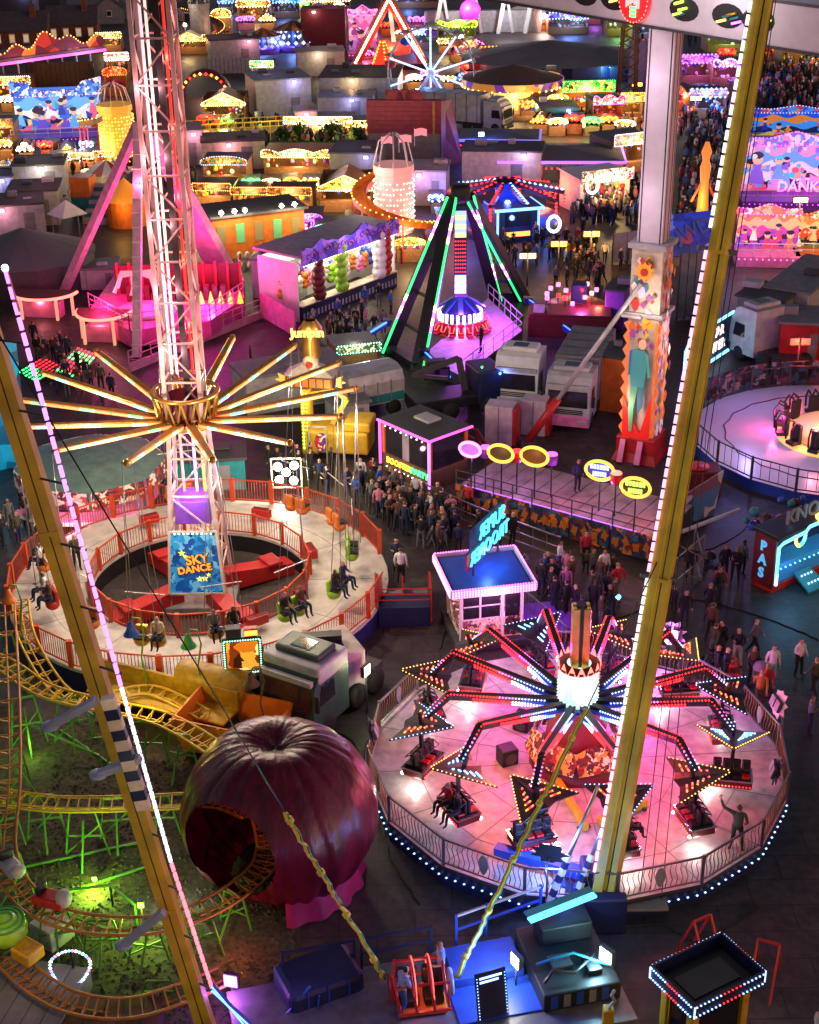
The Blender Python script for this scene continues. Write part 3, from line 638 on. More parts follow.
# entrance stairs with red side walls
def ramp_stairs():
    a, b = G(405, 640), G(402, 566); L = (b-a).length; ang = math.atan2(b.y-a.y, b.x-a.x)-R(90)
    a = G(404, 612); t = thing('entrance_stairs', 'red-sided double stairway climbing to the star swing deck by the small booth', 'stairs', a, ang)
    m = MB()
    m.bbox(-1.05, 1.05, -1.2, 0, 0, .9, 'navy', .02)
    for k in range(6): m.box(-1.0, 1.0, .3*k+.001, .3*k+.3, 0, .9-.14*(k+1)+.05, 'grey')
    m.build('tread', t)
    for x in (-1.12, 0, 1.12):
        s = MB(); s.T = Matrix.Translation((x, 0, 0)) @ Matrix.Rotation(R(90), 4, 'Z')
        s.plate([(-1.2, .2), (0, .2), (1.8, .0), (1.8, .75), (1.7, 1.0), (0, 1.75), (-1.2, 1.75)] if x else [(-.2, .9), (1.8, .05), (1.8, .75), (0, 1.65)], .06, 'red'); s.build('side_wall', t)
    s = MB()
    for z in (1.25, 1.5, 1.75): s.bar((-1.1, -1.2, z), (1.1, -1.2, z), .04, 'red')
    s.build('back_rail', t)
ramp_stairs()

# ------------------------------------------------------------------ two leaning masts of the catapult ride
mat('mastyellow', (.5, .355, .03), .5, 0, .3, 1.2)
def mast(label, p0, p1, w0, w1, segs, joint):
    p0, p1 = Vector(p0), Vector(p1); d = p1-p0; t = thing('catapult_mast', label, 'mast', p0); L = d.length; u = d.normalized()
    side = u.cross(Vector((0,1,0))).normalized(); fr = side.cross(u).normalized()*1
    if fr.y > 0: fr = -fr
    if side.x < 0: side = -side
    mb = MB()
    for f0, f1 in zip(joint[:-1], joint[1:]):
        a, b = w0+(w1-w0)*f0, w0+(w1-w0)*f1
        P_, Q_ = d*f0, d*f1
        for sx in (-1, 1):
            mb.bar(P_+side*sx*a*.27, Q_+side*sx*b*.27, a*.46, 'mastyellow', a*.8, b*.46, b*.8)
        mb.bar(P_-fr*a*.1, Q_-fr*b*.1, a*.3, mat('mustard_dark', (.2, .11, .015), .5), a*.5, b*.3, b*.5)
        mb.bar(Q_-u*.1, Q_+u*.0, b*1.03, 'mastyellow', b*.9)
    mb.build('boom', t)
    wl = MB(); wl.tube([fr*w0*.3, d*.98+fr*w1*.3], .02, 'black', 4); wl.tube([fr*w0*.3+side*.08, d*.98+fr*w1*.3+side*.08], .018, 'purple', 4); wl.build('cable', t)
    return t, d, side, fr, u, L
LM0 = G(214, 1052, .4); LMY = LM0.y
LM1 = AY(-16, 318, LMY+.6)
def led_run(t, pts_cols, w, name='light_strip', gap=.1):
    for (a, b, n, m) in pts_cols:
        mb = MB()
        for k in range(n):
            f0, f1 = (k+.06)/n, (k+.94-gap)/n; mb.bar(a+(b-a)*f0, a+(b-a)*f1, w, m)
        mb.bar(a+(a-b).normalized()*0, b, w*1.5, 'black', w*.5) if False else None
        mb.build(name, t)
emi('e_ledp', (.62, .22, 1), 2.4); emi('e_ledw', (.8, .82, 1), 1.6); emi('e_ledr', (1, .16, .22), 2.6); emi('e_ledk', (1, .42, .8), 1.9)
def left_mast():
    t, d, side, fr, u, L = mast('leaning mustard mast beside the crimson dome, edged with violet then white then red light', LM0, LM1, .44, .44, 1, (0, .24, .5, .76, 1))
    def at(px, py): return AY(px, py, LMY-.3) - LM0
    a, b, c, e = at(212, 988), at(171, 862), at(121, 686), at(5, 268)
    led_run(t, [(a, b, 14, 'e_ledr'), (b, c, 19, 'e_ledw'), (c, e, 30, 'e_ledp')], .075)
    br = MB()
    for f in range(12):
        p = a + (e-a)*(f/12); q = d*((p.dot(u))/L); br.bar(q, p, .04, 'darkgrey')
    tip = e; br.bar(e, e+Vector((.15, 0, -.9)), .07, 'pink'); br.build('bracket', t)
    tp = MB(); tp.ball(tip, .075, emi('e_tip', (1, .85, .95), 12)); tp.build('tip_lamp', t)
    st = MB()      # striped actuator beside the boom
    p, q = at(146, 800), at(110, 690); off = Vector((0, -.3, 0)); n = 11
    for k in range(n): st.bar(p+off+(q-p)*k/n, p+off+(q-p)*(k+.99)/n, .32, 'navy' if k % 2 else 'cream', .2)
    st.build('striped_sleeve', t)
    for (x0, y0, x1, y1) in ((52, 720, 98, 694), (100, 768, 142, 752), (125, 938, 165, 905)):
        s = MB(); A, B = at(x0, y0), at(x1, y1); s.bar(A+Vector((0,-.25,0)), B+Vector((0,-.25,0)), .2, mat('paleblue', (.25, .3, .42), .5), .16); s.lathe([(0, 0), (.22, 0), (.22, .06), (0, .06)], 'paleblue', 10, A+Vector((0,-.25,-.03))); s.build('stay_arm', t)
    rb = MB()
    for k in range(2):
        A, B = at(212, 985+k*4), at(250+k*6, 1030); rb.bar(A, B, .1, 'blue'); rb.bar(A+Vector((0,-.06,.0)), B+Vector((0,-.06,0)), .035, 'e_blue')
    rb.build('strut', t)
    for x, y in ((30, 380), (60, 480), (88, 580), (120, 680), (145, 780), (175, 880), (200, 970)): lamp(tuple(at(x, y)+Vector((-.2,-1.7,0))), (1, .85, .7), 16, .3, t)  # warm lamps without fittings, added in front to brighten the boom
    return t
left_mast()
RM0 = G(604, 898, .9); RM1 = AY(774, -60, RM0.y+7.5)
def right_mast():
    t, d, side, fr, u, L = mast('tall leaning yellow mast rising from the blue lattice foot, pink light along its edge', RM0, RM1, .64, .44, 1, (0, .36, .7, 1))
    def on(f, s): return d*f + side*s
    wd = lambda f: .64-.2*f
    def E_(f): return on(f, -wd(f)*.5-.14) + fr*.15
    led_run(t, [(E_(.03), E_(.2), 13, 'e_ledk'), (E_(.2), E_(.36), 16, 'e_ledw'), (E_(.365), E_(.7), 30, 'e_ledk'), (E_(.72), E_(.99), 22, 'e_ledw')], .075)
    br = MB()
    for k in range(42): f = .02+k/43; br.bar(on(f, -wd(f)*.4), E_(f), .03, 'black')
    br.bar(on(.7, -.6), on(.7, .5), .12, 'darkgrey'); br.bar(on(.36, -.6), on(.36, .5), .1, 'darkgrey'); br.bar(on(.335, -1.1)+fr*.2, on(.33, -.3), .08, 'darkgrey'); br.octa(on(.335, -1.15)+fr*.2, .1, 'e_cyan'); br.build('bracket', t)
    cbs = MB()
    for k, (s, e) in enumerate(((.9, .5), (1.15, .62), (1.45, .4))): cbs.tube([on(.99, .2+.05*k), on(.45, .3+.2*k), Vector((s*1.2, .2, -.6))], .014, 'black', 4)
    cbs.build('guy_cable', t)
    for f in (.1, .22, .34, .46, .58, .7, .82, .94): lamp(tuple(E_(f)+fr*1.6+side*.9), (1, .85, .7), 34, .3, t)
    # the lamps above hang clear of the strip, added to brighten the boom
    return t, d, side
RMT, RMD, RMS = right_mast()
def mast_foot():
    p = G(590, 905); t = thing('mast_foot', 'blue steel foot block holding the tall yellow mast', 'machine base', p)
    m = MB(); m.bbox(-.8, .8, -1.0, .6, 0, .9, 'navy', .06); m.bbox(-.5, .9, -1.3, -.9, 0, 1.3, 'navy', .06); m.bbox(-.35, .75, -.5, .3, .9, 1.7, 'navy', .08); m.build('block', t)
    m = MB(); m.bbox(.85, 2.2, -.9, .3, .5, .58, 'grey', .02); m.build('deck_plate', t)
    m = MB(); m.bar((-2.8, 1.2, 1.2), (-.2, 0, 1.2), .35, 'blue', .3); m.bar((-2.7, .9, .4), (-.2, -.3, .8), .3, 'blue', .3); m.each('outrigger', t)
    for dx in (0, .75):
        m = MB(); a, b = Vector((-1.6+dx, -1.1, .3)), Vector((.1+dx*.8, .3, 4.2))
        for k in range(10): m.bar(a+(b-a)*k*.05, a+(b-a)*(k*.05+.05), .16, 'cream' if k % 2 else 'navy')
        m.tube([a+(b-a)*.5, b], .06, 'steel', 8); m.build('hydraulic_ram', t)
    lamp((-1.0, -1.5, 2.0), (.1, .25, 1), 160, .2, t)
mast_foot()
# ------------------------------------------------------------------ crimson dome (the apple the coaster runs through)
def apple_dome():
    C = G(284, 872, 0); rr = 2.95
    m_ = bpy.data.materials.new('crimson_fabric'); m_.use_nodes = True; t_ = m_.node_tree; b = t_.nodes['Principled BSDF']
    tc = t_.nodes.new('ShaderNodeTexCoord'); n = t_.nodes.new('ShaderNodeTexNoise'); n.inputs['Scale'].default_value = 1.4
    mp = t_.nodes.new('ShaderNodeMapping'); mp.inputs['Scale'].default_value = (1.5, 1.5, .45); n.inputs['Detail'].default_value = 6
    t_.links.new(tc.outputs['Object'], mp.inputs[0]); t_.links.new(mp.outputs[0], n.inputs['Vector'])
    r = t_.nodes.new('ShaderNodeValToRGB'); e = r.color_ramp.elements; e[0].color = (.05, .002, .009, 1); e[1].color = (.12, .005, .022, 1); e[0].position = .3; e[1].position = .7
    t_.links.new(n.outputs[0], r.inputs[0]); t_.links.new(r.outputs[0], b.inputs['Base Color'])
    bp = t_.nodes.new('ShaderNodeBump'); bp.inputs['Strength'].default_value = .6; bp.inputs['Distance'].default_value = .12; t_.links.new(n.outputs[0], bp.inputs['Height']); t_.links.new(bp.outputs[0], b.inputs['Normal'])
    b.inputs['Roughness'].default_value = .33; b.inputs['Specular IOR Level'].default_value = .35
    MATS['crimson_fabric'] = m_
    t = thing('apple_dome', 'big shiny crimson fabric dome with a dark round tunnel hole for the coaster', 'fabric dome', C)
    NU, NV = 216, 50; vs = []; fs = []; fi = []; cz = 2.45
    hole = Vector((-.5, -.84, .08)).normalized(); HT_ = .56
    def pt0(i, j):
        ph = 2*math.pi*i/NU; th = math.pi*.015 + (math.pi*.80)*j/NV; return Vector((math.sin(th)*math.cos(ph), math.sin(th)*math.sin(ph), math.cos(th)))
    def pt(i, j, s=1.0):
        ph = 2*math.pi*i/NU; th = math.pi*.015 + (math.pi*.80)*j/NV
        d = Vector((math.sin(th)*math.cos(ph), math.sin(th)*math.sin(ph), math.cos(th)))
        q_ = d.dot(hole)
        if q_ > math.cos(HT_): d = hole*math.cos(HT_) + (d-hole*q_).normalized()*math.sin(HT_)
        fold = .03*math.sin(th)*abs(math.sin(ph*9+.3*math.sin(3*th)))**.4 + (.006+.022*max(0, -math.cos(th)+.25))*math.sin(ph*27+2*math.sin(ph*4))*math.sin(th) + .02*math.sin(ph*3+th*2)
        dim = -.55*math.exp(-(th/.28)**2)
        k = rr*s*(1 + fold*.7) + dim
        return Vector((d.x*k, d.y*k, cz + d.z*k*.93)), d
    for s in (1.0, .985):
        base = len(vs)
        for j in range(NV+1):
            for i in range(NU): vs.append(pt(i, j, s)[0])
        for j in range(NV):
            for i in range(NU):
                d = pt(i+.5, j+.5)[1]
                if pt0(i+.5, j+.5).dot(hole) > math.cos(HT_): continue
                f = (base+j*NU+i, base+(j+1)*NU+i, base+(j+1)*NU+(i+1) % NU, base+j*NU+(i+1) % NU)
                fs.append(f if s == 1 else f[::-1])
    mb = MB(); mb.add(vs, fs, 'crimson_fabric', True); mb.build('fabric_shell', t)
    st = MB(); st.tube([(0, 0, cz+rr*.93-.75), (.03, .02, cz+rr*.93-.5)], .16, 'black', 7); st.build('stalk', t)
    sk = MB(); mat('crimson_skirt', (.4, .02, .12), .5)     # hem gathered to the ground
    vs = []; K = 90
    for k in range(K):
        a = 2*math.pi*k/K; w = 1+.03*math.sin(a*17); 
        for rad, z in ((rr*.78, .9), (rr*.82*w, .35), (rr*.86*w, .01)): vs.append((rad*math.cos(a), rad*math.sin(a), z))
    f = []
    for k in range(K):
        a = math.degrees(2*math.pi*k/K)
        if 185 < a < 275: continue
        b2 = ((k+1) % K)*3
        for q in range(2): f.append((k*3+q, k*3+q+1, b2+q+1, b2+q))
    sk.add(vs, f, 'crimson_skirt', True); sk.build('skirt', t)
    lamp((-.3, .6, 3.0), (1, .05, .08), 26, .2, t); 
    return C
DOME = apple_dome()

# ------------------------------------------------------------------ yellow wagon coaster
def spline(pts, n=8):
    out = []
    for i in range(len(pts)-1):
        p0, p1, p2, p3 = pts[max(i-1, 0)], pts[i], pts[i+1], pts[min(i+2, len(pts)-1)]
        for k in range(n):
            u = k/n; out.append(.5*((2*p1)+(p2-p0)*u+(2*p0-5*p1+4*p2-p3)*u*u+(3*p1-p0-3*p2+p3)*u**3))
    out.append(pts[-1]); return out
CT = thing('coaster', 'yellow and orange railed family coaster on green trestle supports under the leaning mast', 'roller coaster', G(60, 860))
def track(pix, rail, gauge=.75, every=2):
    P_ = spline([G(x, y, z) - CT.location for x, y, z in pix], 10); mb = MB(); A, B = [], []
    for i, p in enumerate(P_):
        d = (P_[min(i+1, len(P_)-1)] - P_[max(i-1, 0)]).normalized(); s = d.cross(Vector((0,0,1))).normalized()*gauge/2
        A.append(p+s); B.append(p-s)
    mb.tube(A, .05, rail, 6); mb.tube(B, .05, rail, 6); mb.tube([p-Vector((0,0,.16)) for p in P_], .04, rail, 6)
    for i in range(0, len(P_), every):
        mb.bar(A[i], B[i], .035, rail); mb.bar(A[i], P_[i]-Vector((0,0,.16)), .04, rail); mb.bar(B[i], P_[i]-Vector((0,0,.16)), .04, rail)
    return mb.build('track', CT)
mat('rail_yellow', (.6, .36, .02), .4); mat('rail_orange', (.4, .17, .03), .45); mat('rail_green', (.08, .26, .03), .45)
track([(-60, 640, 2.4), (0, 662, 2.2), (45, 690, 2.0), (105, 706, 1.8), (160, 718, 1.6), (205, 742, 1.6), (240, 770, 1.8), (262, 812, 1.9), (270, 845, 1.7)], 'rail_yellow')
track([(-90, 770, 1.9), (-20, 792, 1.9), (45, 803, 1.9), (100, 804, 1.8), (160, 802, 1.7), (215, 800, 1.7), (250, 812, 1.7)], 'rail_yellow')
track([(4, 600, 3.4), (8, 700, 3.2), (8, 780, 2.8), (3, 850, 2.1), (22, 892, 1.7), (60, 917, 1.5), (120, 926, 1.4), (175, 920, 1.3), (225, 898, 1.3), (262, 868, 1.4), (270, 840, 1.6)], 'rail_orange')
track([(-60, 920, 1.2), (0, 952, 1.1), (35, 982, 1.0), (75, 1003, .9), (130, 1008, .7), (190, 990, .8), (240, 968, .9)], 'rail_orange')
track([(20, 600, 2.8), (28, 640, 2.4), (60, 690, 1.6), (95, 700, 1.3), (150, 690, 1.3), (205, 715, 1.2)], 'rail_yellow', .6)
def trestle(px, py, h, w=.9, yaw=0):
    b = G(px, py) - CT.location; mb = MB(); mb.T = Matrix.Translation(b) @ Matrix.Rotation(yaw, 4, 'Z')
    for s in (-1, 1): mb.bar((s*w*.7, 0, 0), (s*w*.4, 0, h), .05, 'rail_green')
    mb.bar((-w*.4, 0, h), (w*.4, 0, h), .07, 'rail_green'); mb.bar((-w*.6, 0, h*.45), (w*.6, 0, h*.45), .05, 'rail_green'); mb.bar((-w*.66, 0, .1), (w*.5, 0, h*.7), .045, 'rail_green')
    mb.bar((0, -.9, 0), (0, 0, h*.8), .06, 'rail_green'); mb.build('support', CT)
for a in [(4, 850, 2.6, 1, .3), (22, 800, 1.8, .9, 1.2), (15, 910, 2.0, 1, .6), (48, 838, 1.7, .9, .2), (88, 855, 1.7, 1, 0), (120, 838, 1.6, .9, .1), (160, 836, 1.6, 1, 0), (30, 745, 2.0, .9, .3), (75, 740, 1.8, 1, .2), (110, 755, 1.7, 1, .1),
          (150, 760, 1.6, 1, -.1), (183, 770, 1.5, .9, -.3), (60, 950, 1.4, .9, .2), (105, 955, 1.3, .9, 0), (150, 960, 1.2, .9, -.2), (205, 950, 1.2, .9, -.4), (160, 1000, .7, .8, 0), (12, 700, 2.8, .9, .2), (20, 960, 1.1, .8, .7), (236, 925, 1.2, .8, -.5)]: trestle(*a)
mb = MB()
for a, b, z in [((20, 720), (100, 756), .5), ((75, 700), (130, 745), .6), ((65, 890), (110, 885), .8), ((110, 885), (135, 905), .8), ((40, 905), (110, 930), .7), ((60, 730), (150, 790), .05), ((10, 870), (150, 840), .05), ((60, 895), (160, 862), .05)]:
    p, q = G(*a, z)-CT.location, G(*b, z)-CT.location; mb.bar(p, q, .06, 'rail_green'); mb.bar(p, p-Vector((0,0,z)), .05, 'rail_green'); mb.bar(q, q-Vector((0,0,z)), .05, 'rail_green')
mb.each('ground_frame', CT)
# platform with sloped yellow station boards
st = MB(); st.T = Matrix.Translation(G(160, 735)-CT.location) @ Matrix.Rotation(R(-24), 4, 'Z')
st.bbox(-3.2, 2.6, .2, 1.3, .9, 1.0, 'yellow', .03); st.bbox(-3.2, 2.6, 1.25, 1.4, 0, 1.7, 'mustard', .03); st.build('station_platform', CT)
def train_car(px, py, z, yaw, first=False):
    t = thing('coaster_car', 'green worm head car with curling shell on the lowest track' if first else 'white and red coaster car on the orange curve', 'coaster car', G(px, py, z), yaw); t.scale = (.72,)*3; m = MB()
    if first:
        m.lathe([(0, -.55), (.5, -.5), (.85, -.2), (.9, .1), (.75, .45), (.4, .62), (0, .66)], 'limegreen', 18, (0, 0, .9)); m.build('shell', t)
        m = MB()
        for rr in (.35, .6, .8): m.tube([(rr*math.cos(2*math.pi*k/20), rr*math.sin(2*math.pi*k/20), 1.58-.3*rr*rr) for k in range(20)], .05, 'green', 5, closed=True)
        m.build('ring_pattern', t)
        m = MB(); m.bbox(.7, 1.7, -.45, .45, .15, .7, 'yellow', .08); m.bbox(.8, 1.6, -.35, .35, .68, .72, 'mustard', .01); m.build('tub', t)
    else:
        m.bbox(-.7, .7, -.38, .38, .1, .55, 'red', .1); m.build('tub', t); m = MB(); m.ball((.6, 0, .5), .42, 'lightgrey', 10, (.8, .9, 1)); m.build('nose', t); m = MB(); m.bbox(-.5, -.3, -.3, .3, .5, .95, 'black', .05); m.build('backrest', t)
        m = MB()
        for sx in (-.5, .5):
            for sy in (-.36, .36): m.lathe([(.1, -.04), (.12, 0), (.1, .04)], 'tyre', 8, (sx, sy, .06))
        m.build('wheel', t)
train_car(8, 948, 1.0, R(-35), True); train_car(52, 905, 1.62, R(-20)); 
t = thing('coaster_car', 'white nosed coaster car at the top of the orange bend', 'coaster car', G(12, 872, 1.9), R(-50))
t.scale = (.72,)*3; m = MB(); m.bbox(-.6, .6, -.36, .36, .1, .5, 'lightgrey', .12); m.ball((.6, 0, .4), .36, 'lightgrey', 10, (.7, 1, .9)); m.build('tub', t); m = MB(); m.bbox(-.45, -.25, -.3, .3, .5, .9, 'black', .05); m.build('backrest', t)
# green ground floodlight, ground flares
def small_flood(name, label, base, h, em, col, watts, yaw=0, sz=.16, rad=.1):
    t = thing('floodlight', label, 'floodlight', base, yaw); m = MB(); m.tube([(0,0,0), (0,0,h)], .03, 'darkgrey', 6); m.build('stand', t)
    m = MB(); m.bbox(-sz, sz, -.06, .1, h-.02, h+2*sz, 'darkgrey', .03); m.box(-sz*.85, sz*.85, -.075, -.062, h+.02, h+1.85*sz, em); m.build('lamp_head', t)
    if watts: lamp((0, -.4, h+sz), col, watts, rad, t)
    return t
small_flood('f', 'glaring lime green floodlight on the gravel under the coaster', G(144, 930), .9, emi('e_fl_green', (.4, 1, .05), 6), (.5, 1, .05), 200, 0, .1)
small_flood('f', 'green uplight hidden behind the low coaster trestle on the gravel', G(96, 886), .25, 'e_lime', (.5, 1, .06), 300, 0, .08)
small_flood('f', 'violet lit panel floodlight on the strut foot at the mast base', G(234, 1010), .9, 'e_fl_violet', (.6, .15, 1), 120, R(-15), .22)
lamp((G(30, 760)-CT.location)+Vector((0,0,.6)), (.45, 1, .06), 50, .2, CT); lamp((G(150, 745)-CT.location)+Vector((0,0,2.6)), (1, .75, .1), 140, .2, CT); lamp((G(20, 985)-CT.location)+Vector((0,-1,3)), (1, .6, .3), 50, .2, CT)
lamp((G(190, 905)-CT.location)+Vector((-.3,-.4,.5)), (1, .95, .85), 70, .1, CT); lamp((G(235, 960)-CT.location)+Vector((0,0,.8)), (1, .2, .1), 60, .1, CT)
# lit loop of rope light
t = thing('light_loop', 'oval loop of white rope light lying beside the dark platform', 'rope light', G(70, 968, 1.0)); m = MB()
for k in range(34):
    a = 2*math.pi*k/34; m.octa((.55*math.cos(a)*(1+.08*math.sin(3*a)), .3*math.sin(a), .35*math.sin(a)), .055, ['e_white', 'e_ltblue', 'e_white', 'e_pink', 'e_cyan'][k % 5])
m.build('bulb_string', t); m = MB(); m.tube([(.55*math.cos(2*math.pi*k/24), .3*math.sin(2*math.pi*k/24)+.03, .35*math.sin(2*math.pi*k/24)) for k in range(24)], .03, 'black', 4, closed=True); m.bar((0, .3, .35), (0, .3, -.6), .05, 'black'); m.bar((0, -.3, -.35), (0, -.3, -.6), .05, 'black'); m.build('cord', t)
# dark plank platform and boxes in the corner
def slab(name, label, cat, px, py, w, d, h, m_, yaw=0, top=None):
    t = thing(name, label, cat, G(px, py), yaw); m = MB(); m.bbox(-w/2, w/2, 0, d, 0, h, m_, .03); m.build('body', t)
    m = MB(); n = max(2, int(w/.5))
    for k in range(n): m.box(-w/2+.02+k*w/n, -w/2+(k+1)*w/n-.015, .02, d-.02, h+.003, h+.025, top or m_)
    m.build('top_board', t); return t
slab('plank_stage', 'dark plank stage in front of the rope light loop', 'stage', 105, 1075, 2.6, 2.2, .6, 'darkgrey', 0, 'brown')
slab('plank_stage', 'grey plank stage cut by the picture corner under the worm car', 'stage', 10, 1050, 2.6, 2.6, .7, 'grey', R(-12), 'grey')
slab('flat_case', 'pale square flat case beside the worm head car', 'case', 42, 948, .9, .9, .7, 'lightgrey', R(-35))
# bell flowers on curling stems
for (px, py, top, m_, lb) in [(32, 690, 585, 'orange', 'orange bell flower lamp curling over the star swing railing'), (150, 715, 618, 'blue', 'blue bell flower lamp curling over the star swing railing'), (205, 720, 630, 'green', 'green bell flower lamp curling in front of the picture screen'), (266, 752, 668, 'brown', 'thin withered stem lamp rising beside the orange skip')]:
    b = G(px, py); h = HT(b, top); t = thing('flower_lamp', lb, 'flower lamp', b); m = MB()
    m.tube([(0,0,0), (.06,0,h*.3), (-.08,0,h*.6), (.1,0,h*.85), (.0,0,h), (-.25,0,h+.02), (-.35,0,h-.2)], .035, 'rail_green' if m_ != 'brown' else 'brown', 6); m.build('stem', t)
    m = MB(); m.lathe([(.02, 0), (.1, -.05), (.15, -.25), (.2, -.4), (.3, -.52)], m_, 10, (-.35, 0, h-.15)); m.lathe([(.29, -.5), (.13, -.25), (.0, -.1)], m_, 10, (-.35, 0, h-.17)); m.octa((-.35, 0, h-.55), .07, 'e_warm'); m.build('bell', t)

# ------------------------------------------------------------------ lorries, generator, skip, screen
def lorry(label, px, py, yaw, cabm, L=0, box=None, H=3.2, cabh=2.9, lowm='darkgrey', boxm='grey', wcab=2.4, name='lorry', group=None, z=0, topm=None):
    """cab facing local -y"""
    t = thing(name, label, 'lorry', G(px, py, z), yaw, group); w = wcab/2
    m = MB(); prof = [(0.0, .5), (0, 1.3), (.1, 2.3), (.45, cabh-.15), (.8, cabh), (2.2, cabh), (2.2, .5)]   # (y,z)
    n = len(prof); vs = [(-w, y, z_) for y, z_ in prof] + [(w, y, z_) for y, z_ in prof]
    m.add(vs, [tuple(range(n)), tuple(range(2*n-1, n-1, -1))] + [(i, n+i, n+(i+1) % n, (i+1) % n) for i in range(n)], cabm)
    if topm: m.bbox(-w-.03, w+.03, .35, 2.22, 2.35, cabh+.04, topm, .1)
    m.bbox(-w-.02, w+.02, -.12, .25, .35, .95, lowm, .05); m.bbox(-w*.8, w*.8, .75, 1.9, cabh, cabh+.28, cabm, .1); m.build('cab', t)
    g_ = MB(); g_.add([(-w+.12,-.03,1.42),(w-.12,-.03,1.42),(w-.16,.09,2.28),(-w+.16,.09,2.28)], [(0,1,2,3)], 'glass'); g_.box(-w+.1, w-.1, -.0, .2, 2.42, 2.62, 'lightgrey')
    g_.build('windscreen', t)
    for s in (-1, 1):
        g_ = MB(); x = s*(w+.012); g_.add([(x,.35,1.5),(x,1.35,1.5),(x,1.3,2.3),(x,.5,2.3)], [(0,1,2,3)] if s > 0 else [(3,2,1,0)], 'glass'); g_.build('side_window', t)
        g_ = MB(); g_.bbox(min(s*(w+.08), s*(w+.26)), max(s*(w+.08), s*(w+.26)), -.05, .08, 1.5, 2.15, 'black', .04); g_.build('mirror', t)
        g_ = MB(); g_.bbox(min(s*w*.5, s*w*.95), max(s*w*.5, s*w*.95), -.15, -.1, .55, .75, 'silver', .02); g_.build('headlight', t)
    g_ = MB()
    for k in range(3): g_.box(-w*.7, w*.7, -.02, .0, 1.02+.1*k, 1.08+.1*k, 'black')
    g_.bbox(-.4, .4, .95, 1.6, cabh+.285, cabh+.3, 'glass', .005); g_.build('roof_hatch', t)
    ys = [.9, 2.9, 4.1] if L else [.9]
    for y in ys:
        for s in (-1, 1):
            k = MB(); k.T = Matrix.Translation((s*(w-.12), y, .5)) @ Matrix.Rotation(R(90), 4, 'Y'); k.lathe([(0, -.14), (.3, -.14), (.48, -.14), (.5, -.05), (.5, .1), (.3, .14), (0, .14)], 'tyre', 14); k.build('wheel', t)
    if L:
        c = MB(); c.box(-w*.7, w*.7, 2.2, 2.4+L, .55, .85, 'darkgrey'); c.build('chassis', t)
        if box:
            c = MB(); c.bbox(-w-.03, w+.03, 2.6, 2.6+L, .9, H, boxm, .05); c.build('box_body', t)
            c = MB()
            for k in range(int(L/1.2)): c.box(-w-.05, w+.05, 2.9+k*1.2, 2.96+k*1.2, .95, H+.012, 'darkgrey')
            c.build('rib', t)
    return t
lorry('lorry with dark green cab and pale roof parked between orange skip and round ride', 288, 738, R(-32), mat('cabgreen', (.03, .07, .06), .4), 2.6, None, cabh=3.0, lowm='navy', topm='lightgrey')
def genset():
    t = thing('generator', 'pale boxy generator with black roof exhaust behind the dark green lorry', 'generator', G(346, 708), R(24)); t.scale = (.84, .84, .8); m = MB(); m.bbox(-1.9, 1.0, 0, 2.4, .5, 2.9, mat('beige', (.5, .42, .38), .5), .06); m.build('housing', t)
    m = MB(); m.bar((-1.5, 1.6, 3.2), (.3, 1.0, 3.2), .5, 'black', .4); m.bbox(-1.2, .2, .5, 1.9, 2.9, 3.1, 'black', .03); m.build('exhaust', t)
    m = MB(); m.box(1.001, 1.02, .4, 1.6, 1.2, 2.4, 'pink'); m.box(-.5, .5, -.02, -.001, 1.0, 2.2, 'lightgrey'); m.build('door', t)
    m = MB(); m.bbox(-2, 1.1, .1, 2.3, .1, .5, 'darkgrey', .03); m.build('skid', t)
genset()
def skip():
    t = thing('skip', 'orange open tipping skip beside the yellow coaster station', 'skip', G(236, 748), R(-20)); m = MB()
    for (a, b) in (((-1.5, -.95), (1.5, -.95)), ((1.5, -.95), (1.5, .95)), ((1.5, .95), (-1.5, .95)), ((-1.5, .95), (-1.5, -.95))):
        p, q = Vector((*a, 0)), Vector((*b, 0)); P2, Q2 = p*1.22+Vector((0,0,1.6)), q*1.22+Vector((0,0,1.6)); nrm = (q-p).cross(Vector((0,0,1))).normalized()*-.06
        p.z = q.z = .25; m.add([p, q, Q2, P2, p+nrm, q+nrm, Q2+nrm, P2+nrm], [(0,1,2,3), (4,7,6,5), (2,6,7,3), (0,4,5,1), (1,5,6,2), (0,3,7,4)], 'skip_orange')
    m.box(-1.5, 1.5, -.95, .95, .2, .26, 'orange'); m.build('tub', t)
    m = MB()
    for a in (-1.5, 0, 1.5): m.bar((a, -.98, .25), (a*1.22, -1.2, 1.6), .1, 'skip_orange')
    m.build('rib', t); m = MB(); m.ball((-.2, .2, .35), .9, 'brown', 10, (1.3, .8, .5)); m.build('load', t)
mat('skip_orange', (.75, .22, .02), .45); skip()
t = thing('conveyor', 'rusty cylindrical hood lying over the yellow coaster station', 'machine hood', G(218, 716), R(-22)); m = MB(); m.T = Matrix.Translation((0,0,1.5)) @ Matrix.Rotation(R(90), 4, 'Y'); m.lathe([(0,-1.4),(.6,-1.4),(.62,-1.3),(.62,1.3),(.6,1.4),(0,1.4)], 'mustard', 14); m.build('hood', t); m = MB()
for x in (-1.1, 1.1): m.bar((x, -.5, 0), (x, 0, 1.2), .1, 'darkgrey'); m.bar((x, .5, 0), (x, 0, 1.2), .1, 'darkgrey')
m.each('leg', t)
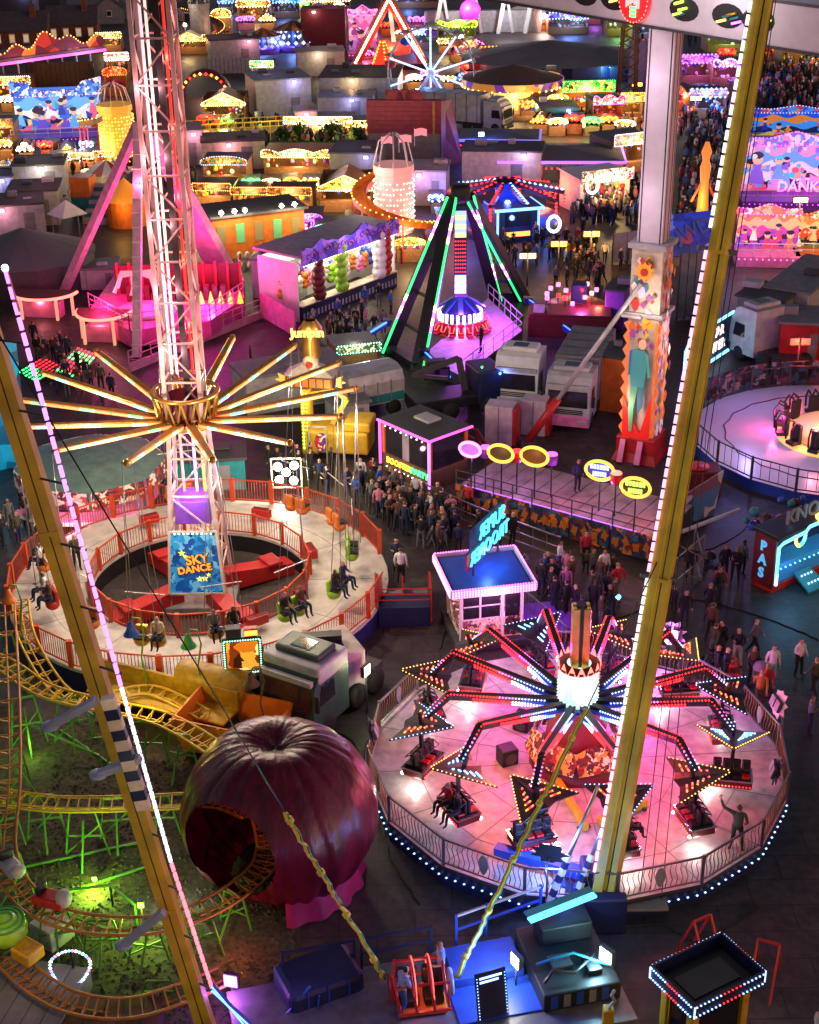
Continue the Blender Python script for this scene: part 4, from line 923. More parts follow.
def screen():
    b = G(247, 715); h = HT(b, 672); t = thing('video_screen', 'small picture screen in a green bulb frame below the star swing deck', 'screen', b, R(8)); m = MB(); m.bar((-.3, .15, 0), (-.3, .15, h), .08, 'darkgrey'); m.bar((.3, .15, 0), (.3, .15, h), .08, 'darkgrey'); m.each('leg', t)
    w, hh = 1.3, 1.35; m = MB(); m.bbox(-w/2-.06, w/2+.06, 0, .14, h-.06, h+hh+.06, 'black', .03); m.build('case', t)
    m = MB(); m.add([(-w/2+.08,-.008,h+.08),(w/2-.08,-.008,h+.08),(w/2-.08,-.008,h+hh-.08),(-w/2+.08,-.008,h+hh-.08)], [(0,1,2,3)], sign('screenpic', ['c86a10', 'e0a030', '702808', 'f0d890', '301004', 'a03a10'], 1.1, 2.2, 5)); m.build('picture', t)
    m = MB()
    for a, c in (((-w/2, 0), (w/2, 0)), ((w/2, 0), (w/2, hh)), ((w/2, hh), (-w/2, hh)), ((-w/2, hh), (-w/2, 0))): m.bulbs((a[0], -.04, h+a[1]), (c[0], -.04, h+c[1]), 14, .035, emi('e_mint', (.3, 1, .6), 4))
    m.build('bulb_frame', t); m = MB(); m.bbox(-.55, .0, 0, .4, h+hh+.1, h+hh+.45, 'black', .03); m.bbox(.1, .6, 0, .3, h+hh+.1, h+hh+.4, 'red', .04); m.box(.12, .58, -.02, -.002, h+hh+.15, h+hh+.35, 'e_orange'); m.each('light_box', t)
screen()
small_flood('f', 'yellowish work lamp on the rail beside the pale generator', G(367, 712), 1.6, emi('e_worklamp', (.95, 1, .5), 9), (.9, 1, .5), 60, R(60), .22)
# ------------------------------------------------------------------ catapult deck with capsule
def catapult():
    b = G(430, 1062); t = thing('catapult_deck', 'blue-lit steel deck of the catapult ride with checker plates', 'ride platform', b, R(13)); 
    m = MB(); m.bbox(-5.0, 5.6, -.6, 3.1, .55, .75, mat('plate_grey', (.15, .145, .16), .45, .3, .3, 3, .1), .03)
    for x in range(-4, 6, 2): m.box(x-.1, x+.1, -.4, 3.0, 0, .55, 'darkgrey')
    m.build('deck', t)
    m = MB(); m.bbox(.9, 3.3, .3, 3.0, .755, .80, 'blue', .02); m.bbox(1.1, 3.1, 1.6, 2.9, .8, 1.1, 'blue', .03); m.build('blue_plate', t)
    m = MB()
    for x0, x1 in ((-3.4, -1.4), (-1.2, .8)):
        for z in (1.3, 1.8): m.bar((x0, 3.05, z), (x1, 3.05, z), .06, 'navy')
        for x in (x0, x1): m.bar((x, 3.05, .7), (x, 3.05, 1.85), .07, 'navy')
    for z in (1.3, 1.8): m.bar((1.6, 3.3, z), (4.3, 3.9, z), .06, 'lightgrey' if z > 1.5 else 'blue')
    for f in (0, .35, 1): m.bar((1.6+2.7*f, 3.3+.6*f, .7), (1.6+2.7*f, 3.3+.6*f, 1.85), .07, 'blue')
    m.build('guard_rail', t)
    m = MB(); m.bbox(3.2, 5.4, .2, 2.9, .76, 1.35, 'black', .05); m.bbox(3.7, 5.2, 2.0, 2.8, 1.35, 1.95, 'black', .05); m.build('winch_housing', t); m = MB()
    for k in range(5): m.box(3.4+k*.36, 3.6+k*.36, .185, .199, .85, 1.28, 'grey' if k % 2 else 'blue')
    m.tube([(3.3, .5, 1.52), (3.6, .7, 1.7), (4.2, .6, 1.6), (5.0, 1.2, 1.55)], .05, 'black', 6); m.tube([(3.3, 1.2, 1.55), (4.4, 1.3, 1.62), (5.3, .6, 1.54)], .04, 'teal', 6); m.bbox(3.7, 4.3, 1.0, 1.5, 1.345, 1.5, 'darkgrey', .03); m.bbox(4.6, 5.0, .6, 1.3, 1.345, 1.55, 'black', .03); m.build('winch_fitting', t)
    m = MB(); m.bar((3.4, 2.2, 2.2), (5.5, 2.7, 2.25), .2, 'e_cyanbar', .06); m.bar((3.4, 2.4, 2.17), (5.5, 2.9, 2.22), .4, 'teal', .05); m.build('lit_cover', t)
    lamp((2.0, 1.0, 2.6), (.05, .14, 1), 300, .2, t); lamp((-3.2, 1.2, 2.4), (.5, .3, 1), 40, .2, t); lamp((4.5, 1.6, 2.9), (.1, .7, 1), 50, .2, t)
emi('e_cyanbar', (.1, .7, .95), 2.2); catapult()
small_flood('f', 'bright white spotlight standing on the blue catapult deck', G(516, 985, .8), .7, 'e_flood', (1, .97, .9), 130, R(-60), .2)
small_flood('f', 'pale cyan double floodlight on a thin post by the yellow stanchion', G(604, 1003), 1.5, emi('e_fl_cyan', (.6, .95, 1), 16), (.4, .85, 1), 150, R(-50), .24)
t = thing('stanchion', 'yellow hooked stanchion post below the cyan floodlight', 'post', G(606, 1050)); m = MB(); m.bbox(-.14, .14, -.14, .14, 0, 1.5, 'yellow', .03); m.each('post', t); m = MB(); m.tube([(0,0,1.5), (.15,0,1.75), (.05,0,1.95), (.12,0,2.1)], .05, 'silver', 6); m.build('hook', t)
t = thing('menu_board', 'black notice board with dotted lights leaning on the catapult deck rail', 'notice board', G(494, 1020, .7), R(20)); m = MB(); m.T = Matrix.Rotation(R(-12), 4, 'X'); m.bbox(-.45, .45, 0, .06, 0, 1.5, 'navy', .02); m.build('board', t); m = MB(); m.T = Matrix.Rotation(R(-12), 4, 'X')
for k in range(2): m.box(-.32, .32-.1*k, -.012, -.004, 1.3-.12*k, 1.36-.12*k, 'e_ltblue')
for s in (-.4, .4): m.bulbs((s, -.02, .1), (s, -.02, 1.4), 14, .02, 'e_ltblue')
m.build('dotted_light', t)
t = thing('crate_stack', 'dark blue folded tarpaulin box beside the catapult deck', 'box', G(322, 1008), R(25)); m = MB(); m.bbox(-1.1, 1.1, -.6, .9, 0, 1.35, 'navy', .18); m.build('cover', t); m = MB()
for x in (-.6, 0, .6): m.bar((x, -.62, .05), (x, -.62, 1.3), .04, 'blue')
m.build('strap', t)
t = thing('trolley_rail', 'violet painted beam lying at the bottom corner of the catapult deck', 'beam', G(285, 1035, .1), R(18)); m = MB(); m.bbox(-1.0, 1.0, -.2, .2, 0, .3, 'purple', .04); m.each('beam', t); m = MB(); m.bar((.9, 0, .3), (1.0, 0, 1.1), .05, 'blue'); m.bar((-.2, .1, .3), (.8, .1, 1.4), .05, 'blue'); m.build('handle', t)
def capsule():
    p = G(421, 1002, .78); t = thing('capsule', 'round red tube cage capsule with seats on the blue catapult deck', 'ride capsule', p, R(8)); m = MB()
    for x in (-.75, -.25, .3, .75):
        rr = .95 - abs(x)*.18; m.tube([(x*1.05+.1*math.cos(k*math.pi/9), rr*math.cos(-.35+k*(math.pi+.7)/14), .75+rr*math.sin(-.35+k*(math.pi+.7)/14)) for k in range(15)], .05, 'cage_red', 7)
    for z, y in ((1.55, .3), (.4, .85), (.4, -.85), (1.3, -.6)): m.bar((-.85, y, z), (.85, y, z), .07, 'cage_red')
    m.build('cage', t); m = MB()
    for x in (-.4, .4): m = MB(); m.bbox(x-.32, x+.32, -.35, .3, .15, .42, 'black', .06); m.bbox(x-.32, x+.32, .2, .45, .4, 1.25, 'black', .08); m.build('seat', t)
    m = MB(); m.bbox(-.8, .8, -.6, .6, .0, .15, 'orange', .05); m.build('base_tray', t)
    for s in (-1, 1):
        m = MB(); m.T = Matrix.Translation((s*.95, 0, .75)) @ Matrix.Rotation(R(90), 4, 'Y'); m.lathe([(0,-.08),(.42,-.08),(.46,0),(.42,.08),(0,.08)], 'red' if s < 0 else 'paleblue', 14); m.build('hub_disc', t)
    m = MB()
    for x in (-.25, .3): m.tube([(x, .9*math.cos(k*math.pi/12), .78+.9*math.sin(k*math.pi/12)) for k in range(13)], .02, emi('e_cage', (1, .12, .08), 2.5), 5)
    m.build('light_tube', t); lamp((0, -.2, 1.1), (1, .25, .1), 14, .1, t); t.scale = (.84, .84, .84)
    return p
mat('cage_red', (.6, .03, .05), .35); CAP = capsule()
def cord(label, pts, r0, seed, m_, thin):
    rr = random.Random(seed); P_ = [Vector(p) for p in pts]; t = thing('bungee_cord', label, 'cord', P_[0]); S_ = spline(P_, 14); m = MB()
    Q_ = [p - P_[0] + Vector((rr.uniform(-1, 1)*.035, rr.uniform(-1, 1)*.03, rr.uniform(-1, 1)*.03)) for p in S_]
    m.tube(Q_, r0, m_, 6); m.tube([q+Vector((.05, 0, -.03)) for q in Q_], r0*.7, mat('cord_green', (.05, .3, .12), .5), 5)
    m.build('cord', t); k = MB()
    for i in range(6, len(Q_), 11): k.ball(Q_[i], r0*2.0, m_, 6)
    k.build('knot', t); k = MB(); k.tube([Q_[-1], Vector(thin)-P_[0]], .02, 'black', 4); k.build('thin_cable', t)
mat('cord_yellow', (.7, .6, .03), .5)
c0, c1 = CAP+Vector((-1.0, 0, .9)), CAP+Vector((.95, 0, .9))
def lerp(a, b, f): return a+(b-a)*f
lt = AY(-4, 330, LM0.y+.3); cl = [c0, lerp(c0, lt, .1)+Vector((0,0,.05)), lerp(c0, lt, .2), lerp(c0, lt, .31)]
cord('knotted yellow cord rising from the capsule past the crimson dome', cl, .06, 4, 'cord_yellow', lt)
rt = RM0 + RMD*.40; cr_ = [c1, lerp(c1, rt, .12), lerp(c1, rt, .26), lerp(c1, rt, .42), lerp(c1, rt, .6)]
cord('knotted yellow cord rising from the capsule towards the tall yellow mast', cr_, .055, 9, 'cord_yellow', rt)
# ------------------------------------------------------------------ yellow pay kiosk in the corner
def corner_kiosk():
    ang = R(30); t = thing('pay_kiosk', 'yellow pillared pay kiosk with white bulb edged flat dark roof', 'kiosk', (7.53, 28.38, 0), ang); w, d, H = 1.94, 1.24, 2.45
    m = MB(); m.bbox(-w/2, w/2, -d/2, d/2, 0, .9, 'yellow', .03); m.build('counter', t); m = MB()
    for x in (-w/2+.12, w/2-.12):
        for y in (-d/2+.12, d/2-.12): m.bbox(x-.12, x+.12, y-.12, y+.12, .9, H, 'yellow', .03)
    m.each('post', t); m = MB(); m.box(-w/2+.25, w/2-.25, -d/2+.1, -d/2+.12, .92, H-.1, 'glass'); m.box(-w/2+.1, -w/2+.12, -d/2+.25, d/2-.25, .92, H-.1, 'glass'); m.build('window', t)
    m = MB(); W2, D2 = w/2+.2, d/2+.2; m.bbox(-W2, W2, -D2, D2, H, H+.16, 'black', .03)
    for a, b in (((-W2, -D2), (W2, -D2)), ((W2, -D2), (W2, D2)), ((W2, D2), (-W2, D2)), ((-W2, D2), (-W2, -D2))): m.bar((*a, H+.3), (*b, H+.3), .06, 'navy', .42)
    m.box(-W2+.4, W2-.4, -D2+.4, D2-.4, H+.16, H+.2, 'darkgrey'); RF = m.build('roof', t); m = MB()
    for a, b in (((-W2, -D2), (W2, -D2)), ((W2, -D2), (W2, D2)), ((W2, D2), (-W2, D2)), ((-W2, D2), (-W2, -D2))):
        a, b = Vector((*a, 0)), Vector((*b, 0)); o = Vector(((b-a).y, -(b-a).x, 0)).normalized()*.05; n = 18
        for z in (H+.14, H+.46): m.bulbs(a+o+Vector((0,0,z)), b+o+Vector((0,0,z)), n, .034, ['e_ltblue', 'e_ltblue', 'e_ltblue', 'e_red', 'e_red', 'e_ltblue', 'e_ltblue', 'e_ltblue'])
        m.bulbs(a+o+Vector((0,0,H+.1)), a+o+Vector((0,0,H+.5)), 6, .034, 'e_ltblue')
    m.build('bulb_edge', RF); m = MB(); m.ball((.1, -.2, 1.0), .22, 'orange', 8); m.ball((.5, -.2, .98), .2, 'cream', 8); m.ball((-.4, -.1, .98), .2, 'yellow', 8); m.each('prize_toy', t)
    lamp((0, 0, 2.2), (1, .6, .2), 130, .1, t)
corner_kiosk()
for k, (x, y, r_) in enumerate([(705, 925, .5), (762, 950, -.4)]):
    t = thing('trestle', ['red steel trestle frame on the asphalt behind the yellow kiosk', 'pair of red steel legs sticking up beside the yellow kiosk roof'][k], 'frame', G(x, y+40), r_); m = MB()
    for dx in (-.3, .3): m.bar((dx, -.5, 0), (dx, .3, 1.5), .06, 'red'); m.bar((dx, .9, 0), (dx, .3, 1.5), .06, 'red')
    m.bar((-.3, .3, 1.5), (.3, .3, 1.5), .06, 'red'); m.build('leg_frame', t)
# ------------------------------------------------------------------ generic fairground pieces
def place(x0, x1, yb, yt, rot=0):
    b = G((x0+x1)/2, yb); return b, (x1-x0)/PPM(b)/max(.4, math.cos(rot)), HT(b, yt)
def mural(name, w, z0, z1, cols, n, seed, parent, y=0, st=.8, base=None):
    """painted picture panel, floodlight put into its glowing colours: many small flat shapes on a board"""
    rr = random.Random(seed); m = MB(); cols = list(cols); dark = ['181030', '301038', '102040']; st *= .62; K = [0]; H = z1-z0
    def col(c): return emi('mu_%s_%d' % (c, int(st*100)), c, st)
    def put(pts, c):
        K[0] += 1; m.T = Matrix.Translation((0, y-.01-.0016*K[0], 0)); m.plate([(min(w/2, max(-w/2, a)), min(z1, max(z0, b))) for a, b in pts], .0014, col(c))
    def oval(cx, cz, a, b, c, q=12, star=1): put([(cx+a*(1 if i % 2 else star)*math.cos(6.283*i/q), cz+b*(1 if i % 2 else star)*math.sin(6.283*i/q)) for i in range(q)], c)
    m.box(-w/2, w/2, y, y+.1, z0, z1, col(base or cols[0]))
    for k in range(4):      # rolling hills and waves
        f = .75-.22*k; put([(-w/2, z0), (w/2, z0)] + [(w/2-w*i/24, z0+H*(f+.07*math.sin(i*.9+k*2+seed))) for i in range(25)], cols[(k+1) % len(cols)] if k != 2 else rr.choice(dark))
    for k in range(max(5, n//9)):      # painted characters
        cx, cz, s = rr.uniform(-.46, .46)*w, z0+H*rr.uniform(.12, .55), H*rr.uniform(.1, .24); c, c2, c3 = rr.sample(cols, 3)
        put([(cx-s*.7, cz-s*1.2), (cx+s*.7, cz-s*1.2), (cx+s*.35, cz+s*.5), (cx-s*.35, cz+s*.5)], c); put([(cx-s*.3, cz+s*.3), (cx-s*1.1, cz+s*rr.uniform(-.6, .9)), (cx-s*1.0, cz-s*.3), (cx-s*.3, cz)], c2); put([(cx+s*.3, cz+s*.3), (cx+s*1.1, cz+s*rr.uniform(-.6, .9)), (cx+s*1.0, cz-s*.2), (cx+s*.3, cz)][::-1], c2)
        oval(cx, cz+s*.95, s*.45, s*.5, 'e8b898'); oval(cx, cz+s*1.25, s*.5, s*.3, rr.choice(dark+[c3]), 9); oval(cx-s*.15, cz+s, s*.07, s*.09, '181030', 6); oval(cx+s*.15, cz+s, s*.07, s*.09, '181030', 6)
    for k in range(n//5): s = H*rr.uniform(.02, .06); oval(rr.uniform(-.48, .48)*w, z0+H*rr.uniform(.05, .97), s*1.2, s, rr.choice(cols), rr.choice((8, 10, 12)), rr.choice((.45, 1)))
    for k in range(n//6): a, b, s = rr.uniform(-.48, .44)*w, z0+H*rr.uniform(.8, .94), H*.05; put([(a, b-s), (a+s*1.3, b-s), (a+s*1.3, b+s), (a, b+s)], rr.choice(cols[1:4]))
    m.T = Matrix.Identity(4); return m.build(name, parent)
def outline(pts, n, r, m, parent, closed=True, name='bulb_string'):
    mb = MB(); P_ = [Vector(p) for p in pts]; ps = list(zip(P_, P_[1:]+P_[:1])) if closed else list(zip(P_[:-1], P_[1:]))
    tot = sum((b-a).length for a, b in ps)
    for a, b in ps: mb.bulbs(a, b, max(1, int(n*(b-a).length/tot)), r, m)
    return mb.build(name, parent)
def stall(label, x0, x1, yb, yt, d=3.5, rot=0, fascia=('d8a040', '8a4010', 'f0d890', 'a02010'), st=.9, edge='e_warm', roof='darkgrey', light=((1, .65, .25), 260), inside='wood', name='market_stall', cat='stall', group=None, shape='flat', counter='wood', goods=True, seed=None, edge_r=None):
    b, w, h = place(x0, x1, yb, yt, rot); seed = seed or int(x0*7+yb*13); rr = random.Random(seed)
    t = thing(name, label, cat, b, rot, group); fh = max(.5, h*.28); top = h
    m = MB(); m.box(-w/2, w/2, d-.1, d, 0, h-fh*.6, inside)
    for s in (-1, 1): m.box(min(s*w/2, s*(w/2-.08)), max(s*w/2, s*(w/2-.08)), 0, d-.1, 0, h-fh*.6, inside)
    m.build('wall', t)
    m = MB(); m.bbox(-w/2+.05, w/2-.05, -.15, .45, 0, .95, counter, .03); m.build('counter', t)
    m = MB()
    if shape == 'gable': m.T = Matrix.Translation((0, -.25, 0)); m.plate([(-w/2-.15, h*.62), (w/2+.15, h*.62), (0, h*.98)], d+.4, roof); m.T = Matrix.Identity(4)
    elif shape == 'cone': m.lathe([(w*.56, h*.62), (w*.2, h*.8), (0, h)], roof, 14, (0, d*.45, 0))
    else: m.add([(-w/2-.12,-.3,h-fh*.75),(w/2+.12,-.3,h-fh*.75),(w/2+.12,d+.1,h-fh*.6),(-w/2-.12,d+.1,h-fh*.6),(-w/2-.12,-.3,h-fh*.68),(w/2+.12,-.3,h-fh*.68),(w/2+.12,d+.1,h-fh*.5),(-w/2-.12,d+.1,h-fh*.5)], [(0,3,2,1),(4,5,6,7),(0,1,5,4),(1,2,6,5),(2,3,7,6),(3,0,4,7)], roof)
    m.build('roof', t)
    k = '_'.join(fascia)+str(int(st*100)); sm = sign('fascia_'+k, list(fascia) + ['1a0c0c'], st*.5, 4.5, seed % 17)
    if shape == 'gable': pts = [(-w/2-.1, h*.6), (w/2+.1, h*.6), (w/2+.1, h*.68), (0, h), (-w/2-.1, h*.68)]
    elif shape == 'scallop':
        pts = [(-w/2-.1, h-fh), (w/2+.1, h-fh)] + [((w/2+.1)*math.cos(a), h-fh*.45+fh*.45*abs(math.sin(a*3))*(.7+.3*math.sin(a))) for a in [math.pi*i/24 for i in range(25)]]
    elif shape == 'arch': pts = [(-w/2-.1, h-fh), (w/2+.1, h-fh)] + [((w/2+.1)*math.cos(a), h-fh*.6+fh*.6*math.sin(a)) for a in [math.pi*i/14 for i in range(15)]]
    else: pts = [(-w/2-.1, h-fh), (w/2+.1, h-fh), (w/2+.1, h), (-w/2-.1, h)]
    m = MB(); m.T = Matrix.Translation((0, -.42, 0)); m.plate(pts, .1, sm, roof); F = m.build('fascia', t)
    if edge:
        r_ = edge_r or max(.05, .55/PPM(b)); P_ = [(x, -.47, z) for x, z in pts]; tot = sum((Vector(P_[i])-Vector(P_[i-1])).length for i in range(len(P_))); outline(P_, int(tot/(r_*3.4)), r_, edge, F)
    if goods:
        m = MB(); n = int(min(40, w*4))
        for i in range(n):
            c = rr.choice(('red', 'yellow', 'pink', 'blue', 'white', 'orange', 'limegreen', 'purple', 'cream')); m.ball((rr.uniform(-w/2+.2, w/2-.2), rr.choice((.2, d-.5)), rr.uniform(1.0, max(1.2, h-fh-.2))), rr.uniform(.12, .26), c, 6)
        m.build('stock', t)
    if light: lamp((0, d*.3, max(1.6, h-fh-.3)), light[0], light[1]*.45, .25, t); 
    if light: lamp((0, -1.6, max(1.8, h-fh)), light[0], light[1]*1.25, .2, t)
    return t
def container(label, x0, x1, yb, yt, d, rot=0, col='lightgrey', roof='darkgrey', name='container', cat='container', doors=True, lip=True, group=None, open_front=None):
    b, w, h = place(x0, x1, yb, yt, rot); t = thing(name, label, cat, b, rot, group); m = MB(); m.bbox(-w/2, w/2, 0, d, 0, h, col, .04)
    m.build('body', t)
    m = MB(); o = .12 if lip else -.05
    m.bbox(-w/2-o, w/2+o, -o, d+o, h+.003, h+.16, roof, .03); m.build('roof', t)
    rq = random.Random(int(x0*3+yb)); m = MB()
    for k in range(1+int(w/3)): x_, y_, s_ = rq.uniform(-w*.4, w*.4), rq.uniform(d*.2, d*.8), rq.uniform(.2, .6); m.bbox(x_-s_, x_+s_, y_-s_*.7, y_+s_*.7, h+.165, h+.2+rq.uniform(.05, .5), rq.choice(('grey', 'lightgrey', 'darkgrey', 'steel')), .04)
    m.build('roof_vent', t)
    if yb < 262:
        lc = rq.choice(((1, .62, .25), (1, .7, .4), (1, .85, .7), (1, .35, .5), (.5, .45, 1))); lx = rq.uniform(-w*.3, w*.3); m = MB(); m.bbox(lx-.2, lx+.2, -.3, -.12, h-.35, h-.1, emi('e_bulk%.2f' % lc[1], lc, 3), .03); m.build('added_wall_lamp', t); lamp((lx, -.9, h-.3), lc, 110, .15, t); lamp((-lx, d*.5, h+2.2), lc, 70, .3, t)  # lamp and glow over the roof, placed at random, added to lighten far containers
    if doors:
        m = MB(); m.box(w*.12, w*.12+min(1.0, w*.2), -.03, -.004, .1, min(2.1, h*.85), 'grey'); m.build('door', t)
        m = MB()
        for k in range(1, int(w/1.1)): m.box(-w/2+k*1.1-.025, -w/2+k*1.1+.025, -.02, -.003, .15, h-.1, col)
        if m.v: m.build('rib', t)
    return t
def backdrop_ride(label, x0, x1, yb, yt, d, rot, cols, edge, seed, deck='purple', light=((.4, .5, 1), 500), st=.8, name='fun_ride', cat='fairground ride', wings=False, n=90, letters=None):
    b, w, h = place(x0, x1, yb, yt, rot); t = thing(name, label, cat, b, rot); m = MB(); m.bbox(-w/2, w/2, 0, d, 0, .8, deck, .04); m.build('deck', t)
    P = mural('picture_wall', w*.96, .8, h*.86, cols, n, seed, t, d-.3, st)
    m = MB(); tops = [(-w/2, h*.8), (w/2, h*.8), (w/2, h*.92), (w*.25, h*.9), (0, h), (-w*.25, h*.9), (-w/2, h*.92)] if not wings else [(-w*.5, h*.72), (w*.5, h*.72), (w*.52, h*1.02), (w*.3, h*.95), (w*.22, h*.8), (-w*.22, h*.8), (-w*.3, h*.95), (-w*.52, h)]
    m.T = Matrix.Translation((0, d-.5, 0)); m.plate(tops, .15, sign('crest_%d' % seed, list(cols[:4]), st*.5, 2.6, seed), 'darkgrey'); C = m.build('crest', t)
    outline([(x, d-.56, z) for x, z in tops], int((w*2+h)*3), max(.05, .5/PPM(b)), edge, C)
    m = MB()
    for z in (1.3, 1.75): m.bar((-w/2, 0, z), (w/2, 0, z), .06, 'silver')
    for k in range(int(w/1.2)+1): m.bar((-w/2+k*1.2, 0, .8), (-w/2+k*1.2, 0, 1.75), .05, 'silver')
    m.build('front_rail', t); m = MB(); m.bulbs((-w/2, -.04, .6), (w/2, -.04, .6), int(w*2.5), max(.05, .5/PPM(b)), edge); m.build('light_row', t)
    if letters:
        m = MB(); m.text(letters[0], letters[1], Matrix.Translation((letters[2], d-.95, letters[3])) @ FACE, letters[4], .04, .01); m.build('lettering', C)
    lamp((-w*.25, -.6, h*.7), light[0], light[1]*.4, .3, t); lamp((w*.25, -.6, h*.7), light[0], light[1]*.4, .3, t)
    return t
def lamppost(label, x, yb, yt, em, col, watts, heads=2, group=None, name='lamp_post'):
    b = G(x, yb); h = HT(b, yt); t = thing(name, label, 'lamp post', b, 0, group); m = MB(); m.tube([(0,0,0), (0,0,h)], .07, 'darkgrey', 6, .05); m.bar((-.5, 0, h), (.5, 0, h), .06, 'darkgrey'); m.build('pole', t)
    for k in range(heads):
        m = MB(); x_ = (k-(heads-1)/2)*.62; m.bbox(x_-.27, x_+.27, -.12, .12, h-.05, h+.4, 'darkgrey', .03); m.box(x_-.24, x_+.24, -.14, -.122, h, h+.36, em); m.build('lamp_head', t)
    lamp((0, -.5, h+.2), col, watts, .25, t); return t

# ------------------------------------------------------------------ the white pylon with its swinging beam, and the stage under it
PY = G(640, 455)
def pylon():
    t = thing('pylon_ride', 'tall white pylon with flame painted foot carrying a swinging white beam', 'thrill ride', PY, R(-27)); H = 20.9
    m = MB(); m.bbox(-.62, .62, -.62, .62, 11.2, H, mat('pylonwhite', (.66, .6, .64), .4, 0, .08), .03)
    for s in (-.5, .5): m.box(s-.03, s+.03, -.632, -.622, 11.2, H, 'black')
    for s in (-.4, .15, .45): m.box(.622, .632, s-.03, s+.03, 11.2, H, 'darkred')
    m.build('column', t)
    m = MB(); m.bbox(-.95, .95, -.95, .95, 10.95, 11.2, 'lightgrey', .03); m.bbox(-1.0, 1.0, -1.0, 1.0, 7.6, 7.8, 'lightgrey', .03); m.bbox(-1.0, -.0, -1.3, -.95, 7.62, 7.74, 'lightgrey', .02); m.each('ledge', t)
    m = MB(); m.bbox(-.78, .78, -.78, .78, 1.2, 10.95, 'cream', .03); m.build('lower_column', t)
    # painted cut-outs: flames, suns and stripes
    m = MB(); rr = random.Random(5); cl = ['d8a030', 'c85a18', '8a3a90', 'e8d0c0', '3a6a78', 'b02818', 'd0b0d0', '604028']
    for side in (0, 1):
        F_ = Matrix.Identity(4) if side == 0 else Matrix.Rotation(R(90), 4, 'Z')
        for k in range(70):
            z = rr.uniform(1.5, 10.7); 
            if side == 0 and z < 6.2: continue
            x = rr.uniform(-.55, .55); s = rr.uniform(.12, .34); q = rr.choice((3, 4, 6)); m.T = F_ @ Matrix.Translation((0, -.79-.004*k, 0))
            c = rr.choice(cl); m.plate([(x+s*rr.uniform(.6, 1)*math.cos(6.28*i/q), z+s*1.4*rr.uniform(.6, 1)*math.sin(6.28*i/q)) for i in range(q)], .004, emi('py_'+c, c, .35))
        for s in (-1, 1):   # ragged flame edges
            pts = [(s*.62, 1.3)]
            for k in range(18): pts.append((s*(.98 if k % 2 else .78), 1.4+k*.34))
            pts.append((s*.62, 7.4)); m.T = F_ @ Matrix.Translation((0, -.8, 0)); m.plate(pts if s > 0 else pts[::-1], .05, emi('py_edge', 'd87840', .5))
    m.T = Matrix.Translation((0, -1.1, 9.9))
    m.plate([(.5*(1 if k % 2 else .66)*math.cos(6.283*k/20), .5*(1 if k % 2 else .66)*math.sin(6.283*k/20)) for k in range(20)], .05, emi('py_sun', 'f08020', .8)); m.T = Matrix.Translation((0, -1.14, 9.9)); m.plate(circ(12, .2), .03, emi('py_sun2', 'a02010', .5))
    m.build('flame_painting', t)
    m = MB(); m.T = Matrix.Translation((0, -1.12, 0))    # stylised flying figure in green and blue
    fig = [((-.35, 4.1), (.3, 4.1), (.42, 5.3), (.25, 6.0), (-.35, 6.0), (-.5, 5.3)), ((-.36, 4.1), (0, 4.1), (-.15, 2.9), (-.2, 1.7), (-.32, 1.7), (-.42, 2.9)), ((.0, 4.1), (.3, 4.1), (.3, 3.1), (.05, 2.6)), ((-.5, 5.9), (-.36, 6.0), (-.42, 4.7), (-.52, 4.6)), ((.42, 5.8), (.3, 5.9), (.5, 4.6), (.6, 4.7))]
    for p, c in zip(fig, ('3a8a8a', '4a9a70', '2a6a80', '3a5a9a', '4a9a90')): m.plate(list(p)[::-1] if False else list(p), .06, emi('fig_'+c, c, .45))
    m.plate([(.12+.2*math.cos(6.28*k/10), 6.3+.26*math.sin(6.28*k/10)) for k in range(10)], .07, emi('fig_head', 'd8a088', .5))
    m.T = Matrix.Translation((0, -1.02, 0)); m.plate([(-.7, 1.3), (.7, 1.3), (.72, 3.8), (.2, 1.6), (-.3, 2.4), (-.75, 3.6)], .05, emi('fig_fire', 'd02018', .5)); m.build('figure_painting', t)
    m = MB(); m.bbox(-1.0, 1.0, -1.0, 1.0, .4, 1.3, 'red', .06); m.add([(-1.15,-1.15,.0),(1.15,-1.15,0),(1.15,1.15,0),(-1.15,1.15,0),(-.95,-.95,.6),(.95,-.95,.6),(.95,.95,.6),(-.95,.95,.6)], [(0,1,5,4),(1,2,6,5),(2,3,7,6),(3,0,4,7)], 'red'); m.each('foot', t)
    m = MB()
    for x in (-.6, .3): m.bar((x, -1.5, .1), (x, -1.05, 1.2), .28, 'pink', .12)
    m.each('brace', t)
    # beam
    a, b = G(528, -8, H+.1), G(850, 42, H+.1); d = b-a; ang = math.atan2(d.y, d.x) + R(27); L1 = (Vector((a.x, a.y))-Vector((PY.x, PY.y))).length; L2 = (Vector((b.x, b.y))-Vector((PY.x, PY.y))).length
    m = MB(); m.T = Matrix.Rotation(ang, 4, 'Z'); m.bbox(-L1-2, L2+2, -.75, .75, H+.0, H+1.9, 'pylonwhite', .06)
    for z in (H+.06, H+1.84): m.box(-L1-2, L2+2, -.8, -.752, z-.06, z+.06, 'darkgrey')
    B_ = m.each('beam', t)
    m = MB(); m.T = Matrix.Rotation(ang, 4, 'Z')
    for x in (1.9, 4.6, 6.4, -2.9, -5): m.T = Matrix.Rotation(ang, 4, 'Z') @ Matrix.Translation((x, -.755, H+1.0)); m.plate([((.95+.0)*math.cos(6.283*k/16), .5*math.sin(6.283*k/16)) for k in range(16)], .004, 'black')
    m.each('porthole', B_); rr = random.Random(8); m = MB()
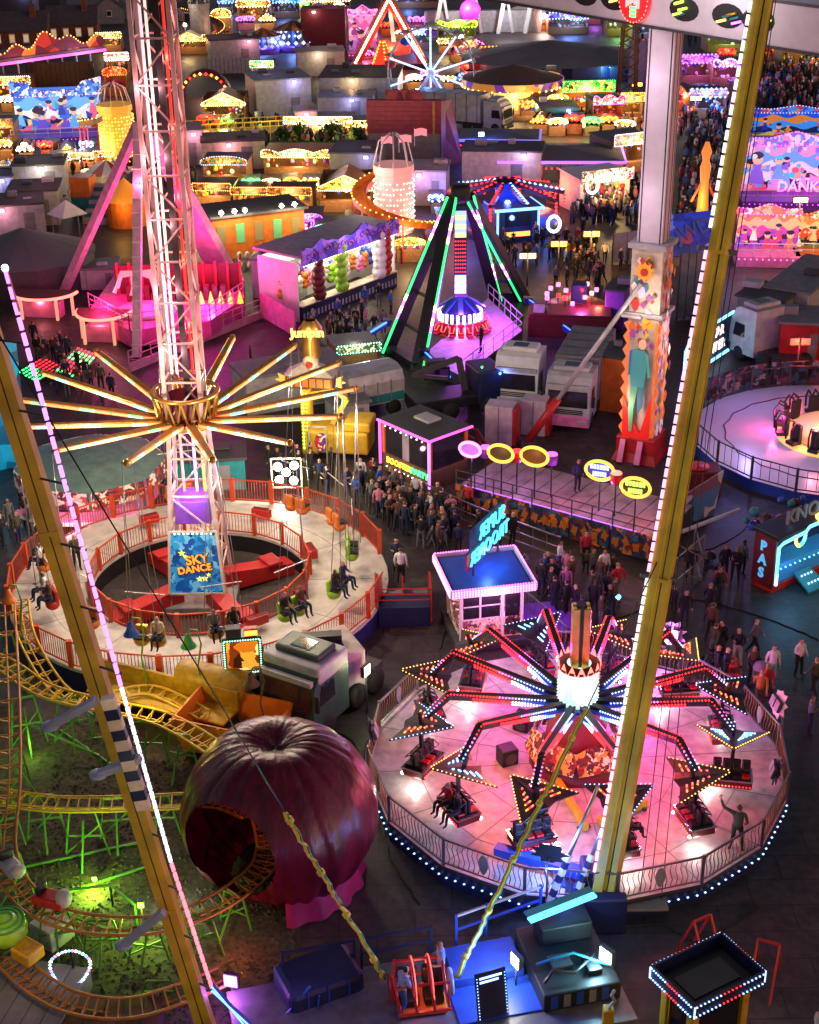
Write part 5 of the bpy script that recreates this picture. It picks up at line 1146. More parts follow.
    for x in (1.9, 4.6, 6.4, -2.9):
        for k in range(5): m.T = Matrix.Rotation(ang, 4, 'Z') @ Matrix.Translation((x+rr.uniform(-.6, .6), -.8, H+1.0+rr.uniform(-.25, .25))); m.bar((-.25, 0, -.05), (.25, 0, .08), .09, rr.choice(('yellow', 'e_lime', 'e_gold', 'teal', 'e_purple')))
    m.each('seat_fitting', B_)
    m = MB(); m.T = Matrix.Rotation(ang, 4, 'Z') @ Matrix.Translation((-1.2, -1.0, H+1.15)); m.plate([(p[0], p[1]) for p in circ(24, 1.0)], .12, emi('e_discred', (.75, .01, .02), 1.0)); 
    for k in range(7): m.T = Matrix.Rotation(ang, 4, 'Z') @ Matrix.Translation((-1.2-.42+.14*k, -1.06, H+1.2+.07*abs(3-k)*-1)) ; m.plate([(-.05, -.2), (.05, -.2), (.05, .25), (-.05, .25)], .03, emi('e_discpink', (1, .35, .35), 1.5))
    for k in range(3): m.T = Matrix.Rotation(ang, 4, 'Z') @ Matrix.Translation((-1.15, -1.06, H+.8-.17*k)); m.plate([(-.2, -.06), (.2, -.06), (.2, .06), (-.2, .06)], .03, 'e_green')
    m.T = Matrix.Rotation(ang, 4, 'Z') @ Matrix.Translation((-1.2, -1.02, H+1.15))
    for k in range(30): m.octa((.98*math.cos(6.283*k/30), 0, .98*math.sin(6.283*k/30)), .05, 'e_salmon')
    m.build('emblem_disc', B_)
    lamp((-.6, -1.8, 3.0), (1, .6, .5), 90, .2, t); lamp((.3, -2.2, 8.3), (1, .75, .65), 140, .2, t); lamp((1.9, .3, 6), (1, .5, .35), 70, .2, t); lamp((-.8, -2.8, 13), (.9, .62, .85), 150, .2, t); lamp((-.8, -2.8, 18.5), (.9, .62, .85), 190, .2, t)
    lamp((-2.5, -4, H+2), (.95, .8, .85), 300, .3, t); lamp((3, -5, H+2.5), (.95, .8, .85), 320, .3, t)
    # prop strut
    top = Vector((PY.x, PY.y, 0)) + Vector((-.6, -.8, 9.3)); ft = G(528, 441, .5)
    t2 = thing('prop_strut', 'long telescoping strut with red lower tube leaning against the white pylon', 'strut', ft); mid = lerp(ft, top, .28)-ft
    m = MB(); m.tube([(0,0,0), mid], .22, 'red', 10); m.build('outer_tube', t2); m = MB(); m.tube([mid, top-ft], .12, 'silver', 10); m.build('inner_tube', t2); m = MB(); m.bbox(-.4, .4, -.4, .4, -.5, .05, 'darkgrey', .04); m.build('foot', t2)
mat('pinkpale', (.55, .42, .5), .5)
pylon()
def pylon_stage():
    A, B, Cc = G(455, 507), G(652, 562), G(700, 520); ang = math.atan2(B.y-A.y, B.x-A.x); L = (B-A).length
    t = thing('ride_stage', 'low wooden stage with violet light and painted front panels in front of the white pylon', 'stage', A, ang); m = MB(); m.bbox(0, L, 0, 4.3, .0, 1.0, 'darkgrey', .04); m.build('frame', t)
    m = MB(); n = 12
    for k in range(n): m.box(.02+k*L/n, (k+1)*L/n-.03, .05, 4.25, 1.003, 1.03, mat('stageboard', (.3, .2, .22), .5, 0, .5, 1.2))
    m.build('deck_board', t)
    for k in range(5):
        w = L/5-.12; m = MB(); m.T = Matrix.Translation((L*(k+.5)/5, -.06, 0)); m.plate([(-w/2, .05), (w/2, .05), (w/2, 1.25), (-w/2, 1.25)], .05, sign('stagepanel%d' % k, ['2a2040', 'c86a18', '30304a', '203050', '6a2a20', '182030', '305a70'], .06, 4, k*2.1)); m.build('front_panel', t)
    m = MB(); rr = random.Random(12)
    for k in range(5):
        for q in range(4): m.T = Matrix.Translation((L*(k+.5)/5-.75+q*.5, -.09, .62+rr.uniform(-.1, .1))); m.plate([(.22*(1 if i % 2 else .6)*math.cos(6.283*i/9+q), .3*(1 if i % 2 else .6)*math.sin(6.283*i/9+q)) for i in range(9)], .02, emi('stage_or', 'a05818', .12))
    m.build('panel_ornament', t)
    m = MB()
    for z in (1.5, 1.9): m.bar((0, .1, z), (L, .1, z), .045, 'darkgrey')
    for k in range(11): m.bar((L*k/10, .1, 1), (L*k/10, .1, 1.92), .05, 'darkgrey')
    m.build('hand_rail', t)
    m = MB(); m.bar((.3, .35, 1.06), (L-1, .35, 1.06), .06, emi('e_dimviolet', (.45, .15, 1), 1.5)); m.build('light_strip', t)
    for k, f in enumerate((.08, .3, .5, .7, .9)): lamp((L*f, 1.2, 2.2), [(.6, .2, 1), (.5, .25, 1), (1, .2, .6), (.7, .3, 1), (1, .2, .35)][k], 60, .15, t)
    return t
pylon_stage()
for k, (x, y, rad, ringm, facem, lb) in enumerate([(470, 449, .42, 'e_pink', '8a60b0', 'pink rimmed oval neon sign at the kiosk end of the sign row'), (500, 453, .5, 'e_gold', '30281a', 'yellow neon ring sign on a pole above the stage by the pale crates'), (533, 456, .54, 'e_gold', '4a3010', 'yellow neon ring sign on a pole beside the red lamp drum'), (597, 470, .54, 'e_gold', '3030a0', 'orange neon ring sign with blue words beside the man on the stage'), (632, 487, .54, 'e_gold', '2a2a08', 'orange neon ring sign with green words at the foot of the white pylon')]):
    b = G(x, y+62); z = HT(b, y); t = thing('ring_sign', lb, 'neon sign', b, R(-22)); m = MB(); m.bar((0, .12, 0), (0, .12, z), .06, 'black'); m.build('pole', t)
    m = MB(); m.T = Matrix.Translation((0, 0, z)); m.plate([(1.15*rad*math.cos(6.283*i/20), rad*.8*math.sin(6.283*i/20)) for i in range(20)], .08, emi('ringface'+facem, facem, .5)); m.build('face', t)
    m = MB(); m.tube([(1.2*rad*math.cos(6.283*i/24), -.06, z+.84*rad*math.sin(6.283*i/24)) for i in range(24)], .075, emi('e_ring_'+ringm, {'e_pink': (1, .25, .6), 'e_gold': (1, .42, .05)}[ringm], 2.2), 6, closed=True); m.build('neon_ring', t)
    if k >= 3:
        m = MB(); c = emi('e_ringblue', (.3, .5, 1), 2) if k == 3 else emi('e_ringgreen', (.4, 1, .1), 2)
        for q, w in ((.14, .9), (-.2, .65)):
            for i in range(6): m.T = Matrix.Translation((0, -.05, z+q)); m.plate([(-w/2+i*w/6, -.1), (-w/2+(i+.75)*w/6, -.1), (-w/2+(i+.75)*w/6, .12), (-w/2+i*w/6, .12)], .03, c)
        m.build('word_strip', t)
    lamp((0, -.6, z), (1, .5, .2) if ringm == 'e_gold' else (1, .3, .7), 20, .1, t)
for k, (x, y, m_, em, lb) in enumerate([(485, 452, 'purple', 'e_magenta', 'small magenta lamp drum on a stand between pink and yellow ring signs'), (516, 456, 'red', 'e_red', 'red lamp drum on a stand between the two yellow ring signs'), (550, 459, 'purple', 'e_magenta', 'small magenta lamp on a stand past the second yellow ring'), (613, 478, 'red', 'e_salmon', 'small red lamp box on a stand beside the blue worded ring sign')]):
    b = G(x, y+58); z = HT(b, y); t = thing('lamp_drum', lb, 'lamp', b); m = MB(); m.bar((0,0,0), (0,0,z-.2), .06, 'black'); m.build('stand', t); m = MB(); m.lathe([(.0, -.25), (.24, -.25), (.28, .2), (0, .22)], m_, 10, (0, 0, z)); m.lathe([(0, .3), (.24, .28), (.26, .225)], em, 10, (0, 0, z)); m.build('drum', t)
# ------------------------------------------------------------------ lorries and loads behind the stage
lorry('white lorry cab with high roof spoiler parked behind the pale crates', 515, 414, R(-17), 'white', 3.2, None, cabh=3.3, boxm='navy', H=3.4, lowm='lightgrey')
lorry('grey cream lorry cab with square box parked beside the leaning strut', 566, 432, R(-17), 'lightgrey', 5.2, True, cabh=3.1, boxm='grey', H=3.3, lowm='pink')
for k, (x0, x1, yb, yt, lb) in enumerate([(484, 512, 446, 418, 'pale pink square load crate with red end, next to the pink kiosk'), (520, 545, 436, 412, 'pale pink square load crate with red end under the leaning strut')]):
    b, w, h = place(x0, x1, yb, yt); t = thing('load_crate', lb, 'crate', b, R(-17)); m = MB(); m.bbox(-w/2, w/2, 0, 1.1, 0, h+.6, 'pinkpale', .05); m.build('cover', t); m = MB(); m.bbox(w/2+.002, w/2+.2, .02, 1.08, .05, h+.5, 'red', .03); m.build('end_panel', t); m = MB(); m.bar((0, -.02, 0), (0, -.02, h+.6), .05, 'grey'); m.build('strap', t)
container('orange ribbed generator box behind the flame painted pylon foot', 598, 642, 414, 360, 2.2, R(-25), 'orange', 'darkgrey', 'generator', 'generator')
def van_trailer():
    b, w, h = place(352, 405, 418, 372, R(28)); t = thing('box_trailer', 'silver round-roofed box trailer with green lower panels near the pendulum ride', 'trailer', b, R(28)); m = MB(); n = 8
    prof = [(0, .8), (0, h*.75), (.25, h*.93), (.8, h), (1.7, h), (2.25, h*.93), (2.5, h*.75), (2.5, .8)]; vs = [(-w/2, y, z) for y, z in prof] + [(w/2, y, z) for y, z in prof]; k = len(prof)
    m.add(vs, [tuple(range(k)), tuple(range(2*k-1, k-1, -1))] + [(i, k+i, k+(i+1) % k, (i+1) % k) for i in range(k)], 'silver'); m.build('body', t); m = MB()
    for i in range(1, 4): m.box(-w/2+i*w/4-.03, -w/2+i*w/4+.03, -.02, 2.52, .85, h*.78, 'grey')
    m.box(-w/2+.05, w/2-.05, -.015, -.003, .85, h*.5, 'teal'); m.build('panel_strip', t)
    for s in (-.3, .3):
        for y in (.1, 2.4): k_ = MB(); k_.T = Matrix.Translation((s*w, y, .45)) @ Matrix.Rotation(R(90), 4, 'X'); k_.lathe([(0,-.12),(.43,-.12),(.45,0),(.43,.12),(0,.12)], 'tyre', 12); k_.build('wheel', t)
van_trailer()
def dark_crane():
    b = G(455, 412); t = thing('crane_lorry', 'dark folded crane lorry standing in shade in front of the violet platform', 'crane lorry', b, R(20)); m = MB(); m.bbox(-2.6, 1.4, -.9, 1.0, .6, 1.2, 'black', .06); m.bbox(1.0, 2.5, -1.0, 1.1, .5, 2.5, 'navy', .1); m.build('chassis', t)
    m = MB(); m.bar((.6, 0, 1.2), (.2, 0, 3.1), .3, 'darkgrey'); m.bar((.2, 0, 3.1), (-2.4, .2, 2.4), .26, 'darkgrey'); m.bar((-2.4, .2, 2.4), (-.4, .1, 2.0), .2, 'darkgrey'); m.build('crane_arm', t)
    for x in (-2, -.6, 1.6):
        for y in (-.9, 1.0): k_ = MB(); k_.T = Matrix.Translation((x, y, .5)) @ Matrix.Rotation(R(90), 4, 'X'); k_.lathe([(0,-.14),(.48,-.14),(.5,0),(.48,.14),(0,.14)], 'tyre', 12); k_.build('wheel', t)
    m = MB(); m.octa((2.2, -1.05, 2.3), .1, 'e_blue'); m.octa((1.2, -.9, 2.75), .08, 'e_green'); m.build('marker_lamp', t); lamp((2.3, -1.3, 2.4), (.1, .2, 1), 20, .1, t)
dark_crane()
# ------------------------------------------------------------------ pink lit kiosk
def pink_kiosk():
    A, B, Cc = G(383, 470), G(430, 492), G(453, 470); ang = math.atan2(B.y-A.y, B.x-A.x); w = (B-A).length; d = 2.5; H = 2.65
    t = thing('ticket_kiosk', 'dark roofed kiosk with pink light edges and yellow and green lit words', 'kiosk', A, ang); m = MB(); m.bbox(0, w, 0, d, 0, 1.0, 'brown', .03); m.box(0, w, d-.06, d, 1, H, 'brown'); m.build('body', t)
    m = MB()
    for x, y in ((0.08, .08), (w-.08, .08), (w-.08, d-.08), (.08, d-.08)): m.bbox(x-.09, x+.09, y-.09, y+.09, 1, H, 'orange', .02)
    m.each('post', t); m = MB(); m.box(.2, w-.2, .06, .08, 1.05, H-.1, 'glass'); m.box(w-.08, w-.06, .2, d-.2, 1.05, H-.1, 'glass'); m.box(w*.42, w*.56, .03, .055, 1.05, H-.15, 'grey'); m.build('window', t)
    m = MB(); m.bbox(-.15, w+.15, -.15, d+.15, H, H+.15, 'darkgrey', .03); m.bbox(w*.3, w*.62, d*.45, d*.8, H+.151, H+.3, 'lightgrey', .05); Rf = m.build('roof', t)
    m = MB(); pk = emi('e_kpink', (1, .1, .55), 2)
    m.bar((-.16, -.18, H+.1), (w+.16, -.18, H+.1), .09, pk); m.bar((w+.18, -.16, H+.1), (w+.18, d+.16, H+.1), .09, pk); m.bar((w+.06, -.1, .2), (w+.06, -.1, H), .1, emi('e_kvio', (.7, .2, 1), 2)); m.bar((-.06, -.1, .4), (-.06, -.1, H), .1, pk); m.build('neon_edge', Rf)
    m = MB(); m.bulbs((.1, -.05, H-.15), (w-.3, -.05, H-.15), 8, .05, 'e_white'); m.bulbs((.2, -.05, .35), (w-.1, -.05, .35), 10, .05, 'e_white'); m.build('bulb_row', t)
    m = MB(); m.text('BOOSTER', .42, Matrix.Translation((w*.36, -.05, .72)) @ FACE, emi('e_kyel', (1, .6, .05), 2.5), .02, .01); m.text('PARTY', .42, Matrix.Translation((w*.8, -.05, .72)) @ FACE, 'e_green', .02, .01); m.build('lit_words', t)
    lamp((w*.5, -1, 1.4), (1, .5, .6), 50, .1, t); lamp((w*.5, d*.5, 2.3), (1, .6, .5), 20, .1, t)
pink_kiosk()
fence_line('railing', 'red tubular barrier railing behind the pink edged kiosk', [G(440, 436), G(478, 450), G(490, 470)], 1.1, 'red', 'red', 4, mid=True)
fence_line('queue_rail', 'grey queue barrier beside the painted stage front', [G(425, 505), G(480, 530), G(560, 560)], 1.1, 'steel', 'grey', 6, mid=True)
# ------------------------------------------------------------------ pendulum ride with green lit A-frame
def pendulum():
    C = G(460, 345); t = thing('pendulum_ride', 'green lit A-frame pendulum ride with ring of seats over a violet floor', 'thrill ride', C); APX = G(461, 345); h = HT(C, 196); ax = Vector((0, 0, h))
    feet = [G(387, 352)-C, G(418, 372)-C, G(524, 300)-C, G(497, 300)-C]
    for k, f in enumerate(feet):
        m = MB(); m.bar(f, ax+Vector((-.5 if k < 2 else .5, 0, 0)), .8, 'black', .6, .6, .5); Lg = m.each('leg', t); l = MB(); n = 26
        a, b = f+Vector((0, -.32, 0)), ax+Vector((-.5 if k < 2 else .5, -.3, 0)); o = Vector((.26 if k in (1, 3) else -.26, -.16, .1))
        for q in range(n):
            f0 = q/n; c = 'e_green' if (q % 13) not in (6, 7, 8, 9) else ('e_warm' if q % 2 else 'e_purple')
            l.bar(a+(b-a)*f0+o, a+(b-a)*(f0+.95/n)+o, .12, emi('e_pgreen', (.05, 1, .25), 1.5) if c == 'e_green' else c)
        l.build('light_strip', Lg)
    m = MB()
    for a, b in ((0, 1), (2, 3)):
        for f in (.2, .4, .6): m.bar(lerp(feet[a], ax, f), lerp(feet[b], ax, f), .15, 'black')
    m.bar(feet[0]+Vector((0,0,.3)), feet[1]+Vector((0,0,.3)), .5, 'black'); m.bar(feet[2]+Vector((0,0,.3)), feet[3]+Vector((0,0,.3)), .5, 'black'); m.each('cross_brace', t)
    m = MB(); m.lathe([(0, -.5), (.5, -.5), (.62, -.3), (.62, .3), (.5, .5), (0, .5)], 'black', 16, ax+Vector((0,0,.2))); m.build('axle_housing', t)
    m = MB(); z0 = 2.9
    m.bbox(-.38, .38, -.3, .3, z0, h-.5, 'navy', .04); A = m.build('pendulum_arm', t)
    l = MB()
    for q, (a, b, c) in enumerate(((h-2.4, h-.8, 'e_panelblue'), (h-4.6, h-2.5, 'e_red'), (z0+.5, h-4.7, 'e_panelblue'))):
        if c == 'e_red':
            for i in range(5):
                for j in range(9): l.octa((-.28+.14*i, -.33, a+.1+(b-a)*j/9), .06, 'e_red')
        else:
            n = 6
            for i in range(n): l.box(-.34, .34, -.325, -.305, a+(b-a)*i/n, a+(b-a)*(i+.98)/n, emi('e_pb1', (.35, .55, 1), 1.1) if i % 2 else emi('e_pb2', (1, .8, .3), 1.2))
    l.build('light_panel', A)
    m = MB(); m.lathe([(0, 3.0), (.5, 3.0), (1.2, 2.3), (1.25, 1.9), (0, 1.9)], 'navy', 20)
    for k in range(8): a = k*math.pi/4; m.bar((.3*math.cos(a), .3*math.sin(a), 3.1), (1.5*math.cos(a), 1.5*math.sin(a), 2.4), .3, 'blue', .14)
    GD = m.build('gondola', t); l = MB()
    for k in range(22): a = 6.283*k/22; l.bar((1.32*math.cos(a), 1.32*math.sin(a), 1.75), (1.28*math.cos(a), 1.28*math.sin(a), 2.3), .16, emi('e_gw', (.95, .85, 1), 3))
    l.build('lit_rim', GD)
    m = MB()
    for k in range(20):
        a = 6.283*k/20; m.T = Matrix.Rotation(a, 4, 'Z') @ Matrix.Translation((1.62, 0, 1.1)); m.bbox(-.12, .05, -.2, .2, 0, .75, 'red', .05); m.bbox(-.1, .32, -.18, .18, -.05, .08, 'red', .03); m.tube([(.1, -.15, .6), (.3, -.12, .3), (.3, .12, .3), (.1, .15, .6)], .035, emi('e_seat', (1, .14, .05), 1.4), 5)
    m.build('seat_ring', GD)
    m = MB(); p = [G(422, 372)-C, G(462, 392)-C, G(522, 345)-C, G(488, 312)-C]; m.prism([(v.x, v.y) for v in p], .2, .95, 'darkgrey', mat('violetfloor', (.5, .42, .55), .45)); m.build('platform', t)
    m = MB()
    for a, b in ((1, 2), (2, 3)):
        for z in (1.4, 1.9): m.bar(p[a]+Vector((0,0,z)), p[b]+Vector((0,0,z)), .05, 'silver')
        for q in range(7): v = lerp(p[a], p[b], q/6); m.bar(v+Vector((0,0,.9)), v+Vector((0,0,1.9)), .05, 'silver')
    m.build('guard_rail', t)
    lamp((0, 0, 1.3), (.8, .3, 1), 160, .3, t); lamp((0, -1.6, 2.6), (.6, .08, 1), 520, .3, t); lamp((1.8, .5, 2.6), (.6, .08, 1), 520, .3, t); lamp((-2.2, -.5, 1.8), (.7, .2, 1), 130, .3, t); lamp((2.6, 1.5, 3.0), (.55, .05, 1), 320, .3, t); lamp((1.5, -3, 2.4), (.55, .05, 1), 300, .3, t); lamp((-1.2, -.6, 5.5), (.2, 1, .3), 50, .2, t)
    for (a, b) in (((528, 300), (575, 335)), ((388, 322), (340, 352)), ((424, 352), (450, 378))):
        q0, q1 = G(*a, 1.3), G(*b, .5); t2 = thing('blue_strut', {528: 'lit blue outrigger strut beyond the violet platform', 388: 'lit blue outrigger strut reaching towards the white canopy trailer', 424: 'short lit blue strut under the violet platform corner'}[a[0]], 'strut', q0); m = MB(); m.bar((0,0,0), q1-q0, .3, 'blue', .3); m.build('beam', t2); m = MB(); m.bar((0, -.17, .1), q1-q0+Vector((0, -.17, .1)), .1, emi('e_strut', (.08, .3, 1), 2)); m.build('light_strip', t2); m = MB(); m.bbox(-.3, .3, -.3, .3, -.9 if False else -.2, .2, 'navy', .04); m.build('bracket', t2)
    return t
pendulum()
t = thing('amplifier_stack', 'small black speaker rack on the violet platform below the seat ring', 'speaker', G(436, 378, .96), R(10)); m = MB(); m.bbox(-.75, .75, -.3, .3, 0, .7, 'black', .04); m.bbox(-.6, .6, -.3, .3, .72, 1.1, 'darkgrey', .04); m.build('cabinet', t); m = MB()
for x in (-.4, .4): m.box(x-.25, x+.25, -.315, -.302, .1, .6, 'purple')
m.build('grille', t)
# ------------------------------------------------------------------ helter skelter
def helter(label, x, yb, yt, r, wall, slidec, em, turns=1.3, a0=0, lit=True, flags=True, tone=None):
    b = G(x, yb); h = HT(b, yt); t = thing('helter_skelter', label, 'helter skelter', b); m = MB(); m.lathe([(r*1.05, 0), (r*.96, h*.66), (r*1.06, h*.67), (r*1.06, h*.74), (r*.9, h*.74), (0, h*.76)], wall, 12, smooth=False); m.build('tower', t)
    if lit:
        l = MB()
        for k in range(36):
            a = 6.283*k/36; rr = r*1.06
            for j in range(14): 
                if (k*3+j*5) % 7 < 5: l.octa((rr*math.cos(a), rr*math.sin(a), h*(.05+.6*j/14)), .07, em)
        l.build('bulb_string', t)
    m = MB()
    for k in range(8): a = 6.283*k/8; m.tube([(r*1.02*math.cos(a), r*1.02*math.sin(a), h*.74), (r*.75*math.cos(a), r*.75*math.sin(a), h*.93), (r*.2*math.cos(a), r*.2*math.sin(a), h*.99)], .06, 'white', 5)
    m.build('crown_frame', t)
    m = MB(); n = 40; R0 = r*1.75; vs = []; fs = []
    for k in range(n+1):
        a = a0 - 6.283*turns*k/n; z = h*.52*(1-k/n)+.5; R_ = R0*(1+.25*k/n)
        for rr, dz in ((R_-.55, .5), (R_-.5, 0), (R_+.5, 0), (R_+.55, .5)): vs.append((rr*math.cos(a), rr*math.sin(a), z+dz))
    for k in range(n):
        for q in range(3): i = k*4+q; fs.append((i, i+1, i+5, i+4))
    m.add(vs, fs, slidec, False); S_ = m.build('slide', t)
    l = MB()
    for k in range(n+1): l.octa(vs[k*4+3], .07, 'e_gold')
    l.build('edge_bulbs', S_)
    m = MB()
    for k in range(0, n, 4): v = vs[k*4+2]; m.bar((v[0], v[1], 0), (v[0], v[1], v[2]), .1, 'red')
    m.each('post', t)
    if flags:
        for k, (dx, z) in enumerate(((.3, .93), (1.1, .98), (-.6, .92))):
            m = MB(); m.T = Matrix.Translation((dx*r, -.3, h*z)); m.bar((0, .05, -.8), (0, .05, .5), .05, 'silver'); m.plate([(0, -.1), (.5, .0), (.9, -.1), (.9, .4), (.5, .5), (0, .4)], .03, emi('e_flag', (1, .25, .3), .7)); m.build('flag', t)
    lamp((-r*1.5, -r*1.8, h*.7), (1, .75, .6), 320, .3, t); lamp((r*1.8, -r*1.2, h*.35), (1, .5, .3), 200, .3, t)
    return t
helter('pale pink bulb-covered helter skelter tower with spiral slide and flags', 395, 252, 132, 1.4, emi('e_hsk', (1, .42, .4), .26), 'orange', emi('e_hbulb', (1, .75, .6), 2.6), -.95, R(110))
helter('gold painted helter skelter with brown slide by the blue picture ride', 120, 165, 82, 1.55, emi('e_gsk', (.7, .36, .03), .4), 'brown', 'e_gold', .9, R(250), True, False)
helter('grey lattice spiral slide tower behind the gable snack hut', 202, 50, -14, 1.4, 'grey', 'brown', 'e_gold', .8, R(150), False, False)
# ------------------------------------------------------------------ prize stall full of soft toys
def prize_stall():
    A, B = G(300, 322), G(395, 285); ang = math.atan2(B.y-A.y, B.x-A.x); L = (B-A).length; H = 4.3
    t = thing('prize_stall', 'long bright prize stall hung with soft toys under a violet scrolled fascia', 'prize stall', A, ang); m = MB(); m.box(0, L, 3.4, 3.5, 0, H-.5, 'white'); m.box(-.05, 0.03, 0, 3.4, 0, H-.4, 'white'); m.box(L, L+.08, 0, 3.4, 0, H-.4, 'white'); m.build('wall', t)
    m = MB(); m.bbox(-.2, L+.2, -.3, 3.7, H-.05, H+.12, mat('canvas_grey', (.35, .34, .38), .7), .03); m.build('roof', t)
    m = MB(); m.bbox(0, L, -.2, .5, 0, 1.0, 'navy', .03); m.bbox(0, L, -.3, .6, 1.0, 1.08, 'cream', .02); m.build('counter', t)
    m = MB()
    for k in range(int(L/.35)): m.box(.15+k*.35, .3+k*.35, -.215, -.202, .15, .55, 'silver')
    m.build('counter_grille', t)
    m = MB(); m.T = Matrix.Translation((0, -.45, 0)); n = 44; top = [(L*k/n, H+.5+.07*math.sin(k*1.1)+.55*math.exp(-((k/n-.62)/.05)**2)+.35*math.exp(-((k/n-.2)/.05)**2)) for k in range(n+1)]
    m.plate([(0, H-.55), (L, H-.55)] + top[::-1], .12, sign('ps_f', ['4a30a8', '3a2088', '6a48c0', '30207a', '8a60c8'], .38, 1.6, 2), 'purple'); F = m.build('fascia', t)
    m = MB(); rr = random.Random(4)
    for k in range(26):
        c = (L*(k+.5)/26, -.48, H+.02+rr.uniform(-.15, .2)); m.tube([(c[0]+.24*math.cos(q*.7)*(1-q*.08), c[1], c[2]+.24*math.sin(q*.7)*(1-q*.08)) for q in range(9)], .04, 'purple' if k % 2 else 'pink', 5)
    m.build('scroll', F); outline([(.1, -.35, H-.6), (L-.1, -.35, H-.6)], 40, .06, 'e_warm', F, False)
    cols = ['red', 'darkred', 'white', 'limegreen', 'cream', 'purple', 'yellow', 'blue', 'orange', 'pink']; rr = random.Random(21)
    for k in range(30):     # each hanging plush its own thing
        f = (k+.5)/30; x = L*f; z = 1.5+rr.uniform(0, .25); big = k in (5, 12, 26, 24)
        c = {5: 'darkred', 12: 'limegreen', 26: 'red', 24: 'white'}.get(k, rr.choice(cols)); s = rr.uniform(.3, .4)*(1.5 if big else 1); y = -.1 if big else rr.uniform(.7, 2.6); z = 1.4 if big else z
        cn = {'red': 'red', 'darkred': 'dark red', 'white': 'white', 'limegreen': 'lime green', 'cream': 'cream', 'purple': 'purple', 'yellow': 'yellow', 'blue': 'blue', 'orange': 'orange', 'pink': 'pink'}[c]
        t2 = thing('plush_toy', 'tall bunch of %s soft toys hung at the front of the prize stall' % cn if big else '%s soft toy hanging among the others inside the prize stall' % cn, 'soft toy', t.matrix_basis @ Vector((x, y, z)), ang, ('%s soft toys in the prize stall' % cn) if not big else 'tall toy bunches')
        m = MB(); n_ = 5 if big else 2
        for q in range(n_): m.ball((rr.uniform(-.1, .1), 0, q*s*.9), s*rr.uniform(.75, 1), c, 7); m.ball((-.3*s*2.2, -.05, q*s*.9), s*.4, c, 5); m.ball((.3*s*2.2, -.05, q*s*.9), s*.4, c, 5)
        m.build('body', t2); m = MB(); m.ball((0, -.1, n_*s*.92+s*.1), s*.7, c, 7); m.ball((-.5*s, 0, n_*s*.92+s*.6), s*.26, c, 5); m.ball((.5*s, 0, n_*s*.92+s*.6), s*.26, c, 5); m.build('head', t2)
    for f in (.12, .37, .62, .87): lamp((L*f, 1.2, H-.5), (1, .85, .6), 300, .4, t)
    lamp((L*.5, -1.6, H), (.8, .6, 1), 120, .3, t)
prize_stall()
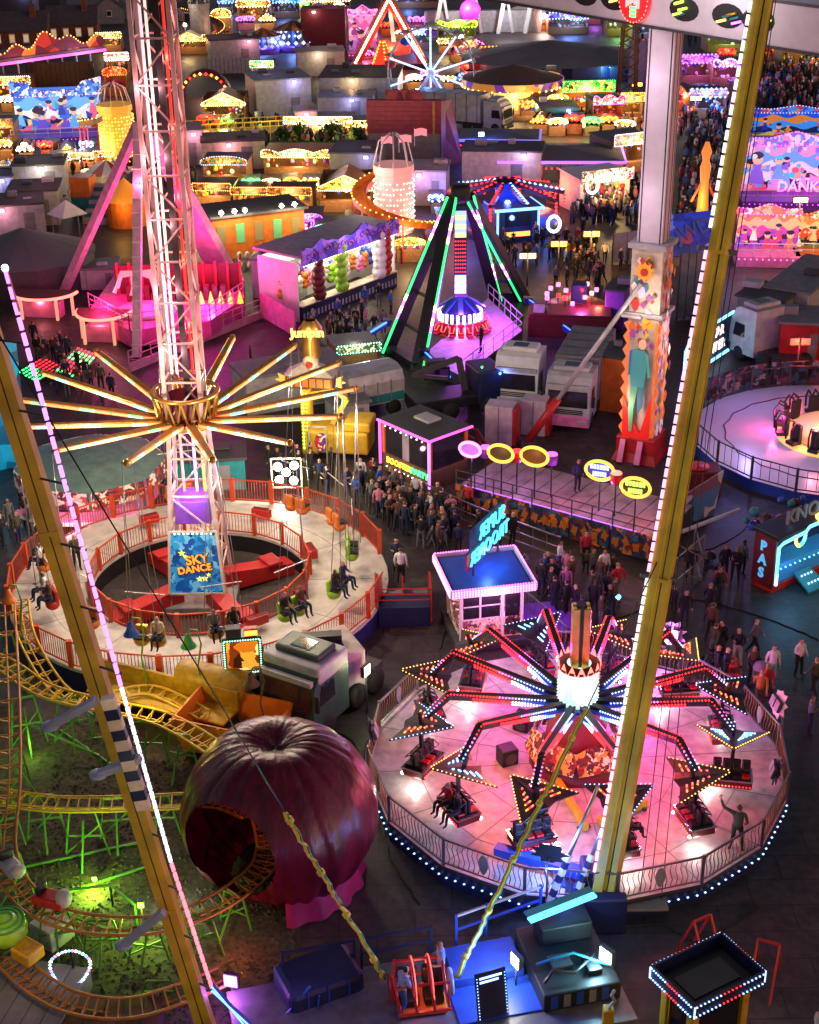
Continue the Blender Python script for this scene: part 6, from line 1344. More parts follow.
# ------------------------------------------------------------------ pink flooded giant frame ride with curved entrance canopies
def pink_ride():
    C = G(175, 330); t = thing('pink_frame_ride', 'pink flooded tripod frame ride with deck, fences and curved lit canopies', 'thrill ride', C); mat('pinksteel', (.62, .2, .38), .45)
    ax = G(160, 330)-C; apex = Vector((ax.x-.4, 1.2, HT(G(160, 330), 128)))
    for a, w in (((62, 296), .5), ((137, 358), .5)):
        f = G(*a)-C; m = MB(); m.bar(f, apex, w, mat('palepink', (.75, .42, .56), .45), w); m.each('leg', t)
    f = G(228, 285)-C; m = MB(); m.bar(f+Vector((0,0,.2)), apex+Vector((.8, 0, -.5)), 2.1, 'palepink', .7, .6, .6); m.build('broad_leg', t)
    m = MB()
    for k in range(16): q = lerp(G(137, 358)-C, apex, k/16); m.bar(q+Vector((-.3, -.28, 0)), q+Vector((.3, -.28, 0)), .05, 'white')
    m.build('rung', t)
    p = [G(92, 330)-C, G(132, 352)-C, G(212, 342)-C, G(246, 318)-C, G(240, 292)-C, G(120, 290)-C]; m = MB(); m.prism([(v.x, v.y) for v in p], .3, 1.4, mat('hotpink', (.6, .05, .3), .45), mat('pinkfloor', (.55, .12, .32), .4)); m.build('deck', t)
    m = MB()
    for i in range(len(p)-2):
        a, b = p[i], p[i+1]
        for z in (1.75, 2.1, 2.45): m.bar(a+Vector((0,0,z)), b+Vector((0,0,z)), .05, 'pinksteel')
        for q in range(7): v = lerp(a, b, q/6); m.bar(v+Vector((0,0,1.4)), v+Vector((0,0,2.5)), .06, 'pinksteel')
    m.build('guard_rail', t)
    m = MB(); a, b = G(130, 372)-C, G(262, 318)-C
    for z in (.5, .9, 1.3): m.bar(a+Vector((0,0,z)), b+Vector((0,0,z)), .05, 'pinksteel')
    for q in range(14): v = lerp(a, b, q/13); m.bar(v, v+Vector((0,0,1.3)), .06, 'pinksteel')
    m.bar(a+Vector((0,0,.2)), b+Vector((0,0,.2)), .12, 'pinksteel', .5); a, b = G(262, 318)-C, G(296, 338)-C; m.bar(a+Vector((0,0,.9)), b+Vector((0,0,.9)), .1, 'pinksteel', 1.6); m.build('walkway', t)
    m = MB(); m.box(-4.2, 4.0, 3.4, 3.6, 0, 3.3, 'darkred'); [m.bar((-4+k*.8, 3.36, 0), (-4+k*.8, 3.36, 3.5), .14, 'red') for k in range(11)]; m.build('back_wall', t); lamp((1.5, 2.4, 3.4), (1, .02, .06), 200, .3, t); lamp((-2.5, 2.4, 3.4), (1, .02, .1), 160, .3, t)
    m = MB()    # claw gondola with seats
    gp = G(140, 282, 3.6)-C
    for k in range(7): a = 6.283*k/7; m.tube([gp+Vector((0, 0, .6)), gp+Vector((1.3*math.cos(a), .9*math.sin(a), .5)), gp+Vector((1.7*math.cos(a), 1.2*math.sin(a), -.5))], .13, emi('e_claw', (1, .35, .45), .7), 6)
    m.build('claw', t)
    m = MB()
    for k in range(12): x = -3.2+k*.55; m.bbox(x, x+.4, 1.6, 2.1, 1.41, 2.4, 'darkred', .06)
    m.each('seat_row', t); m = MB()
    for k in range(5): x = 1.7+k*.62; m.lathe([(.22, 0), (.14, .35), (.02, .8)], emi('e_flame', (1, .35, .03), 2.2), 7, (x, .9, 1.45))
    m.each('flame_lamp', t)
    m = MB(); m.lathe([(0, 1.41), (1.9, 1.41), (1.95, 1.55), (1.6, 1.62), (0, 1.62)], 'lightgrey', 24, (-1.6, -.4, 0)); m.build('turntable', t)
    lamp((-1.6, -.6, 3.2), (1, .02, .42), 480, .3, t); lamp((2.0, -1.2, 3.0), (1, .02, .45), 480, .3, t); lamp((-4.6, .5, 3.0), (1, .03, .35), 420, .3, t); lamp((.8, 1.6, 5), (1, .03, .4), 520, .3, t); lamp((3.2, 3, 4.5), (1, .04, .45), 380, .3, t); lamp((2.4, .2, 2.1), (.2, .2, 1), 160, .2, t); lamp((-1.2, -.6, 9.5), (1, .25, .5), 800, .3, t); lamp((-4, -2.5, 2.8), (1, .2, .35), 300, .3, t); lamp((1.5, -4.5, 2.6), (1, .04, .4), 260, .3, t)
    return t
pink_ride()
for k, (x, y, yt, w, lb) in enumerate([(40, 320, 296, 4.3, 'curved pay booth canopy with coral light edge by the fence of the pink ride'), (100, 345, 316, 3.4, 'curved pay booth canopy with coral light edge under the pink vertical leg')]):
    b = G(x, y); h = HT(b, yt); t = thing('canopy_booth', lb, 'pay booth', b, R(-8)); m = MB(); pts = [(w/2*math.cos(math.pi+math.pi*k_/14), 1.5+2.0*math.sin(math.pi+math.pi*k_/14)) for k_ in range(15)]; m.prism(pts, h-.2, h, 'darkred', 'darkred'); m.build('roof', t); m = MB(); m.tube([(px*1.02, py-.03, h-.12) for px, py in pts], .1, emi('e_coral', (1, .22, .16), 2.4), 6); m.build('neon_edge', t)
    m = MB()
    for px, py in (pts[1], pts[4], pts[10], pts[13]): m.bar((px*.9, py+.1, 0), (px*.9, py+.1, h-.2), .16, emi('e_post', (1, .4, .25), .8))
    m.each('post', t); m = MB(); m.bbox(-w*.3, w*.3, .4, 1.3, 0, 1.1, 'pinksteel', .05); m.build('counter', t); lamp((0, .3, h-.5), (1, .25, .25), 90, .2, t)
for k, (x0, x1, yb, yt, rot, lb) in enumerate([(42, 88, 292, 272, .25, 'pink washed pale box trailer behind the pink frame leg'), (88, 118, 290, 270, .1, 'pink washed box beside the row of red seats'), (252, 300, 300, 262, -.3, 'pink washed ride control hut at the end of the prize stall')]):
    container(lb, x0, x1, yb, yt, 2.4, rot, 'lightgrey', 'grey')
t = thing('banner_wall', 'glowing red curtained banner row behind the coral canopies', 'banner', G(35, 284), R(12)); m = MB(); m.T = Matrix.Identity(4)
for k in range(5):
    m.T = Matrix.Translation((-3.6+k*1.7, 0, 0)); m.plate([(-.75, .8), (.75, .8), (.75, 2.2), (-.75, 2.2)], .06, sign('redbanner', ['a01020', '700818', 'c02030', '500410'], .5, 3))
m.build('banner', t); m = MB()
for k in range(6): m.bar((-4.45+k*1.7, .05, 0), (-4.45+k*1.7, .05, 2.3), .08, 'darkred')
m.each('post', t)
for k, (pts, lb, m1, m2) in enumerate([([(36, 388), (62, 372)], 'low illuminated floor grid of green and red bars, closer to the violet light strip', 'e_green', 'e_red'), ([(76, 385), (98, 360)], 'low illuminated floor grid of red bars with green ends near the pink deck', 'e_red', 'e_red')]):
    a, b = G(*pts[0]), G(*pts[1]); e = b-a; t = thing('light_grid', lb, 'light display', a, math.atan2(e.y, e.x)); m = MB(); m.T = Matrix.Rotation(R(20), 4, 'X'); m.box(0, e.length, 0, 1.5, .3, .36, 'black'); m.build('board', t); m = MB(); m.T = Matrix.Rotation(R(20), 4, 'X')
    for i in range(6):
        for j in range(8): x = e.length*(j+.2)/8; m.box(x, x+e.length*.08, .1+i*.23, .2+i*.23, .365, .38, m1 if (j < 4) ^ (k == 1 and j in (0, 7)) else (m2 if k == 0 else 'e_green') if j >= 4 or k == 1 else m2)
    m.build('light_bar', t)
# round toy stall behind the star swing
def round_stall():
    b = G(95, 500); h = HT(b, 452); t = thing('round_stall', 'octagonal teal roofed stall with red patterned fascia near the leaning mast', 'stall', b, R(10)); r = 3.6; m = MB(); m.lathe([(r, h*.78), (r*.5, h*.95), (0, h)], mat('tealcanvas', (.12, .2, .18), .7), 8, smooth=False); m.build('roof', t)
    m = MB(); N = 8
    for k in range(N):
        a = 6.283*(k+.5)/N; m.T = Matrix.Rotation(a, 4, 'Z') @ Matrix.Translation((0, -r*.94, 0)); w = r*.36; m.plate([(-w, h*.45), (w, h*.45), (w*.95, h*.78), (-w*.95, h*.78)], .08, sign('rs', ['d8c8b0', 'a03028', 'e8dcc8', '80282a', 'c8a898', '503040'], .14, 3.5))
    m.build('fascia', t); m = MB()
    for k in range(N): a = 6.283*k/N; m.bar((r*.95*math.cos(a), r*.95*math.sin(a), 0), (r*.95*math.cos(a), r*.95*math.sin(a), h*.78), .12, 'grey')
    m.each('post', t); m = MB(); m.lathe([(r*.85, 0), (r*.85, .9), (r*.7, .95), (r*.7, 0)], 'pink', 8, smooth=False); m.build('counter', t); m = MB(); m.lathe([(r*1.02, h*.44), (r*1.2, h*.36)], 'pink', 16, (0,0,0), 215, 300); m.lathe([(r*1.2, h*.36), (r*1.22, h*.3)], 'white', 16, (0,0,0), 215, 300); m.build('awning', t)
    lamp((0, 0, h*.6), (1, .8, .6), 80, .3, t); lamp((-1, -r-1, h*.5), (1, .45, .7), 60, .2, t)
round_stall()
def work_tower(label, x, yb, yt, n=5):
    b = G(x, yb); h = HT(b, yt); t = thing('light_tower', label, 'work light', b); m = MB()
    for s in (-.7, .7): m.bar((s, 0, 0), (s, 0, h+.6), .07, 'cream')
    m.bar((-.7, 0, h+.6), (.7, 0, h+.6), .07, 'cream'); m.bar((-.7, 0, h-.9), (.7, 0, h-.9), .07, 'cream'); m.build('frame', t)
    for k, (dx, dz) in enumerate(((-.4, .25), (.4, .3), (-.35, -.45), (.35, -.5), (0, -.05))):
        m = MB(); m.T = Matrix.Translation((dx, -.12, h+dz)) @ Matrix.Rotation(R(80), 4, 'X'); m.lathe([(0, -.06), (.2, -.05), (.23, .05), (.21, .055)], 'silver', 10); m.lathe([(0, .05), (.19, .05)], 'e_flood', 10); m.build('floodlight', t)
    lamp((0, -.7, h), (1, .93, .78), 700, .35, t)
work_tower('cluster of five glaring round floodlights on a frame by the octagonal teal stall', 112, 512, 482)
work_tower('cluster of five glaring round floodlights on a frame behind the star swing railing', 288, 500, 470)
# ------------------------------------------------------------------ yellow jumping ride with fish-topped arm
def jump_ride():
    b = G(330, 452); t = thing('jump_ride', 'yellow spring arm ride with a gold crest reading Jumpin on top', 'fairground ride', b, R(-10)); m = MB(); m.bbox(-1.0, 2.2, -.9, 1.0, .3, 1.5, 'yellow', .12); m.bbox(.9, 2.3, -.8, .9, 1.5, 2.0, 'yellow', .1); m.build('body', t)
    m = MB(); m.bbox(-1.35, -.85, -.5, .3, .0, 3.6, 'yellow', .06); m.build('column', t); m = MB(); m.bulbs((-1.2, -.55, .3), (-1.2, -.55, 3.5), 16, .09, 'e_lime'); m.bulbs((-1.0, -.55, .3), (-1.0, -.55, 3.5), 16, .05, 'e_gold'); m.build('bulb_string', t)
    m = MB(); m.bar((.2, 0, 1.6), (1.0, 0, 3.0), .25, 'yellow'); m.bar((1.0, 0, 3.0), (.2, 0, 3.5), .2, 'yellow'); m.bar((-.9, 0, 3.2), (.2, 0, 3.4), .22, 'yellow'); m.build('jib', t)
    m = MB(); m.bbox(-2.0, .4, -.7, .5, 3.7, 4.35, 'brown', .08); m.add([(-2.1,-.75,4.35),(.5,-.75,4.35),(.5,.55,4.35),(-2.1,.55,4.35),(-.8,-.1,5.1)], [(0,1,4),(1,2,4),(2,3,4),(3,0,4),(0,3,2,1)], 'lightgrey')
    for k in range(6): m.bbox(-1.9+k*.38, -1.6+k*.38, -.74, -.69, 3.8, 4.25, 'orange', .02)
    m.build('carriage', t); m = MB()
    for s, x in ((-1, -2.1), (1, .55)):
        m.T = Matrix.Translation((x, -.4, 4.0)); m.plate([(0, -.2), (s*.35, -.35), (s*.25, -.08), (s*.5, .0), (s*.25, .1), (s*.35, .35), (0, .2)][::s], .08, 'e_hand')
    emi('e_hand', (1, .45, .05), .8); m.T = Matrix.Identity(4); m.build('hand_ornament', t)
    m = MB(); m.lathe([(.35, 4.9), (.5, 5.4), (.4, 6.2), (.6, 6.7), (.3, 7.1)], 'gold', 9, (-.75, 0, 0)); m.ball((-.75, -.25, 5.0), .42, 'cream', 9); m.ball((-.75, -.6, 4.95), .2, 'red', 8)
    m.build('crest', t); m = MB(); m.text('Jumpin', .62, Matrix.Translation((-.75, -.7, 6.65)) @ FACE @ Matrix.Rotation(R(3), 4, 'Z'), emi('e_jump', (1, .62, .12), 2), .05, .015); m.build('lettering', t)
    m = MB(); m.T = Matrix.Translation((-.2, -.95, .95)); m.plate([(.36*math.cos(6.28*k/14), .5*math.sin(6.28*k/14)) for k in range(14)], .04, sign('jumpic', ['c02030', '603080', 'e0d0c0', '902020'], .4, 4)); m.build('round_picture', t)
    m = MB()
    for s in (-.7, .2): m.bar((s, -1.5, 0), (s, -1.5, 2.0), .07, 'silver')
    m.bar((-.7, -1.5, 2.0), (.2, -1.5, 2.0), .07, 'silver'); m.build('gate_frame', t)
    lamp((.6, -1.8, 3.2), (1, .85, .4), 260, .2, t); lamp((-.8, -1.5, 5.8), (1, .6, .2), 90, .2, t)
jump_ride()
container('long white sided trailer with violet light strip behind the gold Jumpin crest', 250, 345, 408, 372, 2.6, R(24), 'lightgrey', 'grey', 'trailer', 'trailer')
container('white flat-roofed equipment box beside the yellow spring arm ride', 338, 370, 432, 405, 1.8, R(24), 'lightgrey', 'grey', 'equipment_box', 'box')
stall('small square game stall with green bulb edge near the violet pendulum ride', 338, 378, 368, 342, 2.4, R(15), ('d8c8a0', '408060', 'e0d0b0', '305040'), .5, 'e_mint', 'darkgrey', ((.9, 1, .7), 90))
# ------------------------------------------------------------------ round white-floored spinner, neon counter stall, signs and lorries on that side
DC = Vector((21.99, 68.31, 0)); DR = 7.45; DZ = .6
def disc_ride():
    t = thing('disc_ride', 'round white floored spinner with black seat harnesses round a glowing hub', 'amusement ride', DC); N = 20; P_ = circ(N, DR, .1); m = MB(); m.prism(P_, DZ-.1, DZ, 'blue', mat('disc_floor', (.62, .6, .62), .22, 0, .06, .8)); m.build('deck', t); m = MB()
    for i in range(N): a, b = P_[i], P_[(i+1) % N]; m.add([(a[0]*.995,a[1]*.995,0),(b[0]*.995,b[1]*.995,0),(b[0]*.995,b[1]*.995,DZ-.1),(a[0]*.995,a[1]*.995,DZ-.1)], [(0,1,2,3)], 'blue')
    m.build('skirt', t); m = MB(); m.tube([(5.7*math.cos(6.283*k/40)*(1+.012*(-1)**k), 5.7*math.sin(6.283*k/40)*(1+.012*(-1)**k), DZ+.012) for k in range(40)], .035, 'darkred', 4, closed=True); m.build('painted_ring', t)
    m = MB(); m.lathe([(0, 1.7), (1.2, 1.6), (2.2, 1.2), (2.4, .9), (2.3, .75)], emi('e_hub', (1, .4, .2), .55), 24); m.lathe([(2.35, .7), (3.1, .62)], emi('e_hubr', (1, .55, .15), .8), 24); m.build('hub', t); m = MB()
    for k in range(14):
        a = 6.283*k/14; m = MB(); m.T = Matrix.Rotation(a, 4, 'Z') @ Matrix.Translation((2.75, 0, .8)); m.bbox(-.15, .1, -.3, .3, 0, 1.05, 'black', .06); m.bbox(-.1, .45, -.28, .28, .0, .2, 'black', .04)
        for s in (-.2, .2): m.tube([(.0, s, 1.1), (.35, s, 1.25), (.55, s, .85), (.5, s, .3)], .055, 'black', 5)
        m.build('seat', t)
    lamp((-1.5, -1.5, 2.2), (1, .25, .3), 420, .3, t); lamp((0, -2.4, 1.3), (1, .5, .15), 200, .2, t); lamp((-3, 1.0, 1.5), (1, .05, .3), 260, .2, t); lamp((-5, -2.5, 4), (.3, .32, 1), 300, .3, t); lamp((-3.5, 4, 4), (.35, .3, 1), 260, .3, t); lamp((-1.5, -5.5, 3.5), (.8, .25, .7), 130, .3, t)
disc_ride()
fence_ring('railing', 'thin dark railing round the white floored spinner', DC, DR-.05, 20, .1, DZ, 1.15, 'darkgrey', 'darkgrey', (), False, 5, name2='railing_panel')
t = thing('picture_fence', 'dark fence panels with painted scenes behind the white floored spinner', 'fence', DC)
for k in range(7):
    a = R(78+17*k); m = MB(); m.T = Matrix.Rotation(a, 4, 'Z') @ Matrix.Translation((DR+.25, 0, DZ)) @ Matrix.Rotation(R(-90), 4, 'Z'); m.plate([(-1.05, 0), (1.05, 0), (1.05, 1.3), (-1.05, 1.3)], .05, sign('picfence%d' % (k % 3), ['201820', '8a6a70', '15121a', '304050', '100c10', '6a3040'], .12, 2.5, k)); m.build('painted_panel', t)
def neon_stall():
    B, Cc = G(771, 594), G(850, 560); ang = math.atan2(Cc.y-B.y, Cc.x-B.x); t = thing('neon_counter_stall', 'blue neon framed fairground stall with red end panel and rainbow hoop', 'stall', B, ang); L = (Cc-B).length; D = 1.15; H = 2.55
    m = MB(); m.bbox(0, L, 0, D, 0, .35, 'red', .04); m.bbox(.05, L, .08, D, .35, 1.2, emi('e_bluecounter', (.02, .14, .3), .4), .03); m.build('counter', t)
    m = MB(); m.T = Matrix.Rotation(R(-90), 4, 'Z'); m.plate([(-D, .2), (0, .2), (0, H), (-D, H)], .1, 'darkred'); E_ = m.build('end_panel', t)
    m = MB(); m.T = Matrix.Rotation(R(-90), 4, 'Z') @ Matrix.Translation((-D*.78, -.02, 0)) 
    m.T = Matrix.Identity(4)
    for k, ch in enumerate('PAS'): m.text(ch, .62, Matrix.Translation((-.03, D*.55, H-.55-k*.62)) @ Matrix.Rotation(R(-90), 4, 'Z') @ FACE, emi('e_pas', (.1, .5, .9), .7), .02, .02)
    m.build('lettering', E_)
    m = MB(); m.bbox(-.1, L, -.2, D+.1, H, H+.2, 'black', .04); m.box(.2, L, D-.1, D, 1.2, H, 'navy'); Rf = m.build('roof', t)
    m = MB(); m.text('KNOX', .9, Matrix.Translation((1.9, .1, H+.75)) @ FACE, 'grey', .05, .01); m.build('roof_letters', Rf)
    m = MB(); c = emi('e_sf', (.2, .9, .9), 1.8); m.tube([(-.1, -.25, .9), (-.12, -.25, 2.3), (.15, -.25, H-.1), (1.5, -.25, H+.02), (1.7, -.25, H+.2), (L, -.25, H+.25)], .07, c, 6); m.bar((-.1, -.27, .55), (-.1, -.27, 1.1), .1, 'e_ltblue'); m.build('neon_frame', t)
    m = MB(); cs = ['e_pink', 'e_orange', 'e_gold', 'e_lime', 'e_green', 'e_cyan', 'e_blue', 'e_purple']
    for k in range(20): a = R(120+300*k/19); m.octa((1.9+.3*math.cos(a), .3, 2.0+.42*math.sin(a)), .1, cs[k*8//20])
    for k in range(26): m.octa((1.3+k*.18, .15, 2.55), .07, cs[(k//4+5) % 8])
    m.octa((3.9, -.1, H+.8), .3, 'e_lime'); m.octa((2.5, -.05, H+.35), .22, 'e_gold'); m.build('rainbow_lamp', t)
    m = MB(); m.add([(1.2,-1.0,.0),(2.4,-1.0,0),(2.3,0,.5),(1.3,0,.5),(1.2,-1.0,.1),(2.4,-1.0,.1),(2.3,0,.6),(1.3,0,.6)], [(4,5,6,7),(0,1,5,4),(1,2,6,5),(3,0,4,7)], 'teal'); m.bulbs((1.4, -.7, .32), (2.2, -.7, .32), 4, .06, 'e_ltblue'); m.bulbs((1.4, -.3, .5), (2.2, -.3, .5), 4, .06, 'e_ltblue'); m.each('step', t)
    m = MB(); m.bulbs((.3, 0, 1.05), (L, 0, 1.05), 16, .05, 'e_cyan'); m.build('light_row', t); m = MB(); rr = random.Random(3)
    for k in range(26): m.ball((rr.uniform(.3, L), rr.uniform(1.2, 2.4), rr.uniform(1.3, 2.7)), rr.uniform(.12, .25), rr.choice(('red', 'orange', 'blue', 'brown', 'teal', 'purple')), 6)
    m.each('prize', t); lamp((1.4, .5, 2.6), (.25, .6, 1), 130, .2, t); lamp((.6, -.6, 1.6), (.1, .5, 1), 70, .1, t); lamp((3.4, -.8, 2.4), (.2, .8, .9), 80, .1, t)
neon_stall()
def letter_sign():
    a, b = G(683, 385), G(733, 352); z1 = HT(b, 318); t = thing('neon_sign', 'blue neon hexagon sign with white letters FIGHTER half hidden by the tall mast', 'neon sign', lerp(a, b, .5), math.atan2(b.y-a.y, b.x-a.x)); L = (b-a).length*1.02; m = MB(); pts = [(-L/2, .8), (-L/2, 2.0), (-L/2+.6, 2.7), (L/2-.6, 2.7), (L/2, 2.0), (L/2, .8), (L/2-.6, .1+.3), (-L/2+.6, .4)]
    m.plate(pts, .15, 'navy'); m.build('board', t); m = MB(); m.tube([(x, -.05, z) for x, z in pts], .09, emi('e_lsign', (.25, .75, 1), 2), 6, closed=True); m.build('neon_edge', t); m = MB(); m.text('STAR', .85, Matrix.Translation((.6, -.05, 2.0)) @ FACE, emi('e_lw', (1, .75, .75), 1.8), .03, .01); m.text('FIGHTER', .85, Matrix.Translation((.25, -.05, 1.1)) @ FACE, 'e_lw', .03, .01); m.build('letters', t); m = MB()
    for x in (-L*.35, L*.35): m.bar((x, .2, 0), (x, .2, 2), .12, 'darkgrey')
    m.each('post', t); lamp((0, -1, 1.5), (.3, .6, 1), 60, .2, t)
letter_sign()
lorry('white lorry cab behind the blue hexagon letter sign', 742, 352, R(-150), 'lightgrey', 3, None, cabh=3.3)
container('long pale trailer with open panelled side behind the grey square trailer', 762, 800, 345, 292, 8.0, R(-32), 'lightgrey', 'grey', 'trailer', 'trailer')
container('grey square backed trailer next to the blue hexagon sign lorry', 735, 775, 352, 300, 3.4, R(-32), 'grey', 'darkgrey', 'trailer', 'trailer')
container('red box lorry body behind the red glaring twin lamp', 778, 822, 368, 325, 3.2, R(-10), 'red', 'grey', 'transport_trailer', 'trailer')
lamppost('twin red glaring floodlight on a pole behind the white floored spinner', 795, 385, 344, emi('e_fl_red', (1, .05, .03), 4), (1, .08, .05), 300, 2)
t = thing('lamp_drum', 'red cubic machine with a lit front at the corner of the white floored spinner', 'machine', G(700, 492)); m = MB(); m.bbox(-.9, .9, -.6, .7, 0, 1.3, 'darkred', .08); m.build('case', t); m = MB(); m.lathe([(0, 0), (.5, .0), (.55, .1), (.0, .12)], 'red', 12, (-.2, 0, 1.31)); m.build('lid', t)
t = thing('picture_board', 'slanted painted mountain board at the end of the violet stage', 'picture board', G(692, 522), R(30)); m = MB(); m.plate([(-.9, 0), (1.3, 0), (1.7, 2.2), (-.6, 1.5)], .08, sign('mount', ['303a60', '8a6a80', 'a08a90', '3a5a80', '6a4050'], .15, 1.2)); m.build('board', t); m = MB(); m.bar((.4, .1, 0), (.4, .8, 0), .08, 'grey'); m.bar((.4, .8, 0), (.4, .15, 1.3), .06, 'grey'); m.build('prop', t)
t = thing('lattice_stand', 'grey lattice metal stand on the asphalt behind the tall mast', 'stand', G(680, 580), R(20)); m = MB()
for x, y in ((-.8, -.4), (.8, -.4), (.8, .4), (-.8, .4)): m.bar((x, y, 0), (x, y, 2.2), .06, 'steel')
for z0, z1 in ((0, 1.1), (1.1, 2.2)): m.bar((-.8, -.4, z0), (.8, -.4, z1), .05, 'steel'); m.bar((.8, -.4, z0), (-.8, -.4, z1), .05, 'steel'); m.bar((.8, -.4, z0), (.8, .4, z1), .05, 'steel')
m.build('truss', t); m = MB(); m.bar((-.8, 0, 2.2), (3.0, .5, 2.6), .12, 'lightgrey'); m.build('arm', t)
# ================================================================== the fair beyond
GOLD = ('f0b040', 'c87818', 'ffe0a0', 'a04810'); RED = ('d02818', 'f0c060', '801010', 'f07030'); BLU = ('2040c0', '60a0ff', '102070', 'c0d8ff')
VIO = ('8030d0', 'd060f0', '4018a0', 'f0b0ff'); GRN = ('20b040', 'f0e060', '108030', 'a0f060'); PNK = ('f050b0', 'ffb0e0', 'a02080', 'ffe0f0')
WL, BL, VL, PL, RL, GL = (1, .66, .28), (.2, .35, 1), (.6, .2, 1), (1, .25, .7), (1, .2, .1), (.5, 1, .3)
mat('roofslate', (.075, .068, .068), .8); mat('brickdark', (.16, .06, .04), .8, 0, .4, 3); mat('tent', (.15, .145, .15), .7, 0, .2, .3); mat('tentlight', (.42, .4, .36), .7); mat('stripe', (.55, .2, .05), .6)
def house(label, x0, x1, yb, yt, rot, nwin, d=7, gable=False, m_='brickdark', lit=True):
    b, w, h = place(x0, x1, yb, yt, rot); t = thing('terraced_house' if nwin > 1 else 'gabled_house', label, 'house', b, rot); e = h*.6; m = MB(); m.box(-w/2, w/2, 0, d, 0, e, m_); m.build('wall', t); m = MB()
    if gable: m.add([(-w/2,0,e),(w/2,0,e),(0,0,h),(-w/2,d,e),(w/2,d,e),(0,d,h)], [(0,1,2),(3,5,4)], m_); m.add([(-w/2-.3,-.3,e-.1),(0,-.3,h+.12),(0,d,h+.12),(-w/2-.3,d,e-.1),(w/2+.3,-.3,e-.1),(w/2+.3,d,e-.1)], [(0,1,2,3),(1,4,5,2)], 'roofslate')
    else: m.add([(-w/2-.2,-.4,e-.1),(w/2+.2,-.4,e-.1),(w/2+.2,d/2,h),(-w/2-.2,d/2,h),(w/2+.2,d+.4,e-.1),(-w/2-.2,d+.4,e-.1)], [(0,1,2,3),(3,2,4,5),(0,3,5),(1,4,2)], 'roofslate')
    r_ = m.build('roof', t); m = MB(); m.bbox(w*.2, w*.2+.8, d*.3, d*.3+.8, h*.75, h+.9, m_, .04); m.build('chimney', r_)
    for k in range(nwin):
        x = (k+.5)/nwin*w-w/2; f = MB(); f.bbox(x-.4, x+.4, -.05, .02, e*.45, e*.85, 'white', .02); F = f.build('window_frame', t); f = MB(); f.box(x-.32, x+.32, -.07, -.055, e*.5, e*.8, emi('e_win%d' % (k % 2), (1, .62, .3) if k % 2 else (1, .75, .45), .35) if lit else 'glass'); f.build('window_pane', F)
house('dark brick terrace with four lit windows at the far fairground edge', -6, 48, 54, 14, R(7), 4); house('dark brick terrace with lit windows beside the lattice swing tower', 50, 98, 48, 8, R(7), 4); house('pale grey gabled house end in the gloom beyond the terraces', 96, 124, 24, -3, R(10), 1, 6, True, 'grey', False)
# long dark roofs
for k, a in enumerate([('dark flat roof block behind the brick terraces', -10, 60, 12, -6, 10, .1, 'darkgrey'), ('unlit dark block between the terraces and the lattice slide tower', 150, 196, 22, -8, 8, .1, 'black')]): container(a[0], *a[1:5], a[5], a[6], a[7], 'roofslate', 'building', 'building')
def long_ride():
    a, b = G(-8, 96), G(108, 78); e = b-a; h = HT(a, 66); t = thing('track_ride', 'long roofed ride edged with a pink light line and red gold crests', 'fairground ride', a, math.atan2(e.y, e.x)); L = e.length; m = MB(); m.bbox(0, L, 0, 7, h, h+.5, 'tent', .05); m.build('roof', t); m = MB(); m.bar((0, -.1, h), (L, -.1, h), .28, emi('e_pl', (1, .12, .6), 2)); m.build('light_line', t); m = MB(); n = 30
    m.T = Matrix.Translation((0, .2, 0)); m.plate([(0, h+.3), (L, h+.3)] + [(L*(n-k)/n, h+1.5+.5*math.sin(k*.9)+1.2*math.exp(-((k-14)/4)**2)) for k in range(n+1)], .15, sign('tr', ['801418', 'd08030', '601030', 'c03020', '4a1030'], .45, .7), 'darkgrey'); F = m.build('crest', t); outline([(L*k/n, .1, h+1.5+.5*math.sin((n-k)*.9)+1.2*math.exp(-((n-k-14)/4)**2)) for k in range(n+1)], 60, .1, 'e_gold', F, False); m = MB()
    for k in range(9): m.bar((L*k/8, .3, 0), (L*k/8, .3, h), .2, 'grey')
    m.each('post', t); lamp((L*.3, -1.5, h-.5), (1, .35, .4), 300, .3, t); lamp((L*.8, -1.5, h-.5), (.6, .3, 1), 300, .3, t)
long_ride()
def panel_fence(label, x0, x1, yb, yt, rot, n, m_):
    b, w, h = place(x0, x1, yb, yt, rot); t = thing('panel_fence', label, 'fence', b, rot)
    for k in range(n): m = MB(); m.box(-w/2+k*w/n+.03, -w/2+(k+1)*w/n-.03, 0, .08, .1, h, m_); m.bar((-w/2+k*w/n, .1, 0), (-w/2+k*w/n, .1, h), .1, 'darkgrey'); m.build('panel', t)
panel_fence('tall row of dull brown panels, the back of a ride near the gold slide tower', 30, 96, 92, 62, R(4), 14, 'brown'); panel_fence('row of pale grey panels near the dark red arch', 208, 250, 74, 58, 0, 10, 'lightgrey'); panel_fence('grid of grey scaffold panels beside the white pylon', 628, 660, 84, 40, R(6), 4, 'grey'); panel_fence('tall grey scaffold panels to the side of the blue painted ramp', 676, 716, 318, 252, R(14), 5, 'grey')
backdrop_ride('blue white painted picture wall ride with pink edged wings', 14, 102, 146, 86, 4.5, R(8), ['2a6ad0', '60b0f0', 'e8f0ff', '1838a0', 'e06080', 'f0d080', '30a0b0', '7050c0'], emi('e_wing', (1, .3, .35), 2.4), 3, 'purple', ((.3, .55, 1), 900), .7, wings=True, n=110)
